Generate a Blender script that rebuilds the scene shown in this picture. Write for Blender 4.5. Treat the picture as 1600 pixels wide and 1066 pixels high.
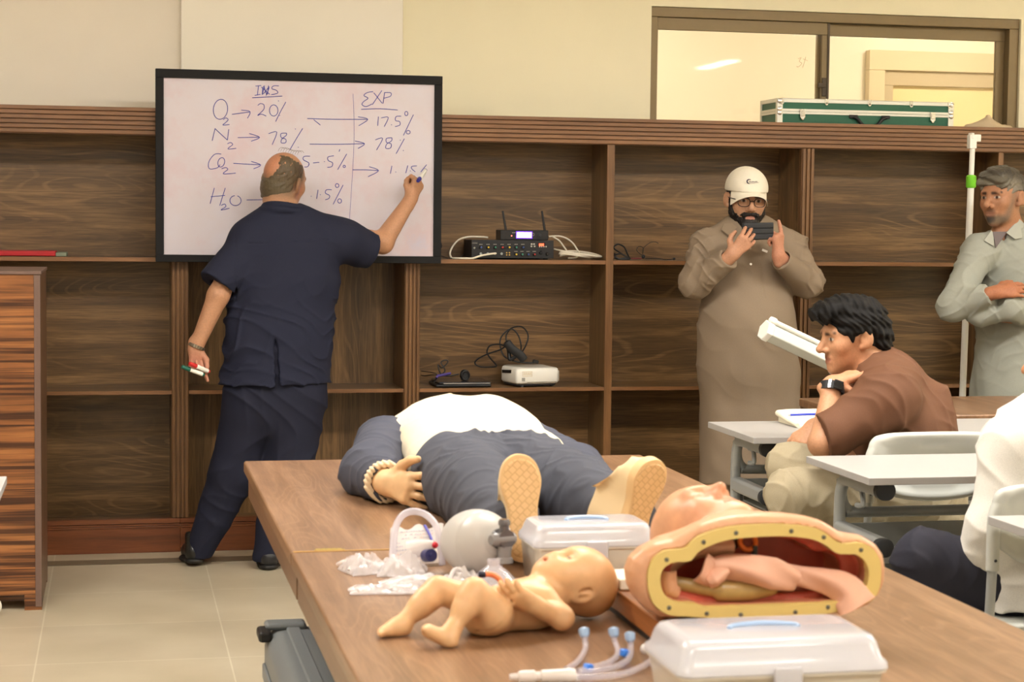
import bpy, math, random
import numpy as np
from mathutils import Vector, Matrix

for _o in list(bpy.data.objects):
    bpy.data.objects.remove(_o)
SC = bpy.context.scene
COL = SC.collection
PI = math.pi

# ------------------------------------------------------------------ camera, world, exposure
FPX, CX, CY = 2900.0, 800.0, 533.0
YAW, PITCH, ROLL, EYE, DIST = .2104, .0655, .0112, 1.4055, 7.8272
def _basis():
    cy, sy = math.cos(YAW), math.sin(YAW)
    f = np.array([sy, cy, 0.]); r = np.array([cy, -sy, 0.]); u = np.array([0, 0, 1.])
    cp, sp = math.cos(PITCH), math.sin(PITCH)
    f, u = f*cp - u*sp, u*cp + f*sp
    cr, sr = math.cos(ROLL), math.sin(ROLL)
    return r*cr + u*sr, u*cr - r*sr, f
RT, UP, FW = _basis()
EYEP = np.array([0, -DIST, EYE])
cam = bpy.data.cameras.new('camera'); camo = bpy.data.objects.new('camera', cam); COL.objects.link(camo)
cam.sensor_width = 36; cam.lens = FPX/1600*36
camo.matrix_world = Matrix(((RT[0], UP[0], -FW[0], 0), (RT[1], UP[1], -FW[1], -DIST), (RT[2], UP[2], -FW[2], EYE), (0, 0, 0, 1)))
cam.clip_end = 60
cam.dof.use_dof = True; cam.dof.focus_distance = 7.0; cam.dof.aperture_fstop = 9.5
SC.camera = camo
w = bpy.data.worlds.new('world'); SC.world = w; w.use_nodes = True
w.node_tree.nodes['Background'].inputs[0].default_value = (1, .93, .82, 1)
w.node_tree.nodes['Background'].inputs[1].default_value = .2
SC.view_settings.view_transform = 'Standard'; SC.view_settings.look = 'None'
SC.view_settings.exposure = 0.12; SC.view_settings.gamma = 1
LAMP, LAMP_MID = 50.0, 25.0          # strength of the ceiling light diffusers: front row, other rows

def ray(px, py):
    return FW + RT*(px-CX)/FPX - UP*(py-CY)/FPX
def at(px, py, Y):
    d = ray(px, py); return EYEP + d*(Y+DIST)/d[1]
def atz(px, py, z):
    d = ray(px, py); return EYEP + d*(z-EYE)/d[2]
V = lambda *a: np.array(a, float)

# ------------------------------------------------------------------ materials
def srgb(c):
    c = np.array(c, float)/255.
    return tuple(np.where(c <= .04045, c/12.92, ((c+.055)/1.055)**2.4))
MATS = {}
def new_mat(name):
    m = bpy.data.materials.new(name); m.use_nodes = True
    return m, m.node_tree.nodes, m.node_tree.links, m.node_tree.nodes['Principled BSDF']
def plain(name, rgb, rough=.5, metal=0, noise=0, nscale=40, bump=0, bscale=300, coat=0, spec=.5, emit=None, es=0, alpha=1, trans=0, ior=1.45, sheen=0):
    if name in MATS: return MATS[name]
    m, N, L, b = new_mat(name)
    c = srgb(rgb) + (1,)
    b.inputs['Base Color'].default_value = c
    b.inputs['Roughness'].default_value = rough; b.inputs['Metallic'].default_value = metal
    b.inputs['Specular IOR Level'].default_value = spec
    b.inputs['Coat Weight'].default_value = coat; b.inputs['IOR'].default_value = ior
    b.inputs['Transmission Weight'].default_value = trans; b.inputs['Alpha'].default_value = alpha
    b.inputs['Sheen Weight'].default_value = sheen
    if emit: b.inputs['Emission Color'].default_value = srgb(emit)+(1,); b.inputs['Emission Strength'].default_value = es
    tc = N.new('ShaderNodeTexCoord')
    nz = N.new('ShaderNodeTexNoise'); nz.inputs['Scale'].default_value = nscale; nz.inputs['Detail'].default_value = 4
    L.new(tc.outputs['Object'], nz.inputs['Vector'])
    if noise:
        mx = N.new('ShaderNodeMix'); mx.data_type = 'RGBA'
        mx.inputs[6].default_value = tuple(x*(1-noise) for x in c[:3])+(1,); mx.inputs[7].default_value = tuple(min(1, x*(1+noise)) for x in c[:3])+(1,)
        L.new(nz.outputs['Fac'], mx.inputs[0]); L.new(mx.outputs[2], b.inputs['Base Color'])
    if bump:
        n2 = N.new('ShaderNodeTexNoise'); n2.inputs['Scale'].default_value = bscale; n2.inputs['Detail'].default_value = 3
        L.new(tc.outputs['Object'], n2.inputs['Vector'])
        bp = N.new('ShaderNodeBump'); bp.inputs['Strength'].default_value = bump; bp.inputs['Distance'].default_value = .002
        L.new(n2.outputs['Fac'], bp.inputs['Height']); L.new(bp.outputs[0], b.inputs['Normal'])
    MATS[name] = m; return m
def ramp(N, stops):
    r = N.new('ShaderNodeValToRGB')
    while len(r.color_ramp.elements) < len(stops): r.color_ramp.elements.new(.5)
    for e, (p, c) in zip(r.color_ramp.elements, stops):
        e.position = p; e.color = (tuple(srgb(c)) if len(c) == 3 else c)+((1,) if len(c) == 3 else ())
    return r
def wood(name, dark, mid, light, axis='x', rough=.38, fig=1.0, fine=1.0, scale=1.0, zebra=0, coat=.15):
    """Brown laminate: streaks along one axis, pale cathedral lines, fine pores."""
    if name in MATS: return MATS[name]
    m, N, L, b = new_mat(name)
    tc = N.new('ShaderNodeTexCoord')
    def mapped(s_along, s_across, off=0):
        mp = N.new('ShaderNodeMapping')
        s = {'x': (s_along, s_across, s_across), 'z': (s_across, s_across, s_along), 'y': (s_across, s_along, s_across)}[axis]
        mp.inputs['Scale'].default_value = tuple(v*scale for v in s); mp.inputs['Location'].default_value = (off, off*1.7, off*.6)
        L.new(tc.outputs['Object'], mp.inputs[0]); return mp
    def noise(mp, detail, dist=0, rgh=.6):
        n = N.new('ShaderNodeTexNoise'); n.inputs['Scale'].default_value = 1; n.inputs['Detail'].default_value = detail
        n.inputs['Distortion'].default_value = dist; n.inputs['Roughness'].default_value = rgh
        L.new(mp.outputs[0], n.inputs['Vector']); return n
    n1 = noise(mapped(1.3, 22), 6, .4); r1 = ramp(N, [(.28, dark), (.5, mid), (.72, light)]); L.new(n1.outputs['Fac'], r1.inputs[0])
    # cathedral figure = contour lines of a stretched noise
    n2 = noise(mapped(1.0, 6.0, 3.1), 1.2, .1, .35)
    mu = N.new('ShaderNodeMath'); mu.operation = 'MULTIPLY'; mu.inputs[1].default_value = 130*fig; L.new(n2.outputs['Fac'], mu.inputs[0])
    si = N.new('ShaderNodeMath'); si.operation = 'SINE'; L.new(mu.outputs[0], si.inputs[0])
    r2 = ramp(N, [(.0, (0, 0, 0)), (.62, (0, 0, 0)), (.98, (255, 255, 255))]); L.new(si.outputs[0], r2.inputs[0])
    msk = noise(mapped(.9, 3.2, 7.7), 2); rm = ramp(N, [(.44, (0, 0, 0)), (.58, (255, 255, 255))]); L.new(msk.outputs['Fac'], rm.inputs[0])
    mm = N.new('ShaderNodeMath'); mm.operation = 'MULTIPLY'; L.new(r2.outputs[0], mm.inputs[0]); L.new(rm.outputs[0], mm.inputs[1])
    m2 = N.new('ShaderNodeMath'); m2.operation = 'MULTIPLY'; m2.inputs[1].default_value = .5 if fig else 0; L.new(mm.outputs[0], m2.inputs[0])
    mx = N.new('ShaderNodeMix'); mx.data_type = 'RGBA'; mx.inputs[7].default_value = tuple(srgb(light))+(1,)
    L.new(m2.outputs[0], mx.inputs[0]); L.new(r1.outputs[0], mx.inputs[6])
    # fine pores
    n3 = noise(mapped(9, 260, 1.3), 3); r3 = ramp(N, [(.35, (150, 150, 150)), (.6, (255, 255, 255))]); L.new(n3.outputs['Fac'], r3.inputs[0])
    mp = N.new('ShaderNodeMix'); mp.data_type = 'RGBA'; mp.blend_type = 'MULTIPLY'; mp.inputs[0].default_value = .55*fine
    L.new(mx.outputs[2], mp.inputs[6]); L.new(r3.outputs[0], mp.inputs[7])
    out = mp.outputs[2]
    if zebra:
        n4 = noise(mapped(.9, 48, 5.5), 3, .3); r4 = ramp(N, [(.42, (84, 54, 32)), (.58, (255, 255, 255))]); L.new(n4.outputs['Fac'], r4.inputs[0])
        mz = N.new('ShaderNodeMix'); mz.data_type = 'RGBA'; mz.blend_type = 'MULTIPLY'; mz.inputs[0].default_value = zebra
        L.new(out, mz.inputs[6]); L.new(r4.outputs[0], mz.inputs[7]); out = mz.outputs[2]
    L.new(out, b.inputs['Base Color'])
    b.inputs['Roughness'].default_value = rough; b.inputs['Coat Weight'].default_value = coat; b.inputs['Coat Roughness'].default_value = .25
    MATS[name] = m; return m
def vcol(name, rough=.5, bump=0, bscale=300, spec=.4, sss=0, strand=0):
    """Material that reads the mesh's own colour attribute."""
    if name in MATS: return MATS[name]
    m, N, L, b = new_mat(name)
    a = N.new('ShaderNodeAttribute'); a.attribute_name = 'Col'
    tc = N.new('ShaderNodeTexCoord')
    nz = N.new('ShaderNodeTexNoise'); nz.inputs['Scale'].default_value = bscale; nz.inputs['Detail'].default_value = 3
    L.new(tc.outputs['Object'], nz.inputs['Vector'])
    r = ramp(N, [(.3, (236, 236, 236)), (.7, (255, 255, 255))]); L.new(nz.outputs['Fac'], r.inputs[0])
    mx = N.new('ShaderNodeMix'); mx.data_type = 'RGBA'; mx.blend_type = 'MULTIPLY'; mx.inputs[0].default_value = 1
    L.new(a.outputs['Color'], mx.inputs[6]); L.new(r.outputs[0], mx.inputs[7]); L.new(mx.outputs[2], b.inputs['Base Color'])
    b.inputs['Roughness'].default_value = rough; b.inputs['Specular IOR Level'].default_value = spec
    if sss:
        b.inputs['Subsurface Weight'].default_value = sss; b.inputs['Subsurface Radius'].default_value = (.012, .005, .003); b.inputs['Subsurface Scale'].default_value = 1
    if bump:
        bp = N.new('ShaderNodeBump'); bp.inputs['Strength'].default_value = bump; bp.inputs['Distance'].default_value = .0015
        L.new(nz.outputs['Fac'], bp.inputs['Height']); L.new(bp.outputs[0], b.inputs['Normal'])
    MATS[name] = m; return m

# ------------------------------------------------------------------ objects
def tag(o, label=None, cat=None, group=None, kind=None):
    for k, v in (('label', label), ('category', cat), ('group', group), ('kind', kind)):
        if v: o[k] = v
    return o
def thing(name, label, cat, loc=(0, 0, 0), group=None, rz=0):
    o = bpy.data.objects.new(name, None); COL.objects.link(o); o.empty_display_size = .1
    o.location = tuple(float(x) for x in loc); o.rotation_euler = (0, 0, rz)
    return tag(o, label, cat, group)
def _rootloc(p):
    while p.parent is not None: p = p.parent
    return np.array(p.location)
def link(name, me, mat, parent=None, loc=None, local=False):
    """verts are world coordinates (local=True: already in the thing's own frame)."""
    o = bpy.data.objects.new(name, me); COL.objects.link(o)
    if mat is not None: me.materials.append(mat)
    off = None
    if parent is not None:
        o.parent = parent
        if not local: off = _rootloc(parent)
    elif loc is not None:
        o.location = tuple(float(x) for x in loc); off = np.array(loc, float) if not local else None
    if off is not None:
        n = len(me.vertices); a = np.empty(n*3); me.vertices.foreach_get('co', a)
        a = (a.reshape(-1, 3) - off).ravel(); me.vertices.foreach_set('co', a); me.update()
    return o
def dup(o, parent=None):
    c = o.copy(); COL.objects.link(c)
    if parent is not None: c.parent = parent
    for ch in list(o.children): dup(ch, c)
    return c

def unit(v):
    v = np.array(v, float); n = np.linalg.norm(v); return v/n if n > 1e-12 else v
def frame_of(d):
    d = unit(d); a = V(0, 0, 1) if abs(d[2]) < .9 else V(1, 0, 0)
    x = unit(np.cross(a, d)); return x, np.cross(d, x), d
def rotm(rx=0, ry=0, rz=0):
    return np.array(Matrix.Rotation(rz, 3, 'Z') @ Matrix.Rotation(ry, 3, 'Y') @ Matrix.Rotation(rx, 3, 'X'))
def smooth_path(pts, n=8, closed=False):
    """Catmull-Rom through the points."""
    P = [np.array(p, float) for p in pts]
    out = []; m = len(P)
    for i in range(m if closed else m-1):
        g = (lambda k: P[k % m]) if closed else (lambda k: P[min(max(k, 0), m-1)])
        p0, p1, p2, p3 = g(i-1), g(i), g(i+1), g(i+2)
        for j in range(n):
            t = j/n
            out.append(.5*((2*p1)+(p2-p0)*t+(2*p0-5*p1+4*p2-p3)*t*t+(3*p1-p0-3*p2+p3)*t**3))
    if not closed: out.append(P[-1])
    return out
class MB:
    def __init__(s): s.v = []; s.f = []
    def add(s, vs, fs):
        b = len(s.v); s.v += [tuple(map(float, x)) for x in vs]; s.f += [tuple(i+b for i in f) for f in fs]; return s
    def box(s, c, size, R=None):
        h = np.array(size)/2; vs = []
        for i in range(8):
            p = np.array([(-1, 1)[i & 1], (-1, 1)[(i >> 1) & 1], (-1, 1)[(i >> 2) & 1]])*h
            vs.append(np.array(c)+(R @ p if R is not None else p))
        return s.add(vs, [(0, 2, 3, 1), (4, 5, 7, 6), (0, 1, 5, 4), (2, 6, 7, 3), (0, 4, 6, 2), (1, 3, 7, 5)])
    def bb(s, lo, hi): lo = np.array(lo, float); hi = np.array(hi, float); return s.box((lo+hi)/2, hi-lo)
    def tube(s, pts, r, seg=10, closed=False, flat=None):
        P = [np.array(p, float) for p in pts]; n = len(P); vs = []; fs = []
        rs = r if hasattr(r, '__len__') else [r]*n
        x = None
        for i in range(n):
            a = P[(i-1) % n] if (closed or i > 0) else P[i]; b = P[(i+1) % n] if (closed or i < n-1) else P[i]
            d = unit(b-a)
            if x is None: x, y, _ = frame_of(d)
            else:
                x = x-d*np.dot(x, d); x = unit(x); y = np.cross(d, x)
            for k in range(seg):
                t = 2*PI*k/seg; vs.append(P[i]+(x*math.cos(t)+y*math.sin(t)*(flat or 1))*rs[i])
        for i in range(n if closed else n-1):
            for k in range(seg):
                a = i*seg+k; b = i*seg+(k+1) % seg; c = ((i+1) % n)*seg+(k+1) % seg; d = ((i+1) % n)*seg+k
                fs.append((a, b, c, d))
        if not closed:
            fs.append(tuple(range(seg-1, -1, -1))); fs.append(tuple((n-1)*seg+k for k in range(seg)))
        return s.add(vs, fs)
    def cyl(s, a, b, r, r2=None, seg=24): return s.tube([a, b], [r, r if r2 is None else r2], seg)
    def lathe(s, a, d, prof, seg=28, xs=1.0, ys=1.0, X=None):
        """prof: (distance along d, radius)"""
        x, y, d = frame_of(d)
        if X is not None: x = unit(X); y = np.cross(d, x)
        vs = []; fs = []; a = np.array(a, float)
        for (t, r) in prof:
            for k in range(seg):
                q = 2*PI*k/seg; vs.append(a+d*t+(x*math.cos(q)*xs+y*math.sin(q)*ys)*r)
        for i in range(len(prof)-1):
            for k in range(seg):
                fs.append((i*seg+k, i*seg+(k+1) % seg, (i+1)*seg+(k+1) % seg, (i+1)*seg+k))
        fs.append(tuple(range(seg-1, -1, -1))); fs.append(tuple((len(prof)-1)*seg+k for k in range(seg)))
        return s.add(vs, fs)
    def prism(s, poly, axis, lo, hi):
        """poly of 2-D points in the plane of the other two axes (in xyz order), extruded along axis."""
        n = len(poly); vs = []
        for t in (lo, hi):
            for (a, b) in poly:
                vs.append({'x': (t, a, b), 'y': (a, t, b), 'z': (a, b, t)}[axis])
        fs = [tuple(range(n-1, -1, -1)), tuple(range(n, 2*n))]+[(i, (i+1) % n, n+(i+1) % n, n+i) for i in range(n)]
        return s.add(vs, fs)
    def loft(s, rings, caps=True, closed=False):
        n = len(rings[0]); vs = [p for r in rings for p in r]; fs = []; m = len(rings)
        for i in range(m if closed else m-1):
            j = (i+1) % m
            for k in range(n): fs.append((i*n+k, i*n+(k+1) % n, j*n+(k+1) % n, j*n+k))
        if caps and not closed: fs += [tuple(range(n-1, -1, -1)), tuple((m-1)*n+k for k in range(n))]
        return s.add(vs, fs)
    def mesh(s, name, smooth=True, angle=40):
        me = bpy.data.meshes.new(name); me.from_pydata(s.v, [], s.f); me.update()
        bmf = __import__('bmesh').new(); bmf.from_mesh(me)
        __import__('bmesh').ops.recalc_face_normals(bmf, faces=bmf.faces); bmf.to_mesh(me); bmf.free()
        if smooth:
            me.polygons.foreach_set('use_smooth', [True]*len(me.polygons)); me.set_sharp_from_angle(angle=math.radians(angle))
        return me
    def build(s, name, mat, parent=None, bevel=0, seg=2, loc=None, local=False, smooth=True, angle=40, subsurf=0):
        o = link(name, s.mesh(name, smooth, angle), mat, parent, loc, local)
        if bevel:
            md = o.modifiers.new('Bevel', 'BEVEL'); md.width = bevel; md.segments = seg; md.limit_method = 'ANGLE'; md.angle_limit = math.radians(35); md.harden_normals = True
        if subsurf:
            md = o.modifiers.new('Subsurf', 'SUBSURF'); md.levels = md.render_levels = subsurf
        return o
def rrect(w, h, r, n=5, cx=0, cy=0):
    """rounded rectangle outline, counter-clockwise"""
    out = []
    for (sx, sy, a0) in ((1, 1, 0), (-1, 1, 90), (-1, -1, 180), (1, -1, 270)):
        for i in range(n+1):
            a = math.radians(a0+90*i/n); out.append((cx+sx*(w/2-r)+r*math.cos(a), cy+sy*(h/2-r)+r*math.sin(a)))
    return out

# ------------------------------------------------------------------ soft bodies: smooth unions of tapered limbs, meshed by surface nets
def nrm(a): return np.sqrt((a*a).sum(-1))
def rc(a, b, ra, rb, flat=None):
    """tapered limb from a to b; flat=(direction, ratio) squashes it along a direction"""
    a = np.array(a, float); b = np.array(b, float); ab = b-a; L2 = max(ab @ ab, 1e-12)
    if flat is not None:
        fd = unit(flat[0]); fs = flat[1]
        fdp = unit(fd-ab*(fd @ ab)/L2)
    def f(P):
        q = P-a; t = np.clip((q @ ab)/L2, 0, 1)
        q = q-t[:, None]*ab
        if flat is not None:
            u = q @ fdp; q = q+np.outer(u*(1/fs-1), fdp)
            return (nrm(q)-(ra+(rb-ra)*t))*(fs if fs < 1 else 1)
        return nrm(q)-(ra+(rb-ra)*t)
    return f
def ell(c, r, M=None):
    c = np.array(c, float); r = np.array(r, float); M = np.eye(3) if M is None else np.array(M)
    def f(P):
        q = (P-c) @ M; k0 = nrm(q/r); k1 = nrm(q/(r*r))+1e-9
        return np.where(k0 < .05, -r.min(), k0*(k0-1)/k1)
    return f
def sph(c, r):
    c = np.array(c, float); return lambda P: nrm(P-c)-r
def rbox(c, h, r=0., M=None):
    c = np.array(c, float); h = np.array(h, float); M = np.eye(3) if M is None else np.array(M)
    def f(P):
        q = np.abs((P-c) @ M)-(h-r); return nrm(np.maximum(q, 0))+np.minimum(q.max(-1), 0)-r
    return f
def tor(c, R, r, M=None, sx=1., sy=1.):
    c = np.array(c, float); M = np.eye(3) if M is None else np.array(M)
    def f(P):
        q = (P-c) @ M; l = np.sqrt((q[:, 0]/sx)**2+(q[:, 1]/sy)**2)-R
        return np.sqrt(l*l+q[:, 2]**2)-r
    return f
def plane(p, n):
    """negative on the side n points away from"""
    p = np.array(p, float); n = unit(n); return lambda P: (P-p) @ n
def poly(pts, rs, flat=None):
    """limb through several joints"""
    fs = [rc(pts[i], pts[i+1], rs[i], rs[i+1], flat) for i in range(len(pts)-1)]
    return lambda P: np.minimum.reduce([f(P) for f in fs])
def U(f, k=.02): return ('u', f, k)
def S(f, k=.01): return ('s', f, k)
def I(f, k=.004): return ('i', f, k)
def smin(a, b, k):
    h = np.clip(.5+.5*(b-a)/k, 0, 1); return b+(a-b)*h-k*h*(1-h)
def comb(ops, P):
    d = np.full(len(P), 9.)
    for op, f, k in ops:
        e = f(P)
        if op == 'u': d = smin(d, e, k)
        elif op == 's': d = -smin(-d, e, k)
        else: d = -smin(-d, -e, k)
    return d
def C(ops): return lambda P: comb(ops, P)
def wav(P, dirs, fr, seed=0):
    """cheap smooth noise in -1..1"""
    rs = np.random.RandomState(seed); out = 0
    for i in range(3):
        a = rs.normal(size=3)*fr*(1+.7*i)*np.array(dirs); b = rs.normal(size=3)*fr*.6
        out = out+np.sin(P @ a+rs.rand()*6+1.3*np.sin(P @ b+rs.rand()*6))/(1+.5*i)
    return out/2.17
def folds(P, d, fr, seed=0, sharp=2.0, warp=1.2):
    """cloth creases running across direction d: rounded ridges in 0..1"""
    d = unit(d); w_ = wav(P, (1, 1, 1), fr*.25, seed)
    s_ = np.sin((P @ d)*fr+warp*2.2*w_); amp = .5+.5*wav(P, (1, 1, 1), fr*.18, seed+5)
    return (1-np.abs(s_))**sharp*np.clip(amp, 0, 1)
def nets(ops, lo, hi, h, disp=None, slack=1.3, flo=None):
    lo = np.array(lo, float); hi = np.array(hi, float); B = 8; S_ = B*h
    n = np.maximum(1, np.ceil((hi-lo)/S_).astype(int))
    gi = np.stack(np.meshgrid(*[np.arange(k) for k in n], indexing='ij'), -1).reshape(-1, 3)
    cen = lo+(gi+.5)*S_
    d = comb(ops, cen)
    act = gi[np.abs(d) < S_*.87*slack+(.012 if disp else 0)]
    NX, NY = int(n[0]*B+3), int(n[1]*B+3)
    ar = np.arange(B+1); lc = np.stack(np.meshgrid(ar, ar, ar, indexing='ij'), -1).reshape(-1, 3)
    sb = act//3; key = (sb[:, 0]*4096+sb[:, 1])*4096+sb[:, 2]
    order = np.argsort(key, kind='stable'); act = act[order]; key = key[order]
    starts = np.flatnonzero(np.r_[True, key[1:] != key[:-1]]); ends = np.r_[starts[1:], len(key)]
    cellk = []; cellp = []; quads = []
    for a0, a1 in zip(starts, ends):
        blk = act[a0:a1]; nb = len(blk)
        P = (lo+((blk[:, None, :]*B+lc[None])*h)).reshape(-1, 3)
        c = P.mean(0); R = np.linalg.norm(P-c, axis=1).max()
        dc = [float(f(c[None])[0]) for _, f, _ in ops]
        du = min([x for x, o_ in zip(dc, ops) if o_[0] == 'u'] or [0])
        sel = [o_ for x, o_ in zip(dc, ops) if (o_[0] == 'u' and x < du*1.0+2.6*R+o_[2]+.02) or (o_[0] == 's' and x < 1.6*R+o_[2]+.02) or (o_[0] == 'i')]
        D = comb(sel, P)
        if disp is not None: D = D+disp(P)
        if flo is not None: D = np.maximum(D, flo-P[:, 2])
        D = D.reshape(nb, B+1, B+1, B+1)
        ins = D < 0
        cnt = sum(ins[:, i:B+i, j:B+j, k:B+k].astype(np.int8) for i in (0, 1) for j in (0, 1) for k in (0, 1))
        b_, x_, y_, z_ = np.nonzero((cnt > 0) & (cnt < 8))
        if len(b_):
            acc = np.zeros((len(b_), 3)); num = np.zeros(len(b_))
            cs = [(i, j, k) for i in (0, 1) for j in (0, 1) for k in (0, 1)]
            val = {q: D[b_, x_+q[0], y_+q[1], z_+q[2]] for q in cs}
            for q in cs:
                for ax in range(3):
                    if q[ax] == 0:
                        q2 = list(q); q2[ax] = 1; q2 = tuple(q2)
                        va, vb = val[q], val[q2]; m_ = (va < 0) != (vb < 0)
                        t = np.where(m_, va/np.where(m_, va-vb, 1), 0)
                        pt = np.tile(np.array(q, float), (len(b_), 1)); pt[:, ax] = t
                        acc += pt*m_[:, None]; num += m_
            g = blk[b_]*B+np.stack([x_, y_, z_], -1)
            cellk.append((g[:, 2].astype(np.int64)+1)*NX*NY+(g[:, 1]+1)*NX+g[:, 0]+1)
            cellp.append(lo+(g+acc/num[:, None])*h)
        for ax in range(3):
            sl0 = [slice(0, B)]*3; sl1 = [slice(0, B)]*3; sl1[ax] = slice(1, B+1)
            A = ins[:, sl0[0], sl0[1], sl0[2]]; Bq = ins[:, sl1[0], sl1[1], sl1[2]]
            b_, x_, y_, z_ = np.nonzero(A != Bq)
            if not len(b_): continue
            g = blk[b_]*B+np.stack([x_, y_, z_], -1)
            base = (g[:, 2].astype(np.int64)+1)*NX*NY+(g[:, 1]+1)*NX+g[:, 0]+1
            st = [1, NX, NX*NY]; u_, v_ = st[(ax+1) % 3], st[(ax+2) % 3]
            q = np.stack([base-u_-v_, base-v_, base, base-u_], -1)
            fl = ~A[b_, x_, y_, z_]; q[fl] = q[fl][:, ::-1]
            quads.append(q)
    k = np.concatenate(cellk); p = np.concatenate(cellp); q = np.concatenate(quads)
    k, ix = np.unique(k, return_index=True); p = p[ix]
    pos = np.searchsorted(k, q); pos[pos >= len(k)] = 0
    ok = (k[pos] == q).all(1)
    return p, pos[ok]
def soft(name, ops, h, mat, parent=None, loc=None, disp=None, paint=None, base=None, lo=None, hi=None, flo=None):
    """mesh the smooth union; paint = [(shape, rgb, softness[, strength])] tints the surface"""
    p, q = nets(ops, lo, hi, h, disp, flo=flo)
    me = bpy.data.meshes.new(name)
    me.vertices.add(len(p)); me.vertices.foreach_set('co', p.ravel())
    me.loops.add(len(q)*4); me.loops.foreach_set('vertex_index', q.ravel().astype(np.int32))
    me.polygons.add(len(q)); me.polygons.foreach_set('loop_start', np.arange(0, len(q)*4, 4, dtype=np.int32))
    me.update(calc_edges=True)
    me.polygons.foreach_set('use_smooth', np.ones(len(q), bool))
    if base is not None:
        col = np.tile(np.array(srgb(base)), (len(p), 1))
        for it in paint or []:
            f, rgb, sft = it[:3]; st = it[3] if len(it) > 3 else 1.
            wgt = np.clip(.5-f(p)/(2*sft), 0, 1); wgt = wgt*wgt*(3-2*wgt)*st
            c = np.array(srgb(rgb)); col = col*(1-wgt[:, None])+c*wgt[:, None]
        at_ = me.color_attributes.new('Col', 'FLOAT_COLOR', 'POINT')
        at_.data.foreach_set('color', np.c_[col, np.ones(len(p))].ravel().astype(np.float32))
    me.update()
    return link(name, me, mat, parent, loc)
# ================================================================== THE ROOM
CAB_W = .30
WOODX = wood('cabinet wood grain along', (80, 57, 32), (107, 79, 46), (148, 113, 72), 'x')
WOODZ = wood('cabinet wood grain upright', (84, 60, 34), (110, 82, 49), (148, 112, 71), 'z', fig=.8)
FRONTX = wood('cabinet front wood', (112, 76, 45), (132, 91, 56), (150, 107, 69), 'x', fig=0, fine=.6)
FRONTZ = wood('cabinet upright front wood', (98, 66, 38), (118, 82, 47), (138, 98, 60), 'z', fig=0, fine=.6)
PLINTH = wood('plinth wood', (88, 46, 22), (118, 64, 32), (136, 80, 44), 'x', fig=0, fine=.5)

def wall_mat(name, rgb, n=.04):
    return plain(name, rgb, .75, noise=n, nscale=3, bump=.08, bscale=120)
CREAM = wall_mat('cream wall paint', (242, 235, 206))
CREAM_L = wall_mat('pale cream wall paint', (236, 228, 214))
WHITEP = wall_mat('off-white column paint', (244, 239, 226))

# floor: pale tiles with faint light joints
def floor_mat():
    m, N, L, b = new_mat('floor tiles'); tc = N.new('ShaderNodeTexCoord')
    mp = N.new('ShaderNodeMapping'); mp.inputs['Location'].default_value = (.25, .826, 0); L.new(tc.outputs['Object'], mp.inputs[0])
    br = N.new('ShaderNodeTexBrick'); br.offset = 0; br.inputs['Scale'].default_value = 1
    br.inputs['Brick Width'].default_value = .6; br.inputs['Row Height'].default_value = .55; br.inputs['Mortar Size'].default_value = .003
    br.inputs['Mortar Smooth'].default_value = .3
    br.inputs['Color1'].default_value = srgb((196, 184, 160))+(1,); br.inputs['Color2'].default_value = srgb((190, 178, 155))+(1,)
    br.inputs['Mortar'].default_value = srgb((214, 206, 186))+(1,)
    L.new(mp.outputs[0], br.inputs['Vector'])
    nz = N.new('ShaderNodeTexNoise'); nz.inputs['Scale'].default_value = 2.2; nz.inputs['Detail'].default_value = 6; L.new(tc.outputs['Object'], nz.inputs['Vector'])
    r = ramp(N, [(.3, (228, 225, 220)), (.7, (255, 255, 255))]); L.new(nz.outputs['Fac'], r.inputs[0])
    mx = N.new('ShaderNodeMix'); mx.data_type = 'RGBA'; mx.blend_type = 'MULTIPLY'; mx.inputs[0].default_value = 1
    L.new(br.outputs['Color'], mx.inputs[6]); L.new(r.outputs[0], mx.inputs[7]); L.new(mx.outputs[2], b.inputs['Base Color'])
    b.inputs['Roughness'].default_value = .28; return m
tag(MB().bb((-3.2, -11.6, -.1), (7.3, .3, 0)).build('floor', floor_mat(), smooth=False), kind='structure')
tag(MB().bb((-3.1, -.262, 0), (7.2, -.155, .0015)).build('trim_1', plain('dark floor border', (112, 104, 84), .3, noise=.1)), kind='structure')
WIN = (2.362, 4.17, 1.50, 2.372)     # opening in the back wall
def back_wall():
    b = MB(); x0, x1, z0, z1 = WIN
    b.bb((1.23, .30, 0), (x0, .42, 3.1)); b.bb((x1, .30, 0), (7.3, .42, 3.1)); b.bb((x0, .30, 0), (x1, .42, z0)); b.bb((x0, .30, z1), (x1, .42, 3.1))
    tag(b.build('wall_back', CREAM, smooth=False), kind='structure')
    tag(MB().bb((-3.2, .30, 0), (1.23, .42, 3.1)).build('wall_back.001', CREAM_L, smooth=False), kind='structure')
    tag(MB().bb((.272, .262, 1.845), (1.226, .301, 3.1)).build('trim_2', WHITEP, bevel=.004), kind='structure')
back_wall()
tag(MB().bb((-3.3, -11.6, 0), (-3.2, .42, 3.1)).build('wall_left', CREAM_L, smooth=False), kind='structure')
tag(MB().bb((7.3, -11.6, 0), (7.4, .42, 3.1)).build('wall_right', CREAM, smooth=False), kind='structure')
tag(MB().bb((-3.3, -11.7, 0), (7.4, -11.6, 3.1)).build('wall_front', CREAM_L, smooth=False), kind='structure')
tag(MB().bb((-3.3, -11.7, 3.1), (7.4, .42, 3.2)).build('ceiling', plain('white ceiling', (236, 230, 216), .8), smooth=False), kind='structure')

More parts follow.
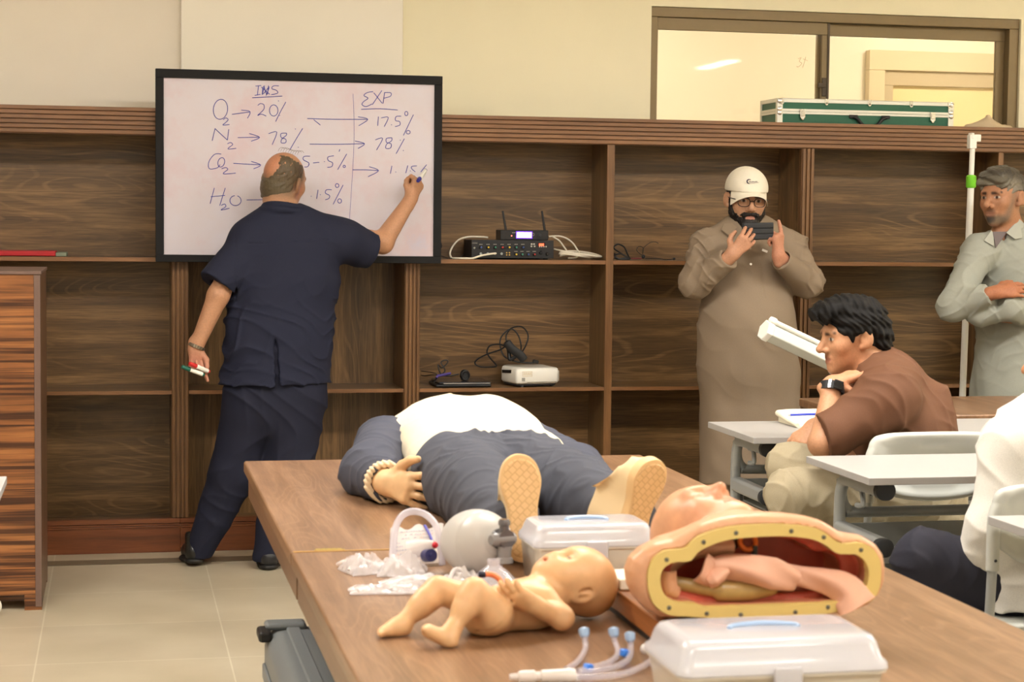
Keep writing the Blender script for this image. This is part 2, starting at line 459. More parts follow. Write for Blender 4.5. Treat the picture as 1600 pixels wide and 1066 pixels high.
# ceiling lights: recessed trays with glowing diffusers
LFRAME = plain('white light frame', (235, 235, 230), .4)
def ceiling_light(x, y, label, strength, a, b_):
    D = plain('light diffuser %g' % strength, (255, 250, 240), .5, emit=(255, 249, 240), es=strength)
    t = thing('ceiling_light', label, 'ceiling light', (x, y, 3.1), 'ceiling lights')
    fr = MB()
    for (lo, hi) in (((x-a-.03, y-b_-.03, 3.06), (x-a, y+b_+.03, 3.1)), ((x+a, y-b_-.03, 3.06), (x+a+.03, y+b_+.03, 3.1)), ((x-a, y-b_-.03, 3.06), (x+a, y-b_, 3.1)), ((x-a, y+b_, 3.06), (x+a, y+b_+.03, 3.1))): fr.bb(lo, hi)
    fr.build('frame', LFRAME, t)
    MB().bb((x-a, y-b_, 3.068), (x+a, y+b_, 3.08)).build('diffuser', D, t)
for iy, (y, k, a, b_) in enumerate(((-3.3, LAMP, .62, .22), (-6.85, LAMP_MID, .62, .22), (-10.4, LAMP_MID, .09, .62))):
    for ix, x in enumerate((-.97, 1.43, 3.83, 6.23)):
        ceiling_light(x, y, 'white ceiling light %s, %s' % (('in the row over the long table', 'in the row over the camera', 'in the row at the rear')[iy], ('above the left side', 'above the long table side', 'above the grey desks', 'beside the right wall')[ix]), k, a, b_)

# ---- window into the corridor
BRONZE = plain('bronze window aluminium', (126, 108, 76), .4, metal=.25, noise=.05)
BRONZE_D = plain('dark bronze window rubber', (78, 64, 46), .5)
def glass_mat():
    m, N, L, b = new_mat('window glass'); out = N['Material Output']
    tr = N.new('ShaderNodeBsdfTransparent'); gl = N.new('ShaderNodeBsdfGlossy'); gl.inputs['Roughness'].default_value = .02
    tr.inputs[0].default_value = (.97, .96, .93, 1)
    fr = N.new('ShaderNodeFresnel'); fr.inputs[0].default_value = 1.45
    mx = N.new('ShaderNodeMixShader'); L.new(fr.outputs[0], mx.inputs[0]); L.new(tr.outputs[0], mx.inputs[1]); L.new(gl.outputs[0], mx.inputs[2])
    L.new(mx.outputs[0], out.inputs['Surface']); return m
GLASS = glass_mat()
def window():
    x0, x1, z0, z1 = WIN
    t = thing('window_1', 'bronze framed sliding window above the bookcase', 'window', (x0, .3, z0)); t['kind'] = 'structure'
    f = MB(); d0, d1 = .315, .405
    f.bb((x0, d0, z1-.045), (x1, d1, z1)); f.bb((x0, d0, z0), (x1, d1, z0+.04)); f.bb((x0, d0+.002, z0+.04), (x0+.035, d1-.002, z1-.045)); f.bb((x1-.05, d0+.002, z0+.04), (x1, d1-.002, z1-.045))
    f.build('frame', BRONZE, t, bevel=.003)
    xm = 3.21
    for (a, b, y, hand) in ((x0+.035, xm+.012, .345, 1), (xm-.03, x1-.05, .375, 0)):
        s = MB(); w_ = .018 if hand else .03; top = z1-.045
        s.bb((a, y-.012, top-.055), (b, y+.012, top)); s.bb((a, y-.012, z0+.04), (b, y+.012, z0+.09))
        s.bb((a, y-.011, z0+.09), (a+w_+(.02 if not hand else -.012), y+.011, top-.055)); s.bb((b-w_-.012, y-.011, z0+.09), (b, y+.011, top-.055))
        so = s.build('sash', BRONZE, t, bevel=.002)
        MB().bb((a+.01, y-.003, z0+.06), (b-.01, y+.003, top-.02)).build('pane', GLASS, so, smooth=False)
        if hand:
            k = MB().bb((b-.028, y-.022, 1.99), (b-.008, y-.012, 2.075)); k.bb((b-.05, y-.03, 2.03), (b-.012, y-.02, 2.05)); k.build('catch', BRONZE_D, so, bevel=.002)
            MB().bb((b-.004, y-.016, z0+.04), (b+.006, y-.008, top)).build('seal', BRONZE_D, so)
window()
def pencil_mark():
    so = [o for o in bpy.data.objects if o.name.startswith('sash')][0]
    m = MB()
    for st in ([(1247, 92), (1252, 90), (1249, 96), (1253, 99), (1247, 105), (1245, 103)], [(1259, 89), (1257, 97), (1254, 106)], [(1255, 92), (1262, 95)]): m.tube(smooth_path([at(x, y, .339) for x, y in st], 3), .0012, 5)
    m.build('pencil_mark', plain('faint pencil', (190, 170, 140), .7), so)
pencil_mark()
# corridor beyond the window
CORR = plain('corridor wall paint', (238, 230, 214), .7, noise=.03, nscale=2)
tag(MB().bb((1.0, 2.4, 0), (8.0, 2.5, 3.0)).build('wall_corridor', CORR, smooth=False), kind='structure')
tag(MB().bb((1.0, .42, 2.9), (8.0, 2.5, 3.0)).build('ceiling.001', CORR, smooth=False), kind='structure')
tag(MB().bb((1.0, .42, -.1), (8.0, 2.5, 0)).build('floor.001', plain('corridor floor', (190, 178, 150), .4), smooth=False), kind='structure')
tag(MB().bb((.9, .42, 0), (1.0, 2.5, 3.0)).build('wall_corridor.001', CORR, smooth=False), kind='structure')
tag(MB().bb((8.0, .42, 0), (8.1, 2.5, 3.0)).build('wall_corridor.002', CORR, smooth=False), kind='structure')
def corridor_window():
    A = at(1357, 78, 2.36); B_ = at(1610, 78, 2.36); ztop = A[2]; x0 = A[0]; x1 = x0+1.6
    t = thing('window_2', 'beige framed opening on the corridor wall', 'window', (x0, 2.4, 1.0)); t['kind'] = 'structure'
    BEI = plain('beige frame paint', (214, 198, 168), .5)
    f = MB(); f.bb((x0, 2.34, ztop-.115), (x1, 2.4, ztop)); f.bb((x0, 2.341, 1.1), (x0+.10, 2.4, ztop-.115))
    f.build('frame', BEI, t, bevel=.004)
    g = MB(); g.bb((x0+.1, 2.36, ztop-.2), (x1, 2.4, ztop-.115)); g.bb((x0+.1, 2.361, 1.1), (x0+.16, 2.4, ztop-.2))
    g.build('inner_frame', plain('grey beige frame paint', (190, 174, 146), .5), t, bevel=.003)
    MB().bb((x0+.15, 2.385, 1.1), (x1, 2.398, ztop-.2)).build('panel', plain('yellow cream panel', (232, 212, 164), .35), t)
corridor_window()
for k, x in enumerate((2.6, 4.6, 6.6)):
    t = thing('corridor_light', 'round corridor ceiling light beyond the window', 'ceiling light', (x, 1.4, 2.9), 'corridor ceiling lights')
    MB().lathe((x, 1.4, 2.9), (0, 0, -1), [(0, .2), (.03, .2), (.05, .17)]).build('shade', plain('corridor lamp', (255, 250, 235), .5, emit=(255, 243, 224), es=50), t)

# ================================================================== BOOKCASES
S1 = (1.214, 1.231); S2 = (.662, .677); BOT = (.100, .140); CB, CT = 1.733, 1.845
def bookcase(x0, x1, label, back, dividers=(), shelf_spans=None, ext=(.0355, .0355)):
    """x0..x1 clear opening; pilasters are separate parts given by their spans"""
    t = thing('bookcase', label, 'bookcase', (x0, 0, 0))
    MB().bb((x0-.012, CAB_W-.014, .1), (x1+.012, CAB_W-.002, CB+.05)).build('back_panel', back, t, smooth=False)
    for a, b in ((x0-.014, x0), (x1, x1+.014)):
        MB().bb((a, .031, .1), (b, CAB_W-.014, CB+.05)).build('side_panel', WOODZ, t, smooth=False)
    MB().bb((x0-.0, .021, CT-.062), (x1, CAB_W-.016, CT-.040)).build('top_panel', WOODX, t)
    sp = sorted([x0]+[d for dv in dividers for d in dv]+[x1]); spans = [(sp[i], sp[i+1]) for i in range(0, len(sp), 2)]
    for (a, b) in spans:
        for (z0, z1) in (S1, S2):
            MB().bb((a, .004, z0), (b, CAB_W-.015, z1)).build('shelf', WOODX if True else None, t, bevel=.0015)
            MB().bb((a, -.001, z0-.0005), (b, .0045, z1+.0005)).build('shelf_edge', FRONTX, t, bevel=.001)
        MB().bb((a, .012, .09), (b, CAB_W-.015, .112)).build('bottom_shelf', WOODX, t)
    for (a, b) in dividers:
        MB().bb((a+.005, .012, .1), (b-.005, CAB_W-.015, CB+.02)).build('divider', WOODZ, t)
        MB().bb((a, -.003, .13), (b, .013, CB)).build('divider_edge', FRONTZ, t, bevel=.0015)
    # plinth with two small mouldings
    MB().bb((x0-ext[0], -.012, 0), (x1+ext[1], .02, .104)).build('plinth', PLINTH, t, bevel=.002)
    m = MB(); m.bb((x0-ext[0], -.016, .104), (x1+ext[1], .02, .112)); m.bb((x0-ext[0], -.008, .112), (x1+ext[1], .02, .120)); m.bb((x0-ext[0], -.012, .122), (x1+ext[1], .02, .142))
    m.build('plinth_moulding', PLINTH, t, bevel=.0015)
    return t
def pilaster(t, a, b, reeds):
    m = MB(); n = reeds; w_ = (b-a)/n
    m.bb((a, -.002, .1435), (b, .03, CB))
    for i in range(n): m.bb((a+i*w_+.003, -.012, .1435), (a+(i+1)*w_-.003, -.001, CB))
    m.build('pilaster', FRONTZ, t, bevel=.002)
bk1 = bookcase(-1.62, .224, 'brown bookcase unit left of the whiteboard, behind the podium', WOODX, [(-.72, -.695)], ext=(.03, .035))
bk2 = bookcase(.295, 1.199, 'brown bookcase unit with upright grain below and behind the whiteboard', WOODZ, ext=(.0355, .0345))
bk3 = bookcase(1.268, 2.976, 'brown bookcase unit holding the mixer amplifier and the projector', WOODX, [(2.085, 2.119)], ext=(.0345, .0295))
bk4 = bookcase(3.036, 4.85, 'brown bookcase unit behind the white pole and the man with folded arms', WOODX, [(3.922, 3.948)], ext=(.03, .03))
pilaster(bk2, .2245, .2945, 4); pilaster(bk3, 1.1995, 1.2675, 4); pilaster(bk4, 2.9765, 3.0355, 3)
pilaster(bk1, -1.7, -1.62, 4)
cn = MB()
prof = []
for i in range(6):
    z1 = CT-i*(CT-CB)/6; z0 = CT-(i+1)*(CT-CB)/6; y = -.040+i*.0052
    prof += [(y, z1), (y, z0+.004), (y+.012, z0+.004), (y+.012, z0)]
poly2 = [(.02, CB), (.02, CT)]+prof
cn.prism(poly2, 'x', -1.75, 5.0)
tag(cn.build('bookcase_cornice', FRONTX, loc=(0, 0, CB), bevel=.001, smooth=False), 'reeded brown wooden cornice running along the top of all the bookcases', 'cornice')
# ================================================================== FURNITURE
TABW = wood('table wood', (112, 82, 58), (134, 100, 72), (164, 128, 98), 'y', rough=.3, fig=1.0, fine=.6, scale=1.5)
TABE = wood('table edge wood', (92, 64, 44), (112, 80, 56), (132, 98, 72), 'y', rough=.35, fig=0, fine=.5)
BRASS = plain('brass', (200, 180, 90), .35, metal=.8)
GREYM = plain('light grey metal', (168, 172, 172), .4, metal=.2)
GREYD = plain('dark grey plastic', (44, 46, 48), .5)
GREYP = plain('grey panel metal', (140, 143, 141), .45, metal=.1)
GREYPL = plain('pale grey plastic', (190, 192, 186), .45, bump=.05, bscale=500)
DESKT = plain('pale grey laminate', (170, 167, 164), .4, noise=.03, nscale=60)
DESKE = plain('grey laminate edging', (150, 148, 145), .45)
WHITE = plain('white plastic', (236, 234, 226), .4)
BLACK = plain('black plastic', (22, 22, 24), .42)
BLACKM = plain('black matte plastic', (30, 30, 32), .6)

def table(x0, x1, y0, y1, label, hinge=None, name='conference_table', leg_in=.3):
    t = thing(name, label, 'table', ((x0+x1)/2, (y0+y1)/2, 0))
    MB().bb((x0, y0, .718), (x1, y1, .75)).build('tabletop', TABW, t, bevel=.006, seg=3)
    ap = MB(); i = .012
    ap.bb((x0+i, y0+i, .652), (x0+i+.022, y1-i, .719)); ap.bb((x1-i-.022, y0+i, .652), (x1-i, y1-i, .719))
    ap.bb((x0+i+.022, y0+i, .652), (x1-i-.022, y0+i+.022, .719)); ap.bb((x0+i+.022, y1-i-.022, .652), (x1-i-.022, y1-i, .719))
    ap.build('apron', TABE, t, bevel=.002)
    for y in (y0+.15, y1-.19):
        lg = MB(); lg.bb((x0+leg_in, y, .04), (x1-leg_in, y+.04, .72)); lg.bb((x0+leg_in-.05, y-.03, 0), (x1-leg_in+.05, y+.07, .045))
        lg.build('leg', TABE, t, bevel=.004)
    if hinge:
        h = MB(); cx, cy = hinge
        for k in range(5): h.bb((cx-.026+k*.0105, cy, .749), (cx-.017+k*.0105, cy+.02, .7512))
        h.bb((cx-.03, cy+.003, .749), (cx+.03, cy+.008, .7513)); h.build('hinge', BRASS, t)
        MB().bb((x0+.004, y0-.0, .7485), (x1-.004, y0+.004, .7508)).build('seam_strip', plain('brass inlay', (214, 178, 120), .4, metal=.3), t)
    return t
table(.333, 1.44, -4.216, -2.835, 'brown wood-grain table carrying the dressed manikin, brass plate at its seam', (.41, -4.212))
table(.333, 1.44, -5.62, -4.22, 'brown wood-grain table carrying the baby doll, bag mask and clear storage boxes')
wt = table(2.5, 4.0, -1.92, -1.28, 'brown wooden table behind the seated man in brown, further desk row', leg_in=.1)
MB().bb((2.53, -1.88, .05), (3.97, -1.86, .66)).build('shade_panel', TABE, wt)  # added panel, closes off the floor that lies in shade under the table

def podium():
    x0, x1, y0, y1, H = -.80, -.262, -1.10, -.53, 1.205
    Z = wood('zebra front wood', (118, 72, 38), (146, 92, 50), (174, 116, 66), 'x', rough=.32, fig=0, fine=.5, zebra=.9)
    E_ = plain('grey brown edge strip', (104, 82, 72), .5, noise=.1)
    SD = wood('podium side wood', (74, 50, 34), (98, 68, 46), (116, 84, 60), 'z', fig=.4)
    t = thing('podium', 'tall brown podium with boldly striped wood front by the bookcase', 'podium', ((x0+x1)/2, (y0+y1)/2, 0))
    MB().bb((x0+.02, y0, .055), (x1-.022, y0+.02, H-.012)).build('front_panel', Z, t, bevel=.001)
    e = MB(); e.bb((x1-.022, y0-.002, .012), (x1, y0+.02, H-.012)); e.bb((x0, y0-.002, .012), (x0+.02, y0+.02, H-.012)); e.build('edge_strip', E_, t, bevel=.001)
    MB().bb((x1-.018, y0+.02, .012), (x1, y1, H-.012)).build('side_panel', SD, t)
    MB().bb((x0, y0+.02, .012), (x0+.018, y1, H-.012)).build('side_panel', SD, t)
    MB().bb((x0, y0-.006, H-.012), (x1+.004, y1, H)).build('top', E_, t, bevel=.002)
    f = MB()
    for (a, b) in ((x1-.06, x1), (x0, x0+.06)): f.bb((a, y0, 0), (b, y0+.06, .055)); f.bb((a, y1-.06, 0), (b, y1, .012))
    f.bb((x0+.06, y0+.03, .03), (x1-.06, y0+.045, .056)); f.build('foot', Z, t)
podium()

def desk(x0, yb, label, w=1.25, dep=.455, group='grey training desks'):
    """yb: back edge (towards the bookcase)"""
    yf = yb-dep; z = .74
    t = thing('desk', label, 'desk', (x0+w/2, yb-dep/2, 0))
    MB().bb((x0, yf, z-.02), (x0+w, yb, z)).build('desktop', DESKT, t, bevel=.002)
    for k, x in enumerate((x0+.05, x0+w-.09)):
        m = MB(); yp = yb-.10
        m.tube(smooth_path([(x+.02, yf+.05, z-.05), (x+.02, yp-.05, z-.05), (x+.02, yp-.0, z-.075), (x+.02, yp+.012, z-.14), (x+.02, yp+.012, z-.3), (x+.02, yp+.012, .03)], 5), .017, 12)
        m.bb((x+.0, yf+.06, z-.06), (x+.04, yp-.03, z-.021))
        lg = m.build('leg', GREYM, t)
        f = MB(); f.bb((x, yf+.06, .522), (x+.04, yp+.01, .568)); f.build('shelf_bracket', GREYM, lg, bevel=.012, seg=3)
        for (zz, y) in ((.72-.018, yf+.048), (.549, yf+.05)):
            MB().loft([[(x+.02+a_*k_, y+o_, zz-.006+b_*k_) for a_, b_ in rrect(.056, .05, .024, 6)] for (o_, k_) in ((0, .8), (.003, 1), (.022, 1))]).build('end_cap', GREYD, lg)
        h = MB(); h.tube(smooth_path([(x+.055, yp-.03, .70), (x+.055, yp-.06, .66), (x+.05, yp-.08, .625), (x+.045, yp-.05, .62)], 5), .008, 8); h.bb((x+.045, yp-.08, .66), (x+.065, yp-.03, .72)); h.build('fold_latch', GREYM, lg, bevel=.002)
        fo = MB(); fo.bb((x, yf+.02, .0), (x+.04, yb-.02, .035)); fo.build('foot', GREYM, lg, bevel=.01, seg=3)
    m = MB(); m.tube(smooth_path([(x0+.075, yb-.088, .685), (x0+.076, yb-.088, .63), (x0+.095, yb-.088, .598), (x0+.14, yb-.088, .59), (x0+w*.5, yb-.088, .59), (x0+w-.14, yb-.088, .59), (x0+w-.095, yb-.088, .598), (x0+w-.076, yb-.088, .63), (x0+w-.075, yb-.088, .685)], 5), .0155, 12); m.build('crossbar', GREYP, t)
    m = MB(); m.bb((x0+.09, yf+.13, .488), (x0+w-.09, yb-.112, .494)); m.bb((x0+.09, yf+.124, .488), (x0+w-.09, yf+.13, .510)); m.bb((x0+.09, yb-.112, .488), (x0+w-.09, yb-.106, .563)); m.build('tray', GREYP, t, bevel=.002)
    return t
d1 = desk(1.925, -1.95, 'grey folding desk with the open notebook, in front of the wooden table')
MB().bb((2.02, -1.99, .10), (3.1, -1.978, .54)).build('shade_panel', plain('dark shade grey', (70, 72, 72), .6), d1)  # added dark panel, its grey stands for the shade under the desks
desk(1.925, -2.852, 'grey folding desk beside the grey chair of the man in brown')
desk(1.95, -3.935, 'grey folding desk corner in front of the white-sleeved person')
desk(-1.535, -2.985, 'grey folding desk in front of the podium, only its corner in view', w=1.262, dep=.44)

def chair(cx, yb, label):
    """moulded grey chair facing the bookcase; yb is the rear face of its back"""
    t = thing('chair', label, 'chair', (cx, yb+.22, 0))
    W, zt, zb = .43, .80, .628
    # back shell: a dished panel with a rolled rim
    nx, nz = 27, 15; vs = []; fs = []
    for side in (0, 1):
        for j in range(nz):
            for i in range(nx):
                u = -1+2*i/(nx-1); v = -1+2*j/(nz-1)
                # squircle outline; the lower edge bows down
                e = (abs(u)**6+abs(v)**6)**(1/6) if (u or v) else 1
                m_ = max(abs(u), abs(v)); k = m_/e if e > 0 else 1
                x = u*k*W/2; zz = v*k*(zt-zb)/2
                if v < 0: zz -= .034*(1-u*u)*(-v); x *= 1-.10*v*v
                rim = max(abs(u), abs(v)); dish = .022*(1-min(1, (rim/.86)**6)) if rim < .86 else 0
                slot = .006 if (abs(u) < .2 and .52 < v < .7) else 0
                lip = -.008 if (abs(u) < .33 and -.62 < v < -.5) else 0
                y = dish*(1-side)+(.034 if side else 0)+(slot+lip)*(1-side)+.02*(1-u*u)
                if rim > .93: y = y*.6+.017*.4+.008*(1-u*u)
                vs.append((cx+x, yb+y, (zt+zb)/2+zz))
    n = nx*nz
    for s in (0, 1):
        for j in range(nz-1):
            for i in range(nx-1):
                a = s*n+j*nx+i; q = (a, a+1, a+1+nx, a+nx); fs.append(q if not s else q[::-1])
    rimi = [i for i in range(nx)]+[nx-1+j*nx for j in range(1, nz)]+[(nz-1)*nx+i for i in range(nx-2, -1, -1)]+[j*nx for j in range(nz-2, 0, -1)]
    for a, b in zip(rimi, rimi[1:]+rimi[:1]): fs.append((a, a+n, b+n, b))
    MB().add(vs, fs).build('backrest', GREYPL, t, subsurf=1, angle=180)
    for s in (-1, 1):
        x = cx+s*(W/2-.005)
        p = MB(); p.tube(smooth_path([(x-s*.012, yb+.018, zt-.045), (x-s*.002, yb+.016, zt-.07), (x+s*.002, yb+.012, .70), (x+s*.002, yb+.012, .60)], 6), .0155, 14)
        po = p.build('post', GREYPL, t)
        q = MB(); q.tube([(x+s*.002, yb+.012, .61), (x-s*.002, yb+.03, .46), (x-s*.004, yb+.05, .40)], .0115, 12); q.build('post_tube', GREYM, po)
        q = MB(); q.lathe((x+s*.002, yb-.004, .625), (0, -1, 0), [(0, .004), (.002, .003)], 10); q.build('screw', GREYD, po)
        l = MB(); l.tube(smooth_path([(x, yb+.06, .43), (x, yb+.02, .25), (x, yb-.03, .0)], 4), .0115, 12); l.build('leg', GREYM, t)
        l = MB(); l.tube(smooth_path([(x, yb+.40, .43), (x, yb+.43, .25), (x, yb+.45, .0)], 4), .0115, 12); l.build('leg', GREYM, t)
    sp = [(cx+a, yb+.24+b) for a, b in rrect(.42, .40, .07)]
    m = MB(); m.prism(sp, 'z', .435, .46); m.build('seat', GREYPL, t, bevel=.008, seg=3)
    return t
chair(2.34, -2.842, 'grey plastic chair under the man in the brown shirt')
chair(2.21, -3.88, 'grey plastic chair under the person in the white shirt')

# ================================================================== WHITEBOARD
def whiteboard():
    x0, x1, z0, z1 = .158, 1.345, 1.215, 2.003
    t = thing('whiteboard', 'black framed whiteboard covered with blue gas formulas, leaning on the bookcase', 'whiteboard', ((x0+x1)/2, -.03, z0))
    m, N, L, b = new_mat('whiteboard surface'); tc = N.new('ShaderNodeTexCoord')
    n = N.new('ShaderNodeTexNoise'); n.inputs['Scale'].default_value = 3.2; n.inputs['Detail'].default_value = 7; n.inputs['Roughness'].default_value = .65; L.new(tc.outputs['Object'], n.inputs['Vector'])
    r = ramp(N, [(.34, (208, 203, 214)), (.5, (208, 200, 208)), (.62, (208, 190, 198)), (.75, (198, 194, 212))]); L.new(n.outputs['Fac'], r.inputs[0]); L.new(r.outputs[0], b.inputs['Base Color'])
    b.inputs['Roughness'].default_value = .3
    yb, yf = -.046, -.074
    MB().bb((x0+.02, yb-.018, z0+.02), (x1-.02, yb, z1-.02)).build('panel', m, t, smooth=False)
    FR = plain('black board frame', (8, 8, 11), .75, noise=.3, nscale=30)
    w_ = .033
    f = MB()
    f.bb((x0, yf, z0), (x1, yb, z0+.03)); f.bb((x0, yf, z1-.036), (x1, yb, z1)); f.bb((x0, yf, z0+.03), (x0+w_, yb, z1-.036)); f.bb((x1-w_, yf, z0+.03), (x1, yb, z1-.036))
    f.build('frame', FR, t, bevel=.002)
    INK = plain('blue marker ink', (62, 66, 158), .5); yw = yb-.0185
    def e(cx, cz, rx, rz, a0=0, a1=360, n=16, tilt=0):
        o = []
        for i in range(n+1):
            a = math.radians(a0+(a1-a0)*i/n); x, z = rx*math.cos(a), rz*math.sin(a)
            o.append((cx+x*math.cos(tilt)-z*math.sin(tilt), cz+x*math.sin(tilt)+z*math.cos(tilt)))
        return o
    def dot(x, y): return [(x-2, y), (x+2, y+1)]
    groups = [
     [[(530, 115), (560, 112)], [(546, 114), (540, 160)], [(526, 164), (556, 158)], [(565, 160), (572, 115), (590, 160), (598, 112)], [(577, 112), (568, 158), (602, 118), (585, 165)], [(560, 120), (604, 158)], [(652, 114), (625, 114), (615, 128), (640, 138), (645, 152), (612, 160)], [(513, 176), (590, 172), (670, 167)]],
     [e(348, 236, 37, 52, -100, 265, 18, .12), [(362, 290), (376, 281), (388, 290), (374, 306), (360, 318), (395, 315)]],
     [[(408, 262), (500, 250)], [(456, 240), (502, 248), (488, 283)]],
     [[(542, 216), (556, 206), (574, 213), (572, 238), (541, 268), (560, 261), (586, 271)], e(625, 242, 22, 29), dot(650, 192), [(688, 198), (662, 245), (635, 300)], dot(656, 268)],
     [[(800, 284), (950, 288), (1115, 288)], [(1064, 275), (1115, 288), (1067, 322)], [(833, 290), (868, 318)]],
     [[(1170, 274), (1166, 322)], [(1184, 281), (1221, 278), (1200, 326)], dot(1238, 316), [(1288, 272), (1262, 274), (1259, 294), (1280, 300), (1281, 318), (1257, 326)], e(1315, 258, 8, 11), [(1352, 264), (1326, 318), (1300, 372)], e(1325, 355, 10, 9)],
     [[(305, 400), (320, 335)], [(320, 337), (384, 396)], [(384, 396), (391, 340)], [(384, 416), (400, 409), (411, 420), (386, 442), (430, 439)]],
     [[(438, 383), (550, 381)], [(498, 362), (552, 382), (508, 402)]],
     [[(598, 363), (641, 354), (617, 420)], [(692, 360), (664, 362), (664, 382), (688, 392), (686, 410), (664, 410), (668, 390), (690, 372), (692, 360)], dot(738, 338), [(776, 335), (742, 390), (709, 447)], dot(753, 433)],
     [[(812, 417), (950, 418), (1096, 415)], [(1048, 401), (1098, 415), (1064, 440)]],
     [[(1154, 395), (1192, 387), (1160, 448)], [(1240, 384), (1212, 388), (1212, 408), (1236, 416), (1232, 438), (1208, 438), (1214, 416), (1238, 400), (1240, 384)], dot(1284, 396), [(1305, 389), (1262, 467)], dot(1300, 450)],
     [[(352, 469), (318, 470), (288, 508), (290, 545), (330, 541), (346, 524)], e(352, 512, 17, 25, 0, 360, 14, .3), [(354, 546), (374, 539), (386, 549), (362, 572), (428, 568)]],
     [[(415, 517), (480, 521), (556, 525)], [(508, 507), (558, 526), (520, 546)]],
     [[(814, 480), (784, 481), (779, 498), (808, 515), (802, 534), (784, 536)], [(830, 515), (862, 512)], dot(889, 508), [(938, 478), (908, 484), (909, 503), (931, 514), (927, 534), (904, 538)], [(969, 444), (965, 456)], [(1005, 468), (958, 550)], e(992, 533, 6, 6)],
     [[(1036, 551), (1100, 551), (1170, 555)], [(1122, 535), (1171, 555), (1116, 587)]],
     [[(1240, 530), (1232, 571)], dot(1260, 562), [(1323, 528), (1312, 568)], dot(1336, 556), [(1370, 530), (1345, 533), (1342, 544), (1362, 562)], [(1421, 524), (1390, 562)]],
     [[(316, 645), (294, 727)], [(373, 645), (344, 737)], [(298, 691), (372, 684)], [(352, 736), (370, 729), (375, 743), (350, 760), (395, 751)], e(426, 711, 29, 26, -70, 262)],
     [[(484, 708), (590, 706)], [(560, 690), (591, 705), (575, 723)]],
     [dot(820, 688), [(856, 655), (848, 702)], dot(868, 680), [(927, 655), (900, 655), (894, 672), (915, 684), (912, 700), (893, 707)], e(955, 633, 9, 10), [(986, 630), (934, 731)], e(968, 713, 10, 11)],
     [[(1038, 155), (1043, 300), (1040, 480), (1018, 832)]],
     [[(1142, 144), (1112, 149), (1094, 164), (1116, 178), (1094, 195), (1084, 211), (1106, 222), (1136, 208)], [(1138, 212), (1188, 138)], [(1146, 150), (1190, 205)], [(1202, 148), (1194, 206)], [(1201, 149), (1234, 150), (1232, 168), (1199, 178)], [(1080, 236), (1180, 233), (1270, 240)]],
    ]
    for gi, g in enumerate(groups):
        mb = MB()
        for st in g:
            P = [at(240+x/3.3304, 100+y/3.3304, yw) for x, y in st]
            if len(P) > 2: P = smooth_path(P, 4)
            mb.tube(P, .0016 if gi != 19 else .0008, 6)
        mb.build('handwriting', INK, t)
whiteboard()

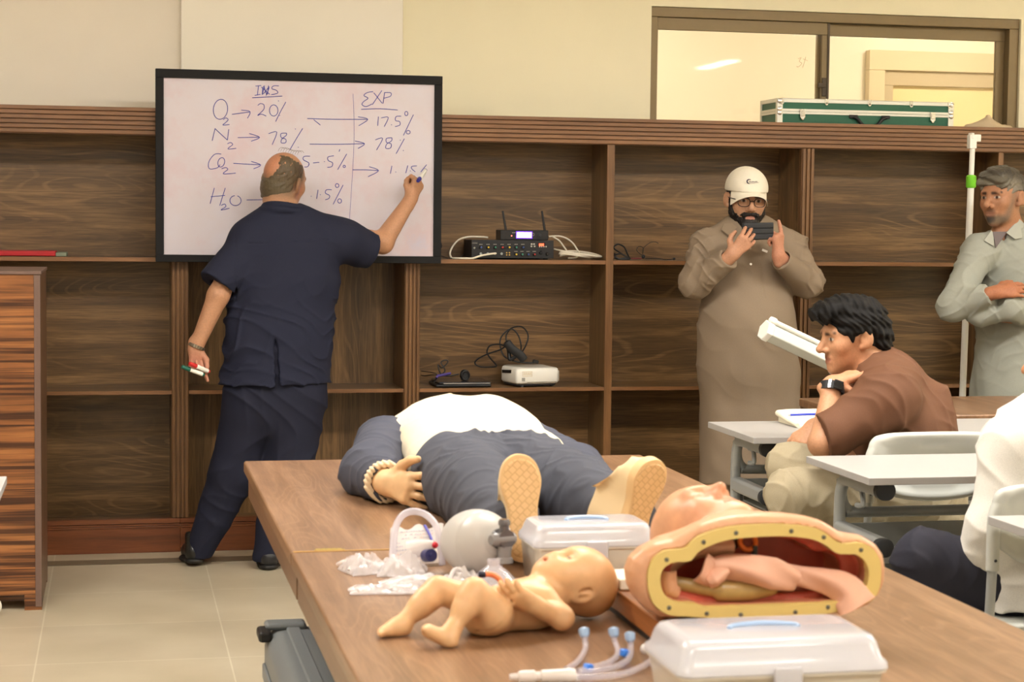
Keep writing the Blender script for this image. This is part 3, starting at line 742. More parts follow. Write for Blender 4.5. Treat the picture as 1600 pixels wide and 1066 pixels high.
# ================================================================== THINGS ON THE SHELVES
ZS1, ZS2 = S1[1]+.0006, S2[1]+.0006
def cable(name, pts, r, mat, label, cat='cable', n=8, parent=None, group=None):
    zs = (ZS1 if np.mean([p[2] for p in pts]) > 1.1 else ZS2)+r+.0006
    mb = MB(); mb.tube([V(p[0], p[1], max(p[2], zs)) for p in smooth_path(pts, n)], r, 8)
    if parent is not None: return mb.build(name, mat, parent)
    lo = np.min(np.array(pts), 0); o = mb.build(name, mat, loc=(np.mean([p[0] for p in pts]), np.mean([p[1] for p in pts]), lo[2]))
    return tag(o, label, cat, group)
def amplifier():
    Y = .03; x0 = at(737, 390, Y)[0]; x1 = at(865, 390, Y)[0]; z0 = ZS1; z1 = at(800, 375.5, Y)[2]
    t = thing('mixer_amplifier', 'black mixer amplifier with rows of coloured knobs on the upper shelf', 'amplifier', ((x0+x1)/2, .14, z0))
    MB().bb((x0+.004, Y+.006, z0+.008), (x1-.004, Y+.21, z1-.001)).build('case', BLACKM, t, bevel=.002)
    MB().bb((x0, Y, z0+.006), (x1, Y+.006, z1)).build('front_panel', plain('black amplifier front', (26, 26, 29), .5), t, bevel=.001)
    f = MB()
    for (x, y) in ((x0+.03, Y+.03), (x1-.03, Y+.03), (x0+.03, Y+.18), (x1-.03, Y+.18)): f.cyl((x, y, z0), (x, y, z0+.009), .012, seg=12)
    f.build('foot', BLACK, t)
    P = lambda u, v: at(700+u/8, 320+v/8, Y)
    kc = {'b': (60, 84, 140), 'y': (210, 180, 60), 'g': (60, 130, 110), 'r': (170, 50, 50), 'w': (225, 215, 190)}
    row1 = zip((410, 500, 587, 677, 763, 850, 935), 'bygrygb'); row2 = zip((848, 925, 1000, 1078), 'ygbr')
    TXT = plain('pale panel print', (190, 186, 176), .6)
    for (u, c), v in [(k, 532) for k in row1]+[(k, 620) for k in row2]:
        p = P(u, v)
        k = MB().lathe(p, (0, -1, 0), [(0, .0075), (.003, .0075), (.004, .006), (.012, .005)], 16).build('knob', BLACK, t)
        MB().lathe(p+V(0, -.012, 0), (0, -1, 0), [(0, .0042), (.002, .004)], 14).build('knob_cap', plain('knob '+c, kc[c], .4), k)
        q = MB()
        for i in range(4): q.bb(p+V(-.007+i*.0038, -.0006, .0115), p+V(-.0045+i*.0038, .0005, .0135))
        q.build('print', TXT, t)
    for u in (410, 497, 585, 670):
        j = MB().lathe(P(u, 612), (0, -1, 0), [(0, .0055), (.003, .0055), (.003, .0035), (.0005, .0032)], 14).build('jack_socket', GREYM, t)
    j = MB()
    for (u, v) in ((733, 600), (767, 600), (733, 628), (767, 628)): j.lathe(P(u, v), (0, -1, 0), [(0, .0032), (.005, .003)], 10)
    j.build('phono_sockets', plain('gold socket', (206, 170, 90), .35, metal=.6), t)
    p = P(1170, 505); MB().bb(p+V(-.016, -.001, -.009), p+V(.016, .0005, .009)).build('display_window', plain('dark red window', (50, 10, 10), .2), t)
    d = MB()
    for i, u in enumerate((1145, 1160, 1175, 1190)):
        for v in (490, 500, 509): q = P(u, v); d.bb(q+V(-.0028, -.002, -.0014), q+V(.0028, -.001, .0014))
    d.build('led_digits', plain('red led', (255, 90, 60), .4, emit=(255, 80, 50), es=4), t)
    q = MB()
    for i in range(4):
        p = P(1145+i*27, 524); q.lathe(p, (0, -1, 0), [(0, .0035), (.002, .003)], 8)
    for (u, v) in ((1045, 492), (1075, 492), (1042, 520), (1082, 520)): q.bb(P(u, v)+V(-.0035, -.002, -.003), P(u, v)+V(.0035, 0, .003))
    q.build('buttons', TXT, t)
    # maker's name and round emblem
    q = MB()
    for i in range(5):
        p = P(305+i*14, 478); q.tube([p+V(-.002, -.001, -.003), p+V(0, -.001, .003), p+V(.002, -.001, -.003)], .0005, 5)
    for i in range(4):
        a = PI*i/4; p = P(330, 540); q.tube([p+V(math.cos(a)*.005, -.001, math.sin(a)*.005), p-V(math.cos(a)*.005, .001, math.sin(a)*.005)], .0007, 5)
    q.build('maker_mark', TXT, t)
    for (u, v) in ((1160, 600), (1240, 615)): MB().lathe(P(u, v), (0, -1, 0), [(0, .0075), (.006, .0065), (.008, .005)], 16).build('knob', BLACK, t)
    return x0, x1, z1
ax0, ax1, az = amplifier()
def receiver():
    Y = .035; x0 = at(782, 360, Y)[0]; x1 = at(857, 360, Y)[0]; z0 = az+.001; z1 = z0+.043
    t = thing('wireless_receiver', 'black wireless microphone receiver with glowing violet display and two antennas', 'receiver', ((x0+x1)/2, Y+.05, z0))
    MB().bb((x0, Y, z0), (x1, Y+.1, z1)).build('case', BLACK, t, bevel=.003)
    P = lambda u, v: at(700+u/8, 320+v/8, Y)
    a, b = P(862, 345), P(1042, 412)
    MB().bb((a[0]-.004, Y-.001, b[2]-.004), (b[0]+.004, Y+.001, a[2]+.004)).build('display_bezel', plain('violet bezel', (90, 40, 200), .3, emit=(90, 30, 230), es=2.5), t)
    MB().bb((a[0], Y-.002, b[2]), (b[0], Y, a[2])).build('display', plain('lit display', (240, 225, 255), .3, emit=(226, 205, 255), es=7), t)
    MB().lathe(P(1143, 378), (0, -1, 0), [(0, .0085), (.002, .009), (.002, .007), (.006, .006)], 20).build('dial', GREYD, t)
    MB().lathe(P(795, 388), (0, -1, 0), [(0, .0025), (.002, .002)], 10).build('led', plain('red lamp', (255, 120, 110), .4, emit=(255, 90, 80), es=5), t)
    q = MB(); q.tube([P(1065, 372)+V(math.cos(i*PI/8)*.005, -.001, math.sin(i*PI/8)*.005) for i in range(16)], .0006, 5, closed=True)
    for i in range(4): p = P(806+i*11, 350); q.bb(p+V(-.001, -.001, -.0015), p+V(.001, 0, .0015))
    q.build('panel_print', plain('pale panel print', (190, 186, 176), .6), t)
    for (u0, v0, u1, v1) in ((728, 345, 684, 78), (1212, 345, 1174, 78)):
        A = at(700+u0/8, 320+v0/8, Y+.02); B = at(700+u1/8, 320+v1/8, Y+.03)
        o = MB().tube([A+V(0, 0, -.03), A+(B-A)*.1, B], [.006, .0055, .0045], 12).build('antenna', BLACKM, t)
        MB().lathe(A+V(0, 0, -.03), (0, 0, 1), [(0, .008), (.012, .008), (.02, .006)], 12).build('antenna_base', BLACK, o)
receiver()
WC = plain('white cable', (226, 218, 200), .5)
P8 = lambda u, v, Y: at(700+u/8, 320+v/8, Y)
cable('audio_cable', [P8(600, 609, .012), P8(540, 614, -.002), P8(420, 635, -.004), P8(300, 672, .0), P8(170, 692, .004), P8(60, 675, .03), P8(25, 610, .06), P8(60, 520, .1), P8(140, 435, .15), P8(260, 402, .16), P8(420, 402, .16), P8(500, 410, .15)], .004, WC, 'white cable looping left from the front of the mixer amplifier')
cable('audio_cable', [P8(1262, 398, .13), P8(1380, 392, .14), P8(1480, 420, .15), P8(1560, 480, .14), P8(1615, 560, .12), P8(1640, 610, .1), P8(1600, 660, .08), P8(1500, 668, .07)], .0035, WC, 'white cable arching down right from the wireless receiver')
cable('audio_cable', [P8(1310, 402, .12), P8(1390, 450, .12), P8(1460, 540, .11), P8(1530, 620, .09), P8(1700, 645, .08), P8(1880, 655, .07), P8(1925, 640, .1)], .0035, WC, 'white cable falling from the receiver and running out along the shelf')
cb = [P8(1325, 555, .1)]
for i in range(3):
    cb += [P8(1420, 575+i*18, .07-.02*i), P8(1650, 615+i*14, .05), P8(1915-60*i, 650+i*6, .06+.01*i), P8(1760, 600+i*20, .12), P8(1500, 580+22*i, .14), P8(1400, 640, .11)]
cable('coiled_cable', cb, .0036, WC, 'white cable coiled flat on the shelf right of the amplifier')
cable('thin_cable', [at(686, 372, .02), at(690, 385, .05), at(684, 396, .06), at(695, 402, .04), at(706, 404, .03), at(718, 403, .06), at(724, 398, .12)], .002, BLACK, 'thin black cable behind the whiteboard edge, left of the amplifier')
# red folder at the end of the upper shelf
rf = thing('folder', 'red folder lying on the upper shelf above the podium', 'folder', (-.38, .14, ZS1))
MB().bb((-.62, .05, ZS1+.001), (-.245, .26, ZS1+.022)).build('cover', plain('red cover', (176, 30, 38), .4), rf, bevel=.004)
MB().bb((-.245, .055, ZS1), (-.2, .255, ZS1+.016)).build('pages', plain('grey green pages', (120, 128, 108), .6), rf, bevel=.003)
# headset microphone
def headset():
    P = lambda u, v, Y: at(660+u/3.552, 320+v/3.552, Y)
    t = thing('headset_microphone', 'black headset microphone with thin boom on the right half of the upper shelf', 'microphone', (2.24, .06, ZS1))
    MB().tube(smooth_path([P(1235, 297, .05), P(1300, 298, .045), P(1350, 304, .04), P(1400, 301, .04)], 5), .0018, 8).build('boom', BLACK, t)
    MB().lathe(P(1390, 301, .04), (1, 0, .05), [(0, .003), (.003, .0055), (.009, .005), (.012, .002)], 10).build('capsule', BLACKM, t)
    MB().tube(smooth_path([P(1225, 285, .06), P(1190, 255, .08), P(1200, 232, .09), P(1225, 240, .08), P(1222, 275, .06)], 6), .0015, 6).build('ear_hook', BLACK, t)
    MB().tube(smooth_path([P(1222, 275, .06), P(1228, 240, .08), P(1262, 212, .1), P(1290, 206, .1), P(1310, 215, .1)], 6), .0014, 6).build('band', BLACKM, t)
    MB().lathe(P(1225, 297, .05), (0, -.3, 1), [(0, .004), (.004, .008), (.012, .008), (.016, .004)], 12).build('earpiece', GREYD, t)
    MB().bb(P(1160, 302, .05)+V(0, -.004, 0), P(1215, 296, .05)+V(0, .006, .001)).build('clip', plain('dark red clip', (110, 40, 40), .5), t, bevel=.001)
headset()
P3 = lambda u, v, Y: at(660+u/3.552, 320+v/3.552, Y)
cable('coiled_cable', [P3(1065, 290, .05), P3(1100, 302, .04), P3(1140, 298, .05), P3(1100, 272, .06), P3(1068, 285, .05), P3(1110, 304, .045), P3(1150, 300, .05), P3(1100, 268, .07), P3(1062, 240, .09), P3(1085, 220, .1), P3(1120, 235, .09), P3(1138, 275, .07), P3(1150, 302, .05), P3(1120, 296, .06), P3(1075, 300, .05), P3(1068, 270, .06)], .0035, BLACK, 'black cable bunched beside the headset microphone')
# projector on the lower shelf
def projector():
    G = lambda u, v, Y: at(650+u/6.4, 500+v/6.4, Y)
    zb = ZS2
    t = thing('projector', 'white projector on the lower shelf with a black cable on top', 'projector', (1.77, .12, zb))
    fl = G(1010, 600, .0)[0]; fr = G(1435, 600, .05)[0]; bl = G(835, 540, .2)[0]
    # plan outline: front-left, front-right, back-right, back-left
    plan = [(fl, .01), (fr, .045), (fr-.03, .25), (bl+.03, .24), (bl, .17)]
    z0, z1 = zb+.014, zb+.082
    def ring(z, s): 
        c = np.mean(np.array(plan), 0); out = []
        P = [c+(np.array(p)-c)*s for p in plan]; n = len(P)
        for i in range(n):
            a, b, d = P[i-1], P[i], P[(i+1) % n]
            for k in range(5):
                q = k/4; r_ = .022
                u0 = b+unit(a-b)*r_; u1 = b+unit(d-b)*r_
                p = (1-q)**2*u0+2*q*(1-q)*b+q*q*u1; out.append((p[0], p[1], z))
        return out
    MB().loft([ring(z0, .95), ring(z0+.008, 1), ring(z1-.016, 1), ring(z1-.004, .975), ring(z1, .93)]).build('body', WHITE, t, angle=60)
    MB().loft([ring(zb+.006, .9), ring(z0+.002, .95)]).build('base', plain('projector underside', (60, 60, 62), .5), t)
    f = MB()
    for (x, y) in ((fl+.03, .035), (fr-.03, .07), (bl+.05, .2), (fr-.05, .22)): f.cyl((x, y, zb), (x, y, zb+.012), .008, seg=12)
    f.build('foot', GREYD, t)
    dF = unit(V(fr-fl, .035, 0))
    def on(s, z, o=.001): p = V(fl, .01, z)+dF*s; return p+V(dF[1], -dF[0], 0)*o
    LW = (fr-fl)
    # tan maker's badge with strokes, square button, long seam
    BAD = plain('tan badge print', (214, 190, 140), .6)
    q = MB(); a = .028
    q.tube([on(a, zb+.048), on(a+.045, zb+.048), on(a+.045, zb+.068), on(a, zb+.068)], .0008, 4, closed=True)
    for i in range(4): q.tube([on(a+.006+i*.010, zb+.053), on(a+.006+i*.010, zb+.063), on(a+.012+i*.010, zb+.0625), on(a+.009+i*.010, zb+.058), on(a+.013+i*.01, zb+.053)], .0009, 5)
    q.build('maker_badge', BAD, t)
    q = MB(); p0 = on(.032, zb+.034, .0006); q.box(p0, (.014, .003, .014)); q.build('button', plain('grey button', (150, 148, 140), .4), t)
    q = MB(); q.tube([on(.05, zb+.022, .0005), on(LW-.012, zb+.022, .0005)], .0012, 4); q.build('seam', plain('seam grey', (168, 164, 154), .5), t)
    q = MB()
    for i in range(9): q.bb((fr-.006-.001*i*.2, .06+i*.018, zb+.025), (fr+.001-.0027*i, .068+i*.018, zb+.068))
    q.build('vent_grille', plain('seam grey', (168, 164, 154), .5), t)
    A, B = V(fl, .01, 0), V(bl, .17, 0); d = unit(B-A); nn = V(d[1], -d[0], 0); nn = nn if nn[0] < 0 else -nn
    q = MB(); q.loft([[A+d*s+nn*o+V(0, 0, z) for (s, z) in ((.055, zb+.058), (.15, zb+.052), (.15, zb+.066), (.055, zb+.072))] for o in (-.004, .0012)]); q.build('lens_slot', BLACK, t)
projector()
G6 = lambda u, v, Y: at(650+u/6.4, 500+v/6.4, Y)
cable('power_cable', [G6(1210, 428, .08), G6(1120, 430, .09), G6(980, 412, .12), G6(880, 360, .15), G6(840, 250, .17), G6(860, 160, .18), G6(950, 90, .18), G6(1020, 150, .17), G6(1050, 250, .16), G6(1050, 330, .13), G6(1100, 250, .15), G6(1120, 150, .16), G6(1060, 70, .17), G6(960, 80, .17), G6(905, 150, .17), G6(900, 240, .16), G6(860, 290, .16), G6(720, 340, .16), G6(620, 390, .15), G6(590, 435, .13), G6(650, 470, .13), G6(780, 470, .15), G6(800, 450, .17), G6(740, 380, .17), G6(710, 320, .17), G6(740, 260, .17), G6(820, 245, .17), G6(890, 262, .15), G6(940, 300, .12)], .0035, BLACK, 'black power cable looped above the white projector')
t = thing('power_adapter', 'black power brick and cable bundle on top of the white projector', 'adapter', (1.78, .11, ZS2+.084))
MB().tube(smooth_path([G6(900, 215, .12), G6(960, 290, .11), G6(1040, 350, .10), G6(1085, 405, .10)], 5), [.006]+[.013]*14+[.009], 10, flat=1.5).build('bundle', BLACKM, t)
MB().box(G6(1195, 428, .075)+V(0, 0, .004), (.026, .02, .016), rotm(0, .2, 0)).build('plug', BLACK, t, bevel=.004)
MB().tube(smooth_path([G6(915, 240, .13), G6(930, 330, .13), G6(940, 395, .12), G6(1000, 360, .11)], 5), .009, 10).build('tie', BLACK, t)
def laptop():
    t = thing('laptop', 'closed black laptop with silver rim on the lower shelf', 'laptop', (1.46, .12, ZS2))
    a = G6(200, 600, .03)[0]; b = G6(755, 600, .03)[0]
    MB().bb((a, .03, ZS2+.001), (b, .23, ZS2+.014)).build('base', BLACK, t, bevel=.006, seg=3)
    MB().bb((a+.012, .028, ZS2+.0145), (b-.002, .23, ZS2+.024)).build('lid', plain('glossy black lid', (26, 26, 34), .2), t, bevel=.004)
    MB().bb((a+.032, .0262, ZS2+.016), (b-.006, .029, ZS2+.020)).build('rim', plain('silver rim', (206, 206, 210), .25, metal=.8), t)
    return a, b
la, lb = laptop()
t = thing('laptop_charger', 'black charger with coiled lead and blue tape on the closed laptop', 'charger', (1.43, .1, ZS2+.025))
def coilp(cx, cy, cz, r, n, dz):
    return [V(cx+math.cos(i*.7)*r, cy+math.sin(i*.7)*r*.5, cz+dz*i/n+math.sin(i*1.9)*.004) for i in range(n)]
c0 = G6(490, 500, .10)
MB().tube(smooth_path([V(c0[0]+math.cos(i*1.05)*.017, c0[1]+math.sin(i*.33)*.016, ZS2+.048+math.sin(i*1.05)*.02) for i in range(34)], 4), .0042, 8).build('coiled_lead', BLACK, t)
MB().box(V(c0[0], c0[1]+.005, ZS2+.046), (.03, .03, .04)).build('brick', BLACKM, t, bevel=.004)
MB().tube(smooth_path([G6(430, 540, .09), G6(330, 560, .08), G6(250, 540, .07), G6(220, 450, .08), G6(260, 480, .09), G6(320, 420, .10), G6(290, 402, .10), G6(250, 430, .1), G6(290, 510, .08), G6(210, 580, .06), V(la-.01, .03, ZS2+.02)], 6), .003, 8).build('lead', BLACK, t)
MB().tube([G6(345, 535, .075), G6(215, 560, .05), G6(205, 580, .045)], .006, 8).build('tape', plain('blue violet tape', (74, 58, 130), .5), t)
cable('thin_cable', [G6(52, 512, .16), G6(120, 520, .14), G6(190, 535, .1), G6(208, 548, .07), G6(150, 552, .12), G6(90, 560, .15), G6(52, 552, .17)], .002, BLACK, 'thin black cable running left from the laptop charger')

# ================================================================== ON TOP OF THE BOOKCASE
def flight_case():
    x0, x1, y0, y1, z0, z1 = 2.869, 3.712, .03, .255, CT-.0395, 1.955
    t = thing('flight_case', 'green flight case with aluminium edges on top of the bookcase', 'case', ((x0+x1)/2, (y0+y1)/2, z0))
    GR = plain('dark green case board', (30, 92, 68), .5, noise=.1, nscale=200); AL = plain('aluminium', (206, 206, 196), .35, metal=.55)
    zl = 1.898
    MB().bb((x0+.004, y0+.004, z0+.003), (x1-.004, y1-.004, zl)).build('base', GR, t)
    MB().bb((x0+.004, y0+.004, zl), (x1-.004, y1-.004, z1-.003)).build('lid', GR, t)
    e = MB(); w_ = .017
    for (za, zb_) in ((z0, z0+w_), (zl-.011, zl-.0005), (zl+.0005, zl+.012), (z1-w_, z1)):
        e.bb((x0, y0, za), (x1, y0+.006, zb_)); e.bb((x0, y0, za), (x0+.006, y1, zb_)); e.bb((x1-.006, y0, za), (x1, y1, zb_)); e.bb((x0, y1-.006, za), (x1, y1, zb_))
    for x in (x0, x1-.026):
        for y in (y0-.0005, y1-.0055): e.bb((x, y, z0), (x+.026, y+.006, z1))
    for x in (x0-.0005, x1-.0055):
        for y in (y0, y1-.02): e.bb((x, y, z0), (x+.006, y+.02, z1))
    e.bb((x0, y0, z1-.003), (x1, y0+.016, z1+.001)); e.bb((x0, y1-.016, z1-.003), (x1, y1, z1+.001)); e.bb((x0, y0, z1-.003), (x0+.016, y1, z1+.001)); e.bb((x1-.016, y0, z1-.003), (x1, y1, z1+.001))
    e.build('edging', AL, t, bevel=.001)
    CH = plain('chrome', (225, 225, 222), .15, metal=.9)
    for x in (2.987, 3.609):
        m = MB(); m.bb((x-.012, y0-.008, zl-.028), (x+.012, y0, zl+.012)); m.bb((x-.008, y0-.012, zl-.02), (x+.008, y0-.006, zl+.004)); m.lathe((x, y0-.004, zl-.03), (0, -1, 0), [(0, .009), (.005, .007)], 14); m.build('latch', CH, t, bevel=.002)
    for x in (x0+.022, 3.10, 3.305, 3.505, x1-.022):
        m = MB(); m.bb((x-.008, y0-.004, z1-.02), (x+.008, y0, z1+.002)); m.lathe((x, y0-.001, z1-.02), (0, -1, 0), [(0, .008), (.003, .007)], 12); m.build('clip', CH, t, bevel=.001)
    for x in (x0+.012, x1-.012):
        for z in (z1-.012, zl-.006, zl+.01): MB().lathe((x, y0-.001, z), (0, -1, 0), [(0, .012), (.003, .011), (.006, .006)], 14).build('corner_rivet', CH, t)
    MB().tube(smooth_path([(3.225, y0-.004, 1.880), (3.245, y0-.007, 1.872), (3.27, y0-.008, 1.846), (3.305, y0-.008, 1.836), (3.34, y0-.008, 1.846), (3.365, y0-.007, 1.872), (3.385, y0-.004, 1.880)], 5), .0075, 10).build('handle', BLACK, t)
    m = MB()
    for x in (3.228, 3.382): m.bb((x-.02, y0-.008, 1.874), (x+.02, y0, 1.889))
    m.build('handle_mount', BLACKM, t, bevel=.002)
flight_case()

# white pole with green clamp
t = thing('pole', 'white telescopic pole with lime green clamp leaning by the bookcase', 'pole', (3.64, -.28, 0))
pb, pt = V(3.634, -.28, 0), at(1519.5, 228, -.28)
dP = unit(pt-pb); cl = pb+dP*np.linalg.norm(at(1517, 283, -.28)-pb)
MB().cyl(pb, cl, .0145, seg=16).build('lower_tube', WHITE, t); MB().cyl(cl, pt, .0115, seg=16).build('upper_tube', WHITE, t)
MB().lathe(cl-dP*.03, dP, [(0, .018), (.006, .022), (.05, .022), (.056, .016)], 16).build('clamp', plain('lime green plastic', (122, 206, 52), .4), t)
m = MB(); m.bb(pt+V(-.02, -.016, -.012), pt+V(.013, .016, .048)); m.bb(pt+V(.008, -.014, .018), pt+V(.034, .014, .05)); m.bb(pt+V(-.014, -.018, .03), pt+V(.0, .018, .056)); m.build('connector', WHITE, t, bevel=.003)
MB().lathe(pb, dP, [(0, .02), (.03, .018), (.035, .0145)], 14).build('foot_cap', GREYD, t)

# rolled projection screen, propped on the wooden table
def screen():
    A = at(1197, 517, -1.72); B = at(1412, 634, -1.62)
    B = B+V(0, 0, .752+.034-B[2])
    d = unit(B-A); side = unit(V(-.25, .97, 0)-d*np.dot(V(-.25, .97, 0), d)); up = np.cross(d, side); up = up if up[2] > 0 else -up
    t = thing('projection_screen', 'white rolled-up projection screen sticking out slantwise past the seated man', 'projection screen', (B[0], B[1], .752))
    CS = plain('white screen casing', (204, 206, 198), .4)
    n = 6
    def hexa(c, r): return [c+(side*math.cos(2*PI*k/n+.3)+up*math.sin(2*PI*k/n+.3)*1.05)*r for k in range(n)]
    MB().loft([hexa(A, .034), hexa(B, .034)]).build('casing', CS, t, bevel=.004)
    MB().loft([hexa(A-d*.012, .034), hexa(A-d*.008, .037), hexa(A+d*.012, .037)]).build('end_cap', WHITE, t, bevel=.002)
    o = up*.052+side*.012
    A2 = at(1200, 502, -1.735); off = A2-A; off = off-d*np.dot(off, d)+up*.008
    MB().tube([A+off+d*.004, B+off], .0085, 12).build('bar', WHITE, t)
    MB().lathe(A+off-d*.012, d, [(0, .006), (.004, .0125), (.018, .0135), (.026, .0125), (.03, .008)], 14).build('bar_end', WHITE, t)
    MB().loft([hexa(B-d*.02, .036), hexa(B+d*.01, .036)]).build('end_cap', WHITE, t, bevel=.002)
screen()

# notebook and pen
def notebook():
    t = thing('notebook', 'open notebook with cream pages on the grey desk', 'notebook', (2.3, -2.02, .74))
    x0, x1, y0, y1 = 2.160, 2.44, -2.165, -1.985; zz = .7405
    PG = plain('cream paper', (240, 232, 208), .7, noise=.03, nscale=90); rings = []
    vs = []; fs = []; nx, ny = 13, 9
    for s in (0, 1):
        for j in range(ny):
            for i in range(nx):
                u = i/(nx-1); v = j/(ny-1)
                x = x0+(x1-x0)*u; y = y0+(y1-y0)*v
                bulge = .010*min(1, u*6)**.5
                curl = .012*max(0, 1-v*4)*math.sin(u*7)
                z = zz+(0 if s == 0 else .004+bulge*.3+.036*v**.9)
                vs.append((x+(.02 if j == 0 else 0)*math.sin(u*9)*.3, y+.01*math.sin(u*11)*(j == 0), z))
    n = nx*ny
    for s in (0, 1):
        for j in range(ny-1):
            for i in range(nx-1):
                a = s*n+j*nx+i; q = (a, a+1, a+1+nx, a+nx); fs.append(q[::-1] if not s else q)
    rim = [i for i in range(nx)]+[nx-1+j*nx for j in range(1, ny)]+[(ny-1)*nx+i for i in range(nx-2, -1, -1)]+[j*nx for j in range(ny-2, 0, -1)]
    for a, b in zip(rim, rim[1:]+rim[:1]): fs.append((a, b, b+n, a+n))
    MB().add(vs, fs).build('pages', PG, t, angle=60)
    MB().tube(smooth_path([(x0, y0, zz+.008), (x0-.004, -2.08, zz+.019), (x0-.002, y1, zz+.030)], 5), [.007]*4+[.009]*4+[.0105]*3, 10).build('rolled_pages', PG, t)
    MB().bb((x0-.002, y0+.004, .7402), (x1+.003, y1+.004, .7412)).build('cover', plain('grey cover', (150, 146, 136), .6), t)
notebook()
t = thing('pen', 'blue pen lying across the open notebook pages', 'pen', (2.28, -2.06, .766))
a, b = at(1231, 649, -2.06), at(1290, 646.5, -2.06)
MB().cyl(a+(b-a)*.06, b, .0042, seg=10).build('barrel', plain('blue pen plastic', (52, 70, 190), .35), t); MB().cyl(a, a+(b-a)*.06, .001, .0038, seg=10).build('tip', GREYM, t)

# suitcase under the table edge
def suitcase():
    t = thing('suitcase', 'grey ribbed suitcase on the floor against the table side', 'suitcase', (.47, -3.95, 0))
    SG = plain('grey suitcase shell', (112, 116, 118), .45, bump=.15, bscale=400)
    x0, x1, y0, y1, z1 = .318, .60, -4.42, -3.72, .50
    MB().bb((x0, y0, .045), (x1, y1, z1)).build('shell', SG, t, bevel=.04, seg=4)
    r_ = MB()
    for k in range(4):
        x = x0+.045+k*.052; r_.bb((x, y0+.04, z1-.002), (x+.03, y1-.05, z1+.006))
    for k in range(4):
        z = .12+k*.09; r_.bb((x0-.006, y0+.05, z), (x0+.002, y1-.05, z+.035))
    r_.build('ribs', SG, t, bevel=.004)
    h = MB(); h.bb((x0-.018, y1-.105, z1-.02), (x0+.012, y1-.03, z1+.004)); h.build('corner_guard', BLACK, t, bevel=.008, seg=3)
    h = MB(); h.bb((x0+.0, y1-.07, z1-.002), (x0+.09, y1-.015, z1+.014)); h.build('handle_housing', SG, t, bevel=.008, seg=3)
    h = MB()
    for (x, y) in ((x0+.05, y0+.06), (x1-.05, y0+.06), (x0+.05, y1-.06), (x1-.05, y1-.06)):
        h.lathe((x-.012, y, .025), (1, 0, 0), [(0, .02), (.003, .025), (.021, .025), (.024, .02)], 16)
        h.bb((x-.02, y-.02, .03), (x+.02, y+.02, .06))
    h.build('wheels', BLACK, t)
    h = MB(); h.tube(smooth_path([(x0-.004, -4.2, .33), (x0-.02, -4.22, .30), (x0-.02, -4.3, .29), (x0-.004, -4.32, .33)], 5), .009, 8); h.build('side_handle', plain('grey handle', (140, 142, 142), .4), t)
suitcase()
# ================================================================== PEOPLE
def basis(fwd, up):
    """columns: person's right, forward, up"""
    f = unit(fwd); u = np.array(up, float); u = unit(u-f*(u @ f)); r = np.cross(f, u)
    return np.stack([r, f, u], 1)
class Head:
    def __init__(s, c, fwd, up, k=1.0):
        s.c = np.array(c, float); s.M = basis(fwd, up); s.k = k
    def L(s, x, y, z): return s.c+s.M @ (np.array([x, y, z], float)*s.k)
    def E(s, c, r): return ell(s.L(*c), np.array(r)*s.k, s.M)
    def R(s, a, b, ra, rb=None): return rc(s.L(*a), s.L(*b), ra*s.k, (ra if rb is None else rb)*s.k)
    def Sp(s, c, r): return sph(s.L(*c), r*s.k)
    def P(s, c, n): return plane(s.L(*c), s.M @ np.array(n, float))
    def ops(s, jaw=1.0, nose=1.0, closed=False, ears=True):
        j = jaw
        o = [U(s.E((0, -.014, .030), (.076, .097, .088)), .02), U(s.E((0, .034, -.012), (.063, .062, .086)), .03),
             U(s.E((0, .030, -.066), (.054*j, .054, .046)), .03), U(s.Sp((0, .074, -.097), .019*j), .03),
             U(s.E((.040, .060, -.022), (.024, .022, .022)), .02), U(s.E((-.040, .060, -.022), (.024, .022, .022)), .02),
             U(s.R((-.036, .082, .022), (.036, .082, .022), .012), .016),
             S(s.Sp((.032, .103, .005), .017), .014), S(s.Sp((-.032, .103, .005), .017), .014),
             U(s.Sp((.032, .077, .005), .0125), .004), U(s.Sp((-.032, .077, .005), .0125), .004),
             U(s.R((0, .086, .018), (0, .112*nose, -.026), .008, .0125), .012), U(s.Sp((.013, .099, -.032), .0085), .008), U(s.Sp((-.013, .099, -.032), .0085), .008),
             S(s.Sp((.006, .106, -.042), .004), .003), S(s.Sp((-.006, .106, -.042), .004), .003),
             U(s.R((-.020, .084, -.058), (.020, .084, -.058), .0065), .008), U(s.R((-.016, .085, -.070), (.016, .085, -.070), .0075), .008),
             S(s.R((-.023, .094, -.0635), (.023, .094, -.0635), .0022), .004)]
        if closed:
            o += [U(s.E((.032, .080, .003), (.017, .010, .012)), .004), U(s.E((-.032, .080, .003), (.017, .010, .012)), .004)]
        if ears:
            for e in (1, -1):
                Mr = s.M @ rotm(0, 0, e*.35)
                o += [U(ell(s.L(e*.083, -.016, -.004), np.array((.0085, .021, .032))*s.k, Mr), .005), S(ell(s.L(e*.0925, -.008, .002), np.array((.007, .012, .020))*s.k, Mr), .004), U(s.Sp((e*.075, -.002, -.03), .009), .008)]
        return o
    def paint(s, skin, lips=(150, 90, 80), brow=(40, 30, 26), iris=(40, 26, 20), eyes=True, white=(196, 184, 174)):
        p = [(s.E((0, .088, -.064), (.024, .02, .012)), lips, .006, .7)]
        if eyes:
            for e in (1, -1):
                p += [(s.E((e*.032, .086, .005), (.0135, .013, .0048)), white, .0025), (s.Sp((e*.032, .089, .005), .0068), iris, .0025)]
        if brow:
            for e in (1, -1): p += [(s.R((e*.016, .094, .023), (e*.05, .080, .025), .0065, .005), brow, .004, .9)]
        return p
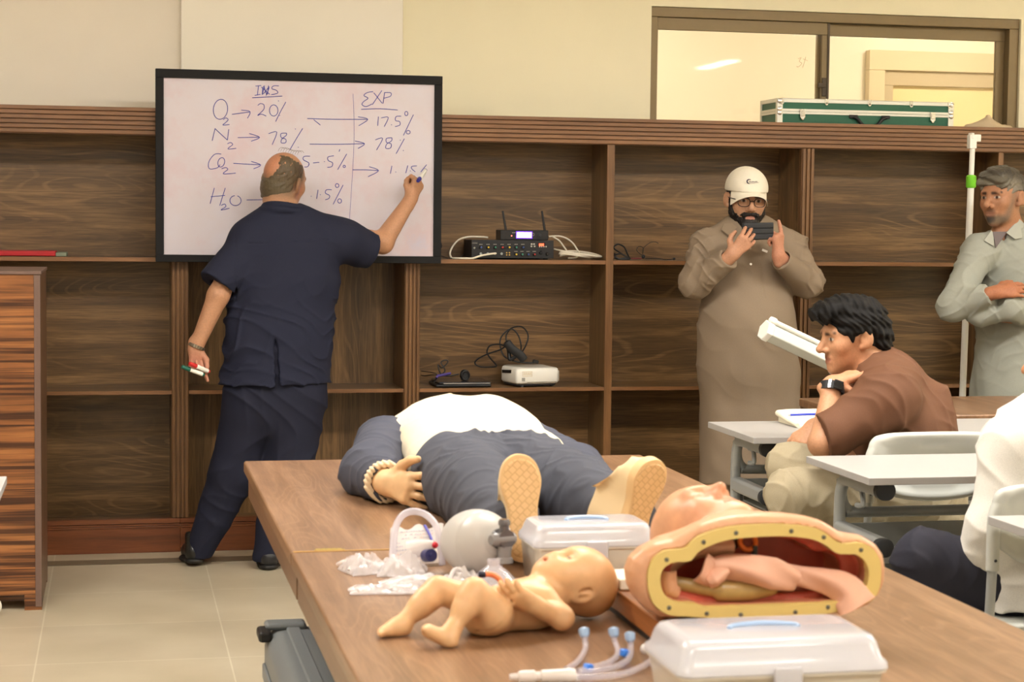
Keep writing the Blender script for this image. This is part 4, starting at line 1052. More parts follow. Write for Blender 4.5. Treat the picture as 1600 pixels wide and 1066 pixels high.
def hand(wr, distal, dorsal, side, k=1.0, curl=((.3, .4, .3),)*4, spread=.05, thumb=None, fr=.0092):
    """palm, four separate bent fingers and a thumb; curl = (knuckle, middle, end) bend of index..little finger"""
    d = unit(distal); n = np.array(dorsal, float); n = unit(n-d*(n @ d)); t = np.cross(n, d) if side == 'r' else np.cross(d, n)
    wr = np.array(wr, float); G = lambda x, y, z: wr+(d*x+t*y+n*z)*k
    o = [U(rc(G(-.03, 0, 0), G(.02, .0, 0), .026*k, .026*k, (n, .72)), .015),
         U(rc(G(.01, .012, 0), G(.082, .022, .001), .017*k, .0135*k), .012), U(rc(G(.01, 0, 0), G(.086, .003, .002), .017*k, .0135*k), .012), U(rc(G(.01, -.010, 0), G(.080, -.022, 0), .016*k, .0125*k), .012)]
    base = ((.084, .029), (.090, .010), (.086, -.009), (.076, -.027)); ln = (.070, .078, .072, .057)
    tips = []
    for i in range(4):
        c = curl[i if len(curl) > i else -1]; x, y = base[i]; p = G(x-.006, y, .002)
        sp = spread*(1.5-i); ang = 0
        prev = G(x-.03, y*.75, .0); r0 = fr*(1 if i < 3 else .88)*k
        o.append(U(rc(prev, p, r0*1.05, r0*1.06), .010))
        for q, (f, a) in enumerate(zip((.46, .30, .24), c)):
            ang += a
            v = d*math.cos(ang)*math.cos(sp)+t*math.sin(sp)*math.cos(ang)-n*math.sin(ang)
            p2 = p+v*ln[i]*f*k
            o.append(U(rc(p, p2, r0*(1.02-.09*q), r0*(.95-.09*q)), .0035)); p = p2
        tips.append(p)
    th = thumb or ((.018, .022, -.008), (.048, .046, -.016), (.076, .054, -.022), (.098, .056, -.026))
    T = [G(*q) for q in th]; rr = (.0145, .0125, .0105, .0085)
    for i in range(3): o.append(U(rc(T[i], T[i+1], rr[i]*k, rr[i+1]*k), .010 if i == 0 else .004))
    return o, G, tips
SK = vcol('skin', .5, .1, 160, .3, sss=.06)
CLOTH = vcol('woven cloth', .82, .35, 700, .2)
COTTON = vcol('smooth cotton', .75, .2, 500, .25)
HAIRM = vcol('hair', .5, .6, 260, .35)
LEATHER = vcol('black leather', .32, .1, 200, .5)
def limb(a, b, ra, rb, **k): return U(rc(a, b, ra, rb), .02)
def bounds(*pts, pad=.2):
    P = np.array(pts); q = np.array([pad, max(pad, .26), pad]); return P.min(0)-q, P.max(0)+q
def shoe_soft(name, heel, fwd, L_, mat, base, parent, h=.004, lift=0, sole=(30, 28, 26)):
    """heel: point on the ground under the heel; fwd: toe direction"""
    f = unit(fwd); up = V(0, 0, 1); up = unit(up-f*(up @ f)); s = np.cross(f, up); H = np.array(heel, float)
    G = lambda x, y, z: H+f*x+s*y+up*z
    o = [U(rc(G(.03, 0, .045), G(L_*.55, 0, .038), .036, .037), .03), U(rc(G(L_*.55, 0, .034), G(L_-.04, .004, .028), .04, .030, (up, .75)), .03),
         U(rc(G(.035, 0, .05), G(.05, 0, .105), .036, .037), .02), S(rc(G(.05, 0, .10), G(.055, 0, .2), .026, .03), .006),
         I(plane(G(0, 0, .004), -up), .004)]
    so = [U(rc(G(.03, 0, .012), G(L_*.5, 0, .008), .038, .040, (up, .4)), .02), U(rc(G(L_*.5, 0, .008), G(L_-.035, .003, .01), .043, .034, (up, .35)), .02), I(plane(G(0, 0, .0), -up), .002)]
    pts = [G(-.06, -.1, -.01), G(L_+.05, .1, .2), G(-.06, .1, .2), G(L_+.05, -.1, -.01)]
    lo, hi = bounds(*pts, pad=.02)
    sh = soft(name, o, h, mat, parent, base=base, lo=lo, hi=hi)
    soft('sole', so, h, plain('dark rubber sole', sole, .6), sh, lo=lo, hi=hi)
    return sh

# ------------------------------------------------------------------ the man writing on the board
def writer():
    A = lambda x, y, Y=-.40: at(x, y, Y)
    hips = A(430, 592, -.42); chest = A(446, 410, -.37); nb = A(440, 338, -.355)
    shL, elL, wrL = A(384, 372, -.39), A(341, 462, -.46), A(305, 546, -.47)
    shR, elR, wrR = A(532, 370, -.34), A(598, 378, -.26), A(642, 311, -.185)
    hipL, hipR = A(400, 618, -.41), A(464, 618, -.42)
    knL, knR = A(356, 738, -.37), A(444, 735, -.44); anL, anR = A(306, 850, -.30), A(419, 868, -.44)
    hc = A(444, 283, -.30)
    H = Head(hc, (.62, .78, -.06), (.16, -.10, 1), .97)
    body = H.ops()+[U(rc(H.L(0, -.03, -.04), nb+V(0, .0, .01), .060, .066), .03), U(rc(H.L(0, -.02, -.08), nb, .055, .06), .03),
        U(rc(chest, hips, .12, .12, ((0, 1, 0), .7)), .05), U(rc(nb, shL, .05, .045), .04), U(rc(nb, shR, .05, .045), .04),
        U(rc(shL, elL, .047, .041), .02), U(rc(elL, wrL, .042, .027), .02), U(rc(shR, elR, .047, .042), .02), U(rc(elR, wrR, .044, .027), .02),
        U(rc(elR-V(0, 0, .012), elR, .034, .034), .02),
        U(rc(hips, hipL, .1, .09), .04), U(rc(hips, hipR, .1, .09), .04), U(rc(hipL, knL, .07, .052), .02), U(rc(knL, anL, .05, .036), .02), U(rc(hipR, knR, .07, .052), .02), U(rc(knR, anR, .05, .036), .02),
        U(rc(anL, anL+V(0, .12, -.07), .035, .028), .02), U(rc(anR, anR+V(.02, .12, -.07), .035, .028), .02)]
    hl, GL, _ = hand(wrL, (.10, -.10, -1), (-.25, 1, 0), 'l', .92, ((.35, .25, .1), (1.25, 1.5, .6), (1.3, 1.5, .6), (1.35, 1.5, .6)), .02,
                     thumb=((.018, .022, -.008), (.05, .038, -.02), (.078, .036, -.024), (.102, .032, -.024)))
    hr, GR, _ = hand(wrR, (.42, .22, .88), (.50, -.72, -.18), 'r', .95, ((1.0, 1.3, .6), (1.1, 1.4, .7), (1.2, 1.4, .7), (1.25, 1.4, .7)), .03,
                     thumb=((.018, .02, -.008), (.045, .040, -.020), (.068, .034, -.036), (.085, .02, -.045)))
    body += hl+hr
    skin = (186, 138, 106)
    pt = [(sph(A(300, 585, -.5), .09), (192, 130, 110), .05, .8), (sph(H.L(-.02, -.1, .06), .06), (194, 130, 100), .05, .8), (sph(H.L(.07, .0, -.03), .04), (196, 120, 92), .02, .7),
          (H.E((0, -.045, -.03), (.10, .075, .055)), (104, 88, 68), .035, .85), (H.E((.07, -.02, .03), (.03, .06, .04)), (96, 78, 58), .03, .85), (H.E((-.075, -.03, .02), (.02, .06, .06)), (132, 112, 88), .03, .8), (rc(A(333, 462, -.52), A(326, 484, -.52), .014, .01), (120, 84, 72), .014, .8)]+H.paint(skin)
    lo, hi = bounds(hc, wrL, wrR, anL, anR, A(300, 605), A(660, 280, -.1), pad=.16)
    lo[2] = .01
    b = soft('person', body, .0038, SK, loc=(hips[0], hips[1], 0), base=skin, paint=pt, lo=lo, hi=hi)
    tag(b, 'grey-haired man in dark navy short-sleeved suit writing on the whiteboard', 'person')
    # shirt
    hem = A(430, 597)[2]
    F = ((0, 1, 0), .68)
    sdir = unit(A(336, 450, -.455)-A(392, 376, -.385)); rdir = unit(A(584, 388, -.28)-A(528, 376, -.345))
    sh = [U(rc(A(392, 376, -.385), A(334, 453, -.457), .074, .080), .04), U(rc(A(528, 376, -.345), A(588, 389, -.275), .082, .070), .04), U(rc(A(560, 395, -.31), A(586, 396, -.28), .060, .062), .03),
          S(lambda P: -((P-A(340, 446, -.455)) @ sdir), .004), S(lambda P: -((P-A(580, 384, -.285)) @ rdir), .004), S(rc(elL-sdir*.0, A(384, 372, -.39), .055, .045), .004) if False else S(rc(elL+sdir*.03, elL-sdir*.05, .060, .054), .006), S(rc(elR+rdir*.05, elR-rdir*.05, .053, .050), .006),
          U(rc(A(446, 425, -.37), A(436, 520, -.40), .200, .195, F), .022), U(rc(A(436, 520, -.40), A(431, 612, -.42), .195, .222, F), .05),
          U(rc(A(446, 385, -.36), A(446, 430, -.37), .185, .20, ((0, 1, 0), .6)), .05),
          U(rc(A(425, 352, -.365), A(392, 378, -.385), .055, .072), .05), U(rc(A(455, 352, -.36), A(535, 374, -.34), .055, .078), .05)]
    sh += [I(lambda P: hem-P[:, 2], .004),
           # neck opening, vent at the back hem
           S(rc(H.L(0, -.03, -.06), nb+V(.0, .01, .035), .062, .066), .008),
           S(rc(A(430, 512, -.56), A(434, 606, -.56), .002, .015, ((0, 1, 0), 8.0)), .004)]
    # collar band
    cM = basis((0, 1, -.1), (.06, -.25, 1))
    sh.insert(12, U(tor(nb+V(.004, .006, .040), .070, .012, cM, 1.0, 1.0), .010)); sh.insert(13, U(tor(nb+V(.004, .000, .018), .080, .014, cM), .010))
    def dsp(P):
        z = P[:, 2]; w_ = np.clip((A(430, 400)[2]-z)/.25, .15, 1)
        f1 = folds(P, (.45, .1, .9), 46, 3); f2 = folds(P, (-.55, .1, .85), 38, 9)
        back = np.clip((-.40-P[:, 1])/.05, 0, 1)
        yoke = np.exp(-((z-A(440, 377)[2]-.01*np.sin(P[:, 0]*9))/.0022)**2)*back*((P[:, 0] > A(385, 377)[0]) & (P[:, 0] < A(520, 377)[0]))
        seamL = np.exp(-((P[:, 0]-A(366+0, 380)[0]+(A(0, 380)[2]-z)*-.02)/.0035)**2)*(z > A(0, 470)[2])*back
        return -.011*f1*w_-.009*f2*w_+.0030*yoke+.003*seamL-.004*wav(P, (1, 1, 1), 14, 2)
    lo, hi = bounds(A(318, 330), A(600, 610), pad=.13)
    s_ = soft('shirt', sh, .0045, CLOTH, b, disp=dsp, base=(36, 39, 57), lo=lo, hi=hi, paint=[])
    # trousers
    tr = [U(rc(A(433, 500, -.41), A(431, 620, -.42), .178, .190, ((0, 1, 0), .66)), .04), U(rc(hipL+V(-.012, 0, 0), A(366, 735, -.38), .118, .092), .035), U(rc(A(366, 735, -.38), A(311, 862, -.32), .092, .056), .03),
          U(rc(hipR+V(.0, 0, 0), A(450, 735, -.43), .116, .092), .035), U(rc(A(450, 735, -.43), A(418, 880, -.42), .092, .058), .03),
          I(lambda P: (A(0, 575)[2])*0+P[:, 2]*0-1 if False else np.maximum(P[:, 2]-A(430, 498)[2], -1), .004),
          I(lambda P: .034-P[:, 2]+0*P[:, 0], .004)]
    def dt(P):
        cr = folds(P, (.7, .1, .6), 26, 21, 1.6, 2.2)+.8*folds(P, (-.75, .1, .5), 30, 27, 1.6, 2.2)
        return -.008*cr-.005*wav(P, (1, 1, .5), 12, 4)
    lo, hi = bounds(A(300, 490), A(520, 890), pad=.1); lo[2] = .0
    soft('trousers', tr, .0048, CLOTH, b, disp=dt, base=(34, 36, 52), lo=lo, hi=hi)
    shoe_soft('shoe', V(anL[0]-.006, -.37, .012), (-.03, 1, -.04), .28, LEATHER, (26, 26, 24), b)
    shoe_soft('shoe', V(anR[0]-.002, -.485, .0), (.12, 1, 0), .28, LEATHER, (30, 30, 34), b)
    # thinning hair: a fringe round the back and sides, bare crown
    hs = [U(H.E((0, -.014, .030), (.0772, .0985, .0892)), .01), U(H.E((0, -.050, -.035), (.067, .056, .050)), .03), U(H.R((0, -.035, -.05), (0, -.04, -.12), .061), .02),
          I(H.P((0, .026, 0), (0, 1, -.35)), .014), I(H.P((0, -.03, -.095), (0, -.25, -1)), .012),
          S(H.E((-.026, -.092, .055), (.040, .05, .048)), .020), S(H.E((0, .03, .125), (.065, .085, .052)), .020),
          S(H.E((.078, -.004, -.016), (.03, .030, .038)), .004), S(H.E((-.078, -.004, -.016), (.03, .030, .038)), .004)]
    hl_, hh_ = bounds(hc, pad=.15)
    soft('hair', hs, .0028, HAIRM, b, base=(92, 78, 60), disp=lambda P: .0012*wav(P, (1, 1, 1), 330, 3)+.0014*wav(P, (1, 1, 1), 110, 8),
         paint=[(H.E((.07, .0, .045), (.035, .05, .03)), (72, 56, 40), .025, .9), (H.E((0, -.1, -.03), (.1, .04, .04)), (92, 82, 60), .03, .6), (H.E((-.07, -.05, .0), (.04, .05, .06)), (140, 126, 108), .03, .7)], lo=hl_, hi=hh_)
    wp = MB()
    for s_i in range(9):
        a = H.L(-.03+.008*s_i, -.04+.006*s_i, .116+.002*math.sin(s_i)); wp.tube(smooth_path([a, a+V(.006, .004, .012), a+V(.018, .004, .016), a+V(.026, .0, .008)], 3), .0007, 4)
    wp.build('stray_hair', plain('wispy hair', (110, 94, 80), .6), b)
    # watch with steel bracelet
    d = unit(wrL-elL); wc = wrL-d*.012
    x, y, _ = frame_of(d); m = MB()
    for i in range(22):
        a = 2*PI*i/22; R3 = np.stack([x*math.cos(a)+y*math.sin(a), -x*math.sin(a)+y*math.cos(a), d], 1)
        m.box(wc+(x*math.cos(a)+y*math.sin(a)*.95)*.0325, (.006, .0088, .013), R3)
    m.build('wristwatch', plain('worn steel', (150, 140, 124), .3, metal=.85), b, bevel=.001)
    # pens in the hanging hand
    def marker(label, cap, p, q, sub='cap'):
        t = thing('marker', label, 'marker', (p[0], p[1], min(p[2], q[2])))
        d = unit(q-p); L_ = np.linalg.norm(q-p)
        MB().lathe(p+d*.035, d, [(0, .0075), (.006, .0085), (L_-.05, .0085), (L_-.04, .007)], 16).build('barrel', WHITE, t)
        MB().lathe(p, d, [(0, .006), (.002, .0075), (.032, .0092), (.036, .0092)], 16).build('cap', plain('marker cap '+label[:5], cap, .4), t)
        MB().lathe(q-d*.014, d, [(0, .0075), (.012, .0075), (.014, .006)], 16).build('end_plug', plain('marker cap '+label[:5], cap, .4), t)
    marker('green capped white marker held low in the writing man\'s hanging hand', (24, 92, 76), A(284, 573, -.555), A(319, 586, -.52))
    marker('red capped white marker held low in the writing man\'s hanging hand', (196, 40, 40), A(296, 568, -.565), A(327, 581, -.50))
    marker('blue capped white marker writing on the board', (50, 46, 130), A(653, 283, -.245), A(665, 266, -.095))
writer()
# ------------------------------------------------------------------ the man with the cap filming with a phone
def cap_man():
    Y0 = -.42
    A = lambda x, y, Y=Y0: at(x, y, Y)
    hc = A(1166, 312, -.44); H = Head(hc, (-.10, -1, -.13), (.02, -.12, 1), .98)
    nb = A(1168, 366, -.40); chest = A(1168, 420, -.40); hips = A(1168, 590, -.40)
    shL, elL, wrL = A(1104, 392, -.42), A(1086, 446, -.50), A(1144, 398, -.665)      # picture left
    shR, elR, wrR = A(1234, 392, -.40), A(1264, 446, -.50), A(1216, 399, -.65)
    kL, kR = A(1140, 690, -.38), A(1205, 690, -.38)
    fL, fR = V(A(1136, 700)[0], -.36, .06), V(A(1200, 700)[0], -.36, .06)
    skin = (188, 142, 112)
    body = H.ops(jaw=1.05)+[U(rc(H.L(0, -.02, -.07), nb, .062, .07), .03), U(rc(chest, hips, .13, .13, ((0, 1, 0), .8)), .05), U(rc(nb, shL, .05, .045), .04), U(rc(nb, shR, .05, .045), .04),
        U(rc(shL, elL, .042, .038), .02), U(rc(elL, wrL, .038, .026), .02), U(rc(shR, elR, .042, .038), .02), U(rc(elR, wrR, .038, .026), .02),
        U(rc(hips, kL, .09, .05), .03), U(rc(kL, fL, .05, .035), .02), U(rc(hips, kR, .09, .05), .03), U(rc(kR, fR, .05, .035), .02)]
    for f in (fL, fR): body.append(U(rc(f, f+V(0, -.13, -.03), .032, .026), .02))
    h1, G1, _ = hand(wrL, (.60, -.22, .66), (-.15, -1, -.1), 'r', .93, ((.45, .35, .25), (.45, .35, .25), (.5, .35, .25), (.5, .4, .3)), .13,
                     thumb=((.018, .022, -.008), (.035, .045, -.028), (.055, .052, -.045), (.078, .052, -.048)))
    h2, G2, _ = hand(wrR, (-.10, -.12, 1), (.60, -.78, 0), 'l', .93, ((.1, .12, .05), (1.2, 1.5, .7), (1.3, 1.5, .7), (1.35, 1.5, .7)), .0,
                     thumb=((.018, .020, -.008), (.04, .034, -.028), (.062, .022, -.042), (.078, .006, -.046)))
    body += h1+h2
    pt = [(sph(G1(.06, 0, 0), .11), (192, 140, 112), .05, .6), (sph(G2(.06, 0, 0), .11), (190, 130, 106), .05, .7)]
    for i, tpx in enumerate(((1163, 345), (1174, 355), (1176, 369))): pt.append((sph(A(*tpx, -.69), .006), (226, 196, 172), .004, .7))
    pt += H.paint(skin, lips=(150, 92, 84))
    pt.append((H.E((0, .06, .03), (.08, .06, .035)), (150, 98, 72), .02, .5)) if False else None
    lo, hi = bounds(hc, A(1070, 450, -.5), A(1280, 450, -.5), A(1166, 262), V(2.6, -.75, .0), V(2.6, -.2, 1), pad=.1); lo[2] = .0
    b = soft('person', body, .0033, SK, loc=(hips[0], hips[1], 0), base=skin, paint=[p for p in pt if p], lo=lo, hi=hi)
    tag(b, 'bearded man in white cap and khaki long shirt filming with a phone', 'person')
    # kameez
    fy = (0, 1, 0)
    KH = (142, 125, 106)
    hem = .31
    kz = [U(rc(A(1168, 400), A(1168, 440), .175, .185, (fy, .72)), .06), U(ell(A(1168, 505, -.44), (.205, .20, .17)), .07), U(ell(A(1166, 560, -.43), (.205, .185, .2)), .07),
          U(rc(A(1170, 585, -.41), A(1166, 790, -.40), .198, .195, (fy, .78)), .05), U(rc(A(1176, 600, -.41), A(1176, 660, -.40), .195, .195, (fy, .75)), .05),
          U(rc(A(1150, 366), A(1108, 388), .062, .068), .05), U(rc(A(1186, 366, -.40), A(1232, 388, -.40), .062, .068), .05),
          U(rc(A(1106, 390, -.42), A(1086, 442, -.50), .072, .060), .04), U(rc(A(1232, 390, -.41), A(1262, 442, -.50), .072, .060), .04),
          U(rc(A(1086, 443, -.50), A(1137, 406, -.635), .060, .044), .025), U(rc(A(1262, 443, -.50), A(1222, 407, -.63), .060, .044), .025)]
    cuffs = []
    for w_, e in ((wrL, elL), (wrR, elR)):
        d = unit(w_-e); c = w_-d*.028
        kz.append(U(rc(c-d*.06, c-d*.006, .041, .040), .006))
        kz.append(S((lambda c, d: lambda P: np.maximum(-((P-c) @ d), nrm(P-c)-.09))(c, d), .003)); kz.append(S(rc(c-d*.03, c+d*.05, .031, .033), .003))
    kz += [I(lambda P: hem-P[:, 2], .004), S(rc(H.L(0, .0, -.06), nb+V(0, .0, .03), .058, .062), .008)]
    cM = basis((0, -1, -.2), (0, -.3, 1))
    kz.insert(7, U(tor(nb+V(0, -.004, .022), .072, .012, cM), .012))
    kz.insert(8, U(rc(nb+V(-.012, -.085, .0), nb+V(-.085, -.02, .022), .016, .014), .008)); kz.insert(9, U(rc(nb+V(.02, -.085, .0), nb+V(.085, -.02, .022), .016, .014), .008))
    xc = A(1170, 420)[0]
    def dsp(P):
        z = P[:, 2]; low = np.clip((.95-z)/.35, 0, 1); front = np.clip((-.42-P[:, 1])/.06, 0, 1)
        drape = np.sin((P[:, 0]+.02*np.sin(z*9))*52+2*np.sin(z*3.1))*.5+.5*np.sin((P[:, 0])*31+1.3)
        arms = np.clip((np.abs(P[:, 0]-xc)-.17)/.05, 0, 1)*np.clip((z-1.02)/.1, 0, 1)
        f = folds(P, (.7, .3, .6), 60, 12)+folds(P, (-.7, .3, .6), 55, 14)
        plk = front*(z > 1.09)*np.exp(-((P[:, 0]-xc-.012)/.0025)**2)
        return -.006*drape*low-.014*arms*f-.006*folds(P, (.5, 0, .8), 26, 17)*(1-arms)*(1-low)-.003*wav(P, (1, 1, .6), 15, 6)+.0030*plk
    lo, hi = bounds(A(1066, 355, -.5), A(1290, 460, -.5), A(1168, 790, -.2), A(1168, 500, -.72), pad=.07); lo[2] = hem-.02
    k = soft('long_shirt', kz, .0042, CLOTH, b, disp=dsp, base=KH, lo=lo, hi=hi)
    P0 = A(1173, 413, -.605)
    m = MB()
    for (px, py, Y) in ((1173, 413, -.61), (1172, 388, -.575)):
        yy = Y
        m.lathe(at(px, py, yy), (0, -1, .2), [(0, .005), (.003, .0045)], 10)
    m.build('button', plain('pearl button', (226, 220, 206), .3), k)
    tg = MB(); c = at(1195, 392, -.60); tg.box(c, (.024, .003, .009), rotm(0, .35, 0)); tg.build('pocket_label', plain('white label', (236, 232, 222), .5), k)
    for flap in (((1131, 350), (1127, 360), (1139, 369), (1151, 356), (1144, 349)), ((1192, 350), (1199, 358), (1192, 368), (1183, 358), (1186, 349))):
        ys = (-.47, -.49, -.535, -.545, -.50)
        p1 = [at(u, v, y) for (u, v), y in zip(flap, ys)]; MB().loft([p1, [p+V(0, -.007, .002) for p in p1]]).build('collar', plain('khaki collar cloth', KH, .8, bump=.3, bscale=600), k, bevel=.002)
    # loose trousers
    tr = [U(rc(A(1150, 640, -.39), V(fL[0], -.37, .08), .105, .085), .03), U(rc(A(1192, 640, -.39), V(fR[0], -.37, .08), .105, .085), .03), I(lambda P: .05-P[:, 2], .004), I(lambda P: P[:, 2]-.62, .004)]
    lo, hi = bounds(V(fL[0], -.4, .03), V(fR[0], -.4, .62), pad=.13)
    soft('loose_trousers', tr, .005, CLOTH, b, base=(140, 122, 100), disp=lambda P: -.012*(.5+.5*np.sin(P[:, 0]*60+3*np.sin(P[:, 2]*7)))-.004*wav(P, (1, 1, 1), 20, 3), lo=lo, hi=hi)
    for f in (fL, fR): shoe_soft('shoe', V(f[0], -.30, 0), (0, -1, 0), .27, LEATHER, (40, 32, 26), b)
    # beard, hair
    lo, hi = bounds(hc, pad=.16)
    bd = [U(H.E((0, .022, -.060), (.0685, .069, .066)), .02), U(H.E((0, .074, -.096), (.038, .032, .032)), .02), U(H.R((-.03, .090, -.052), (.03, .090, -.052), .0095), .012),
          U(H.R((.066, .01, .0), (.060, .03, -.05), .011, .02), .015), U(H.R((-.066, .01, .0), (-.060, .03, -.05), .011, .02), .015),
          S(H.E((0, .11, -.066), (.019, .04, .009)), .005), S(H.E((.043, .088, -.012), (.031, .045, .034)), .01), S(H.E((-.043, .088, -.012), (.031, .045, .034)), .01),
          S(H.E((0, .1, -.02), (.022, .05, .026)), .006), I(H.P((0, -.02, 0), (0, -1, -.2)), .01), I(H.P((0, 0, .02), (0, 0, 1)), .01)]
    soft('beard', bd, .0028, HAIRM, b, base=(26, 20, 18), disp=lambda P: .0022*wav(P, (1, 1, 1), 220, 3)+.0012*wav(P, (1, 1, 1), 420, 4), lo=lo, hi=hi)
    hs = [U(H.E((0, -.018, .018), (.080, .099, .076)), .01), I(H.P((0, .03, 0), (0, 1, -.1)), .01), I(H.P((0, 0, -.04), (0, -.2, -1)), .008), I(H.P((0, 0, .05), (0, 0, 1)), .006), S(H.E((.08, -.005, -.006), (.02, .022, .034)), .004), S(H.E((-.08, -.005, -.006), (.02, .022, .034)), .004)]
    soft('hair', hs, .003, HAIRM, b, base=(24, 20, 18), disp=lambda P: .0015*wav(P, (1, 1, 1), 240, 7), lo=lo, hi=hi)
    # cap
    CAPC = (232, 224, 206)
    cp = [U(H.E((0, -.012, .040), (.0855, .106, .096)), .01), U(H.R((0, .02, .052), (0, -.04, .052), .082), .02), I(H.P((0, 0, .036), (0, .04, -1)), .004), S(H.E((0, -.012, .034), (.081, .101, .09)), .003)]
    ct = soft('cap', cp, .003, CLOTH, b, base=CAPC, lo=lo, hi=hi, disp=lambda P: .0006*np.cos(6*np.arctan2((P-H.c) @ H.M[:, 0], (P-H.L(0, -.012, 0)) @ H.M[:, 1]))**8)
    # visor: curved sheet
    n, mrow = 21, 7; top = []; bot = []
    for j in range(mrow):
        v = j/(mrow-1)
        for i in range(n):
            u = -1+2*i/(n-1); th = u*1.12
            x = (.086+.004*v)*math.sin(th); y = -.012+.104*math.cos(th)+.066*v*max(0, math.cos(th*1.25))**.7; z = .044-.010*v-.052*u*u*v**.6-.004*u*u
            top.append(H.L(x, y, z)); bot.append(H.L(x, y, z-.0035))
    vs = top+bot; fs = []; N_ = n*mrow
    for s in (0, 1):
        for j in range(mrow-1):
            for i in range(n-1):
                a = s*N_+j*n+i; q = (a, a+1, a+1+n, a+n); fs.append(q if s else q[::-1])
    rim = list(range(n))+[n-1+j*n for j in range(1, mrow)]+[(mrow-1)*n+i for i in range(n-2, -1, -1)]+[j*n for j in range(mrow-2, 0, -1)]
    for a, c in zip(rim, rim[1:]+rim[:1]): fs.append((a, c, c+N_, a+N_))
    MB().add(vs, fs).build('visor', plain('cream cap cloth', CAPC, .8, bump=.2, bscale=600), ct, angle=70, subsurf=1)
    MB().lathe(H.L(0, -.012, .127), H.M[:, 2], [(0, .007), (.003, .005)], 12).build('top_button', plain('cream cap cloth', CAPC, .8), ct)
    # stitched emblem: a dark crescent with a line of script
    em = MB(); on = lambda u, v: H.L(-u, .020+math.sqrt(max(0, .0835**2-u*u-(v-.010)**2))+.0035, .042+v)
    arc = [on(-.016+.010*math.cos(a), .045+.0085*math.sin(a)) for a in np.linspace(.9, 2*PI-1.5, 12)]
    em.tube(arc, [.0006+.0022*math.sin(PI*i/11) for i in range(12)], 6)
    em.tube(smooth_path([on(-.022, .0375), on(-.005, .0385), on(.012, .041), on(.026, .0435)], 4), .0005, 5)
    sx = -.018
    for i in range(8):
        em.tube(smooth_path([on(sx+i*.0046, .042+i*.0003), on(sx+.0012+i*.0046, .0475+i*.0002-(i % 3)*.001), on(sx+.0028+i*.0046, .0425+i*.0003), on(sx+.0042+i*.0046, .0445+i*.0003)], 3), .00055, 5)
    em.build('emblem', plain('dark thread', (52, 48, 70), .7), ct)
    # glasses
    gl = thing_child = None
    m = MB()
    for e in (1, -1):
        ring = [H.L(e*.034+.025*math.copysign(abs(math.cos(a))**.75, math.cos(a)), .108-.010*abs((e*.034+.025*math.cos(a))/.06)**2, .0+.0185*math.copysign(abs(math.sin(a))**.8, math.sin(a))) for a in np.linspace(0, 2*PI, 25)[:-1]]
        m.tube(ring, .0019, 6, closed=True)
        m.tube([H.L(e*.058, .098, .008), H.L(e*.075, .07, .010), H.L(e*.080, .0, .008)], .0018, 6)
    m.tube([H.L(-.010, .108, .004), H.L(0, .112, .007), H.L(.010, .108, .004)], .002, 6)
    m.build('glasses', plain('dark glasses frame', (36, 24, 22), .3), b)
    # phone in a folding case
    c = A(1184, 361.5, -.655)
    t = thing('phone', 'phone in a black quilted case held up in both hands', 'phone', tuple(c))
    Rm = rotm(.05, -.03, .05)
    MB().box(c, (.136, .011, .070), Rm).build('case', plain('black case', (30, 32, 36), .45), t, bevel=.004, seg=3)
    for i in range(3): MB().box(c+Rm @ V(.0, -.006, (i-1)*.0225), (.130, .006, .019), Rm).build('padded_ridge', plain('black case pad', (36, 38, 42), .5, bump=.3, bscale=200), t, bevel=.0028, seg=3)
cap_man()

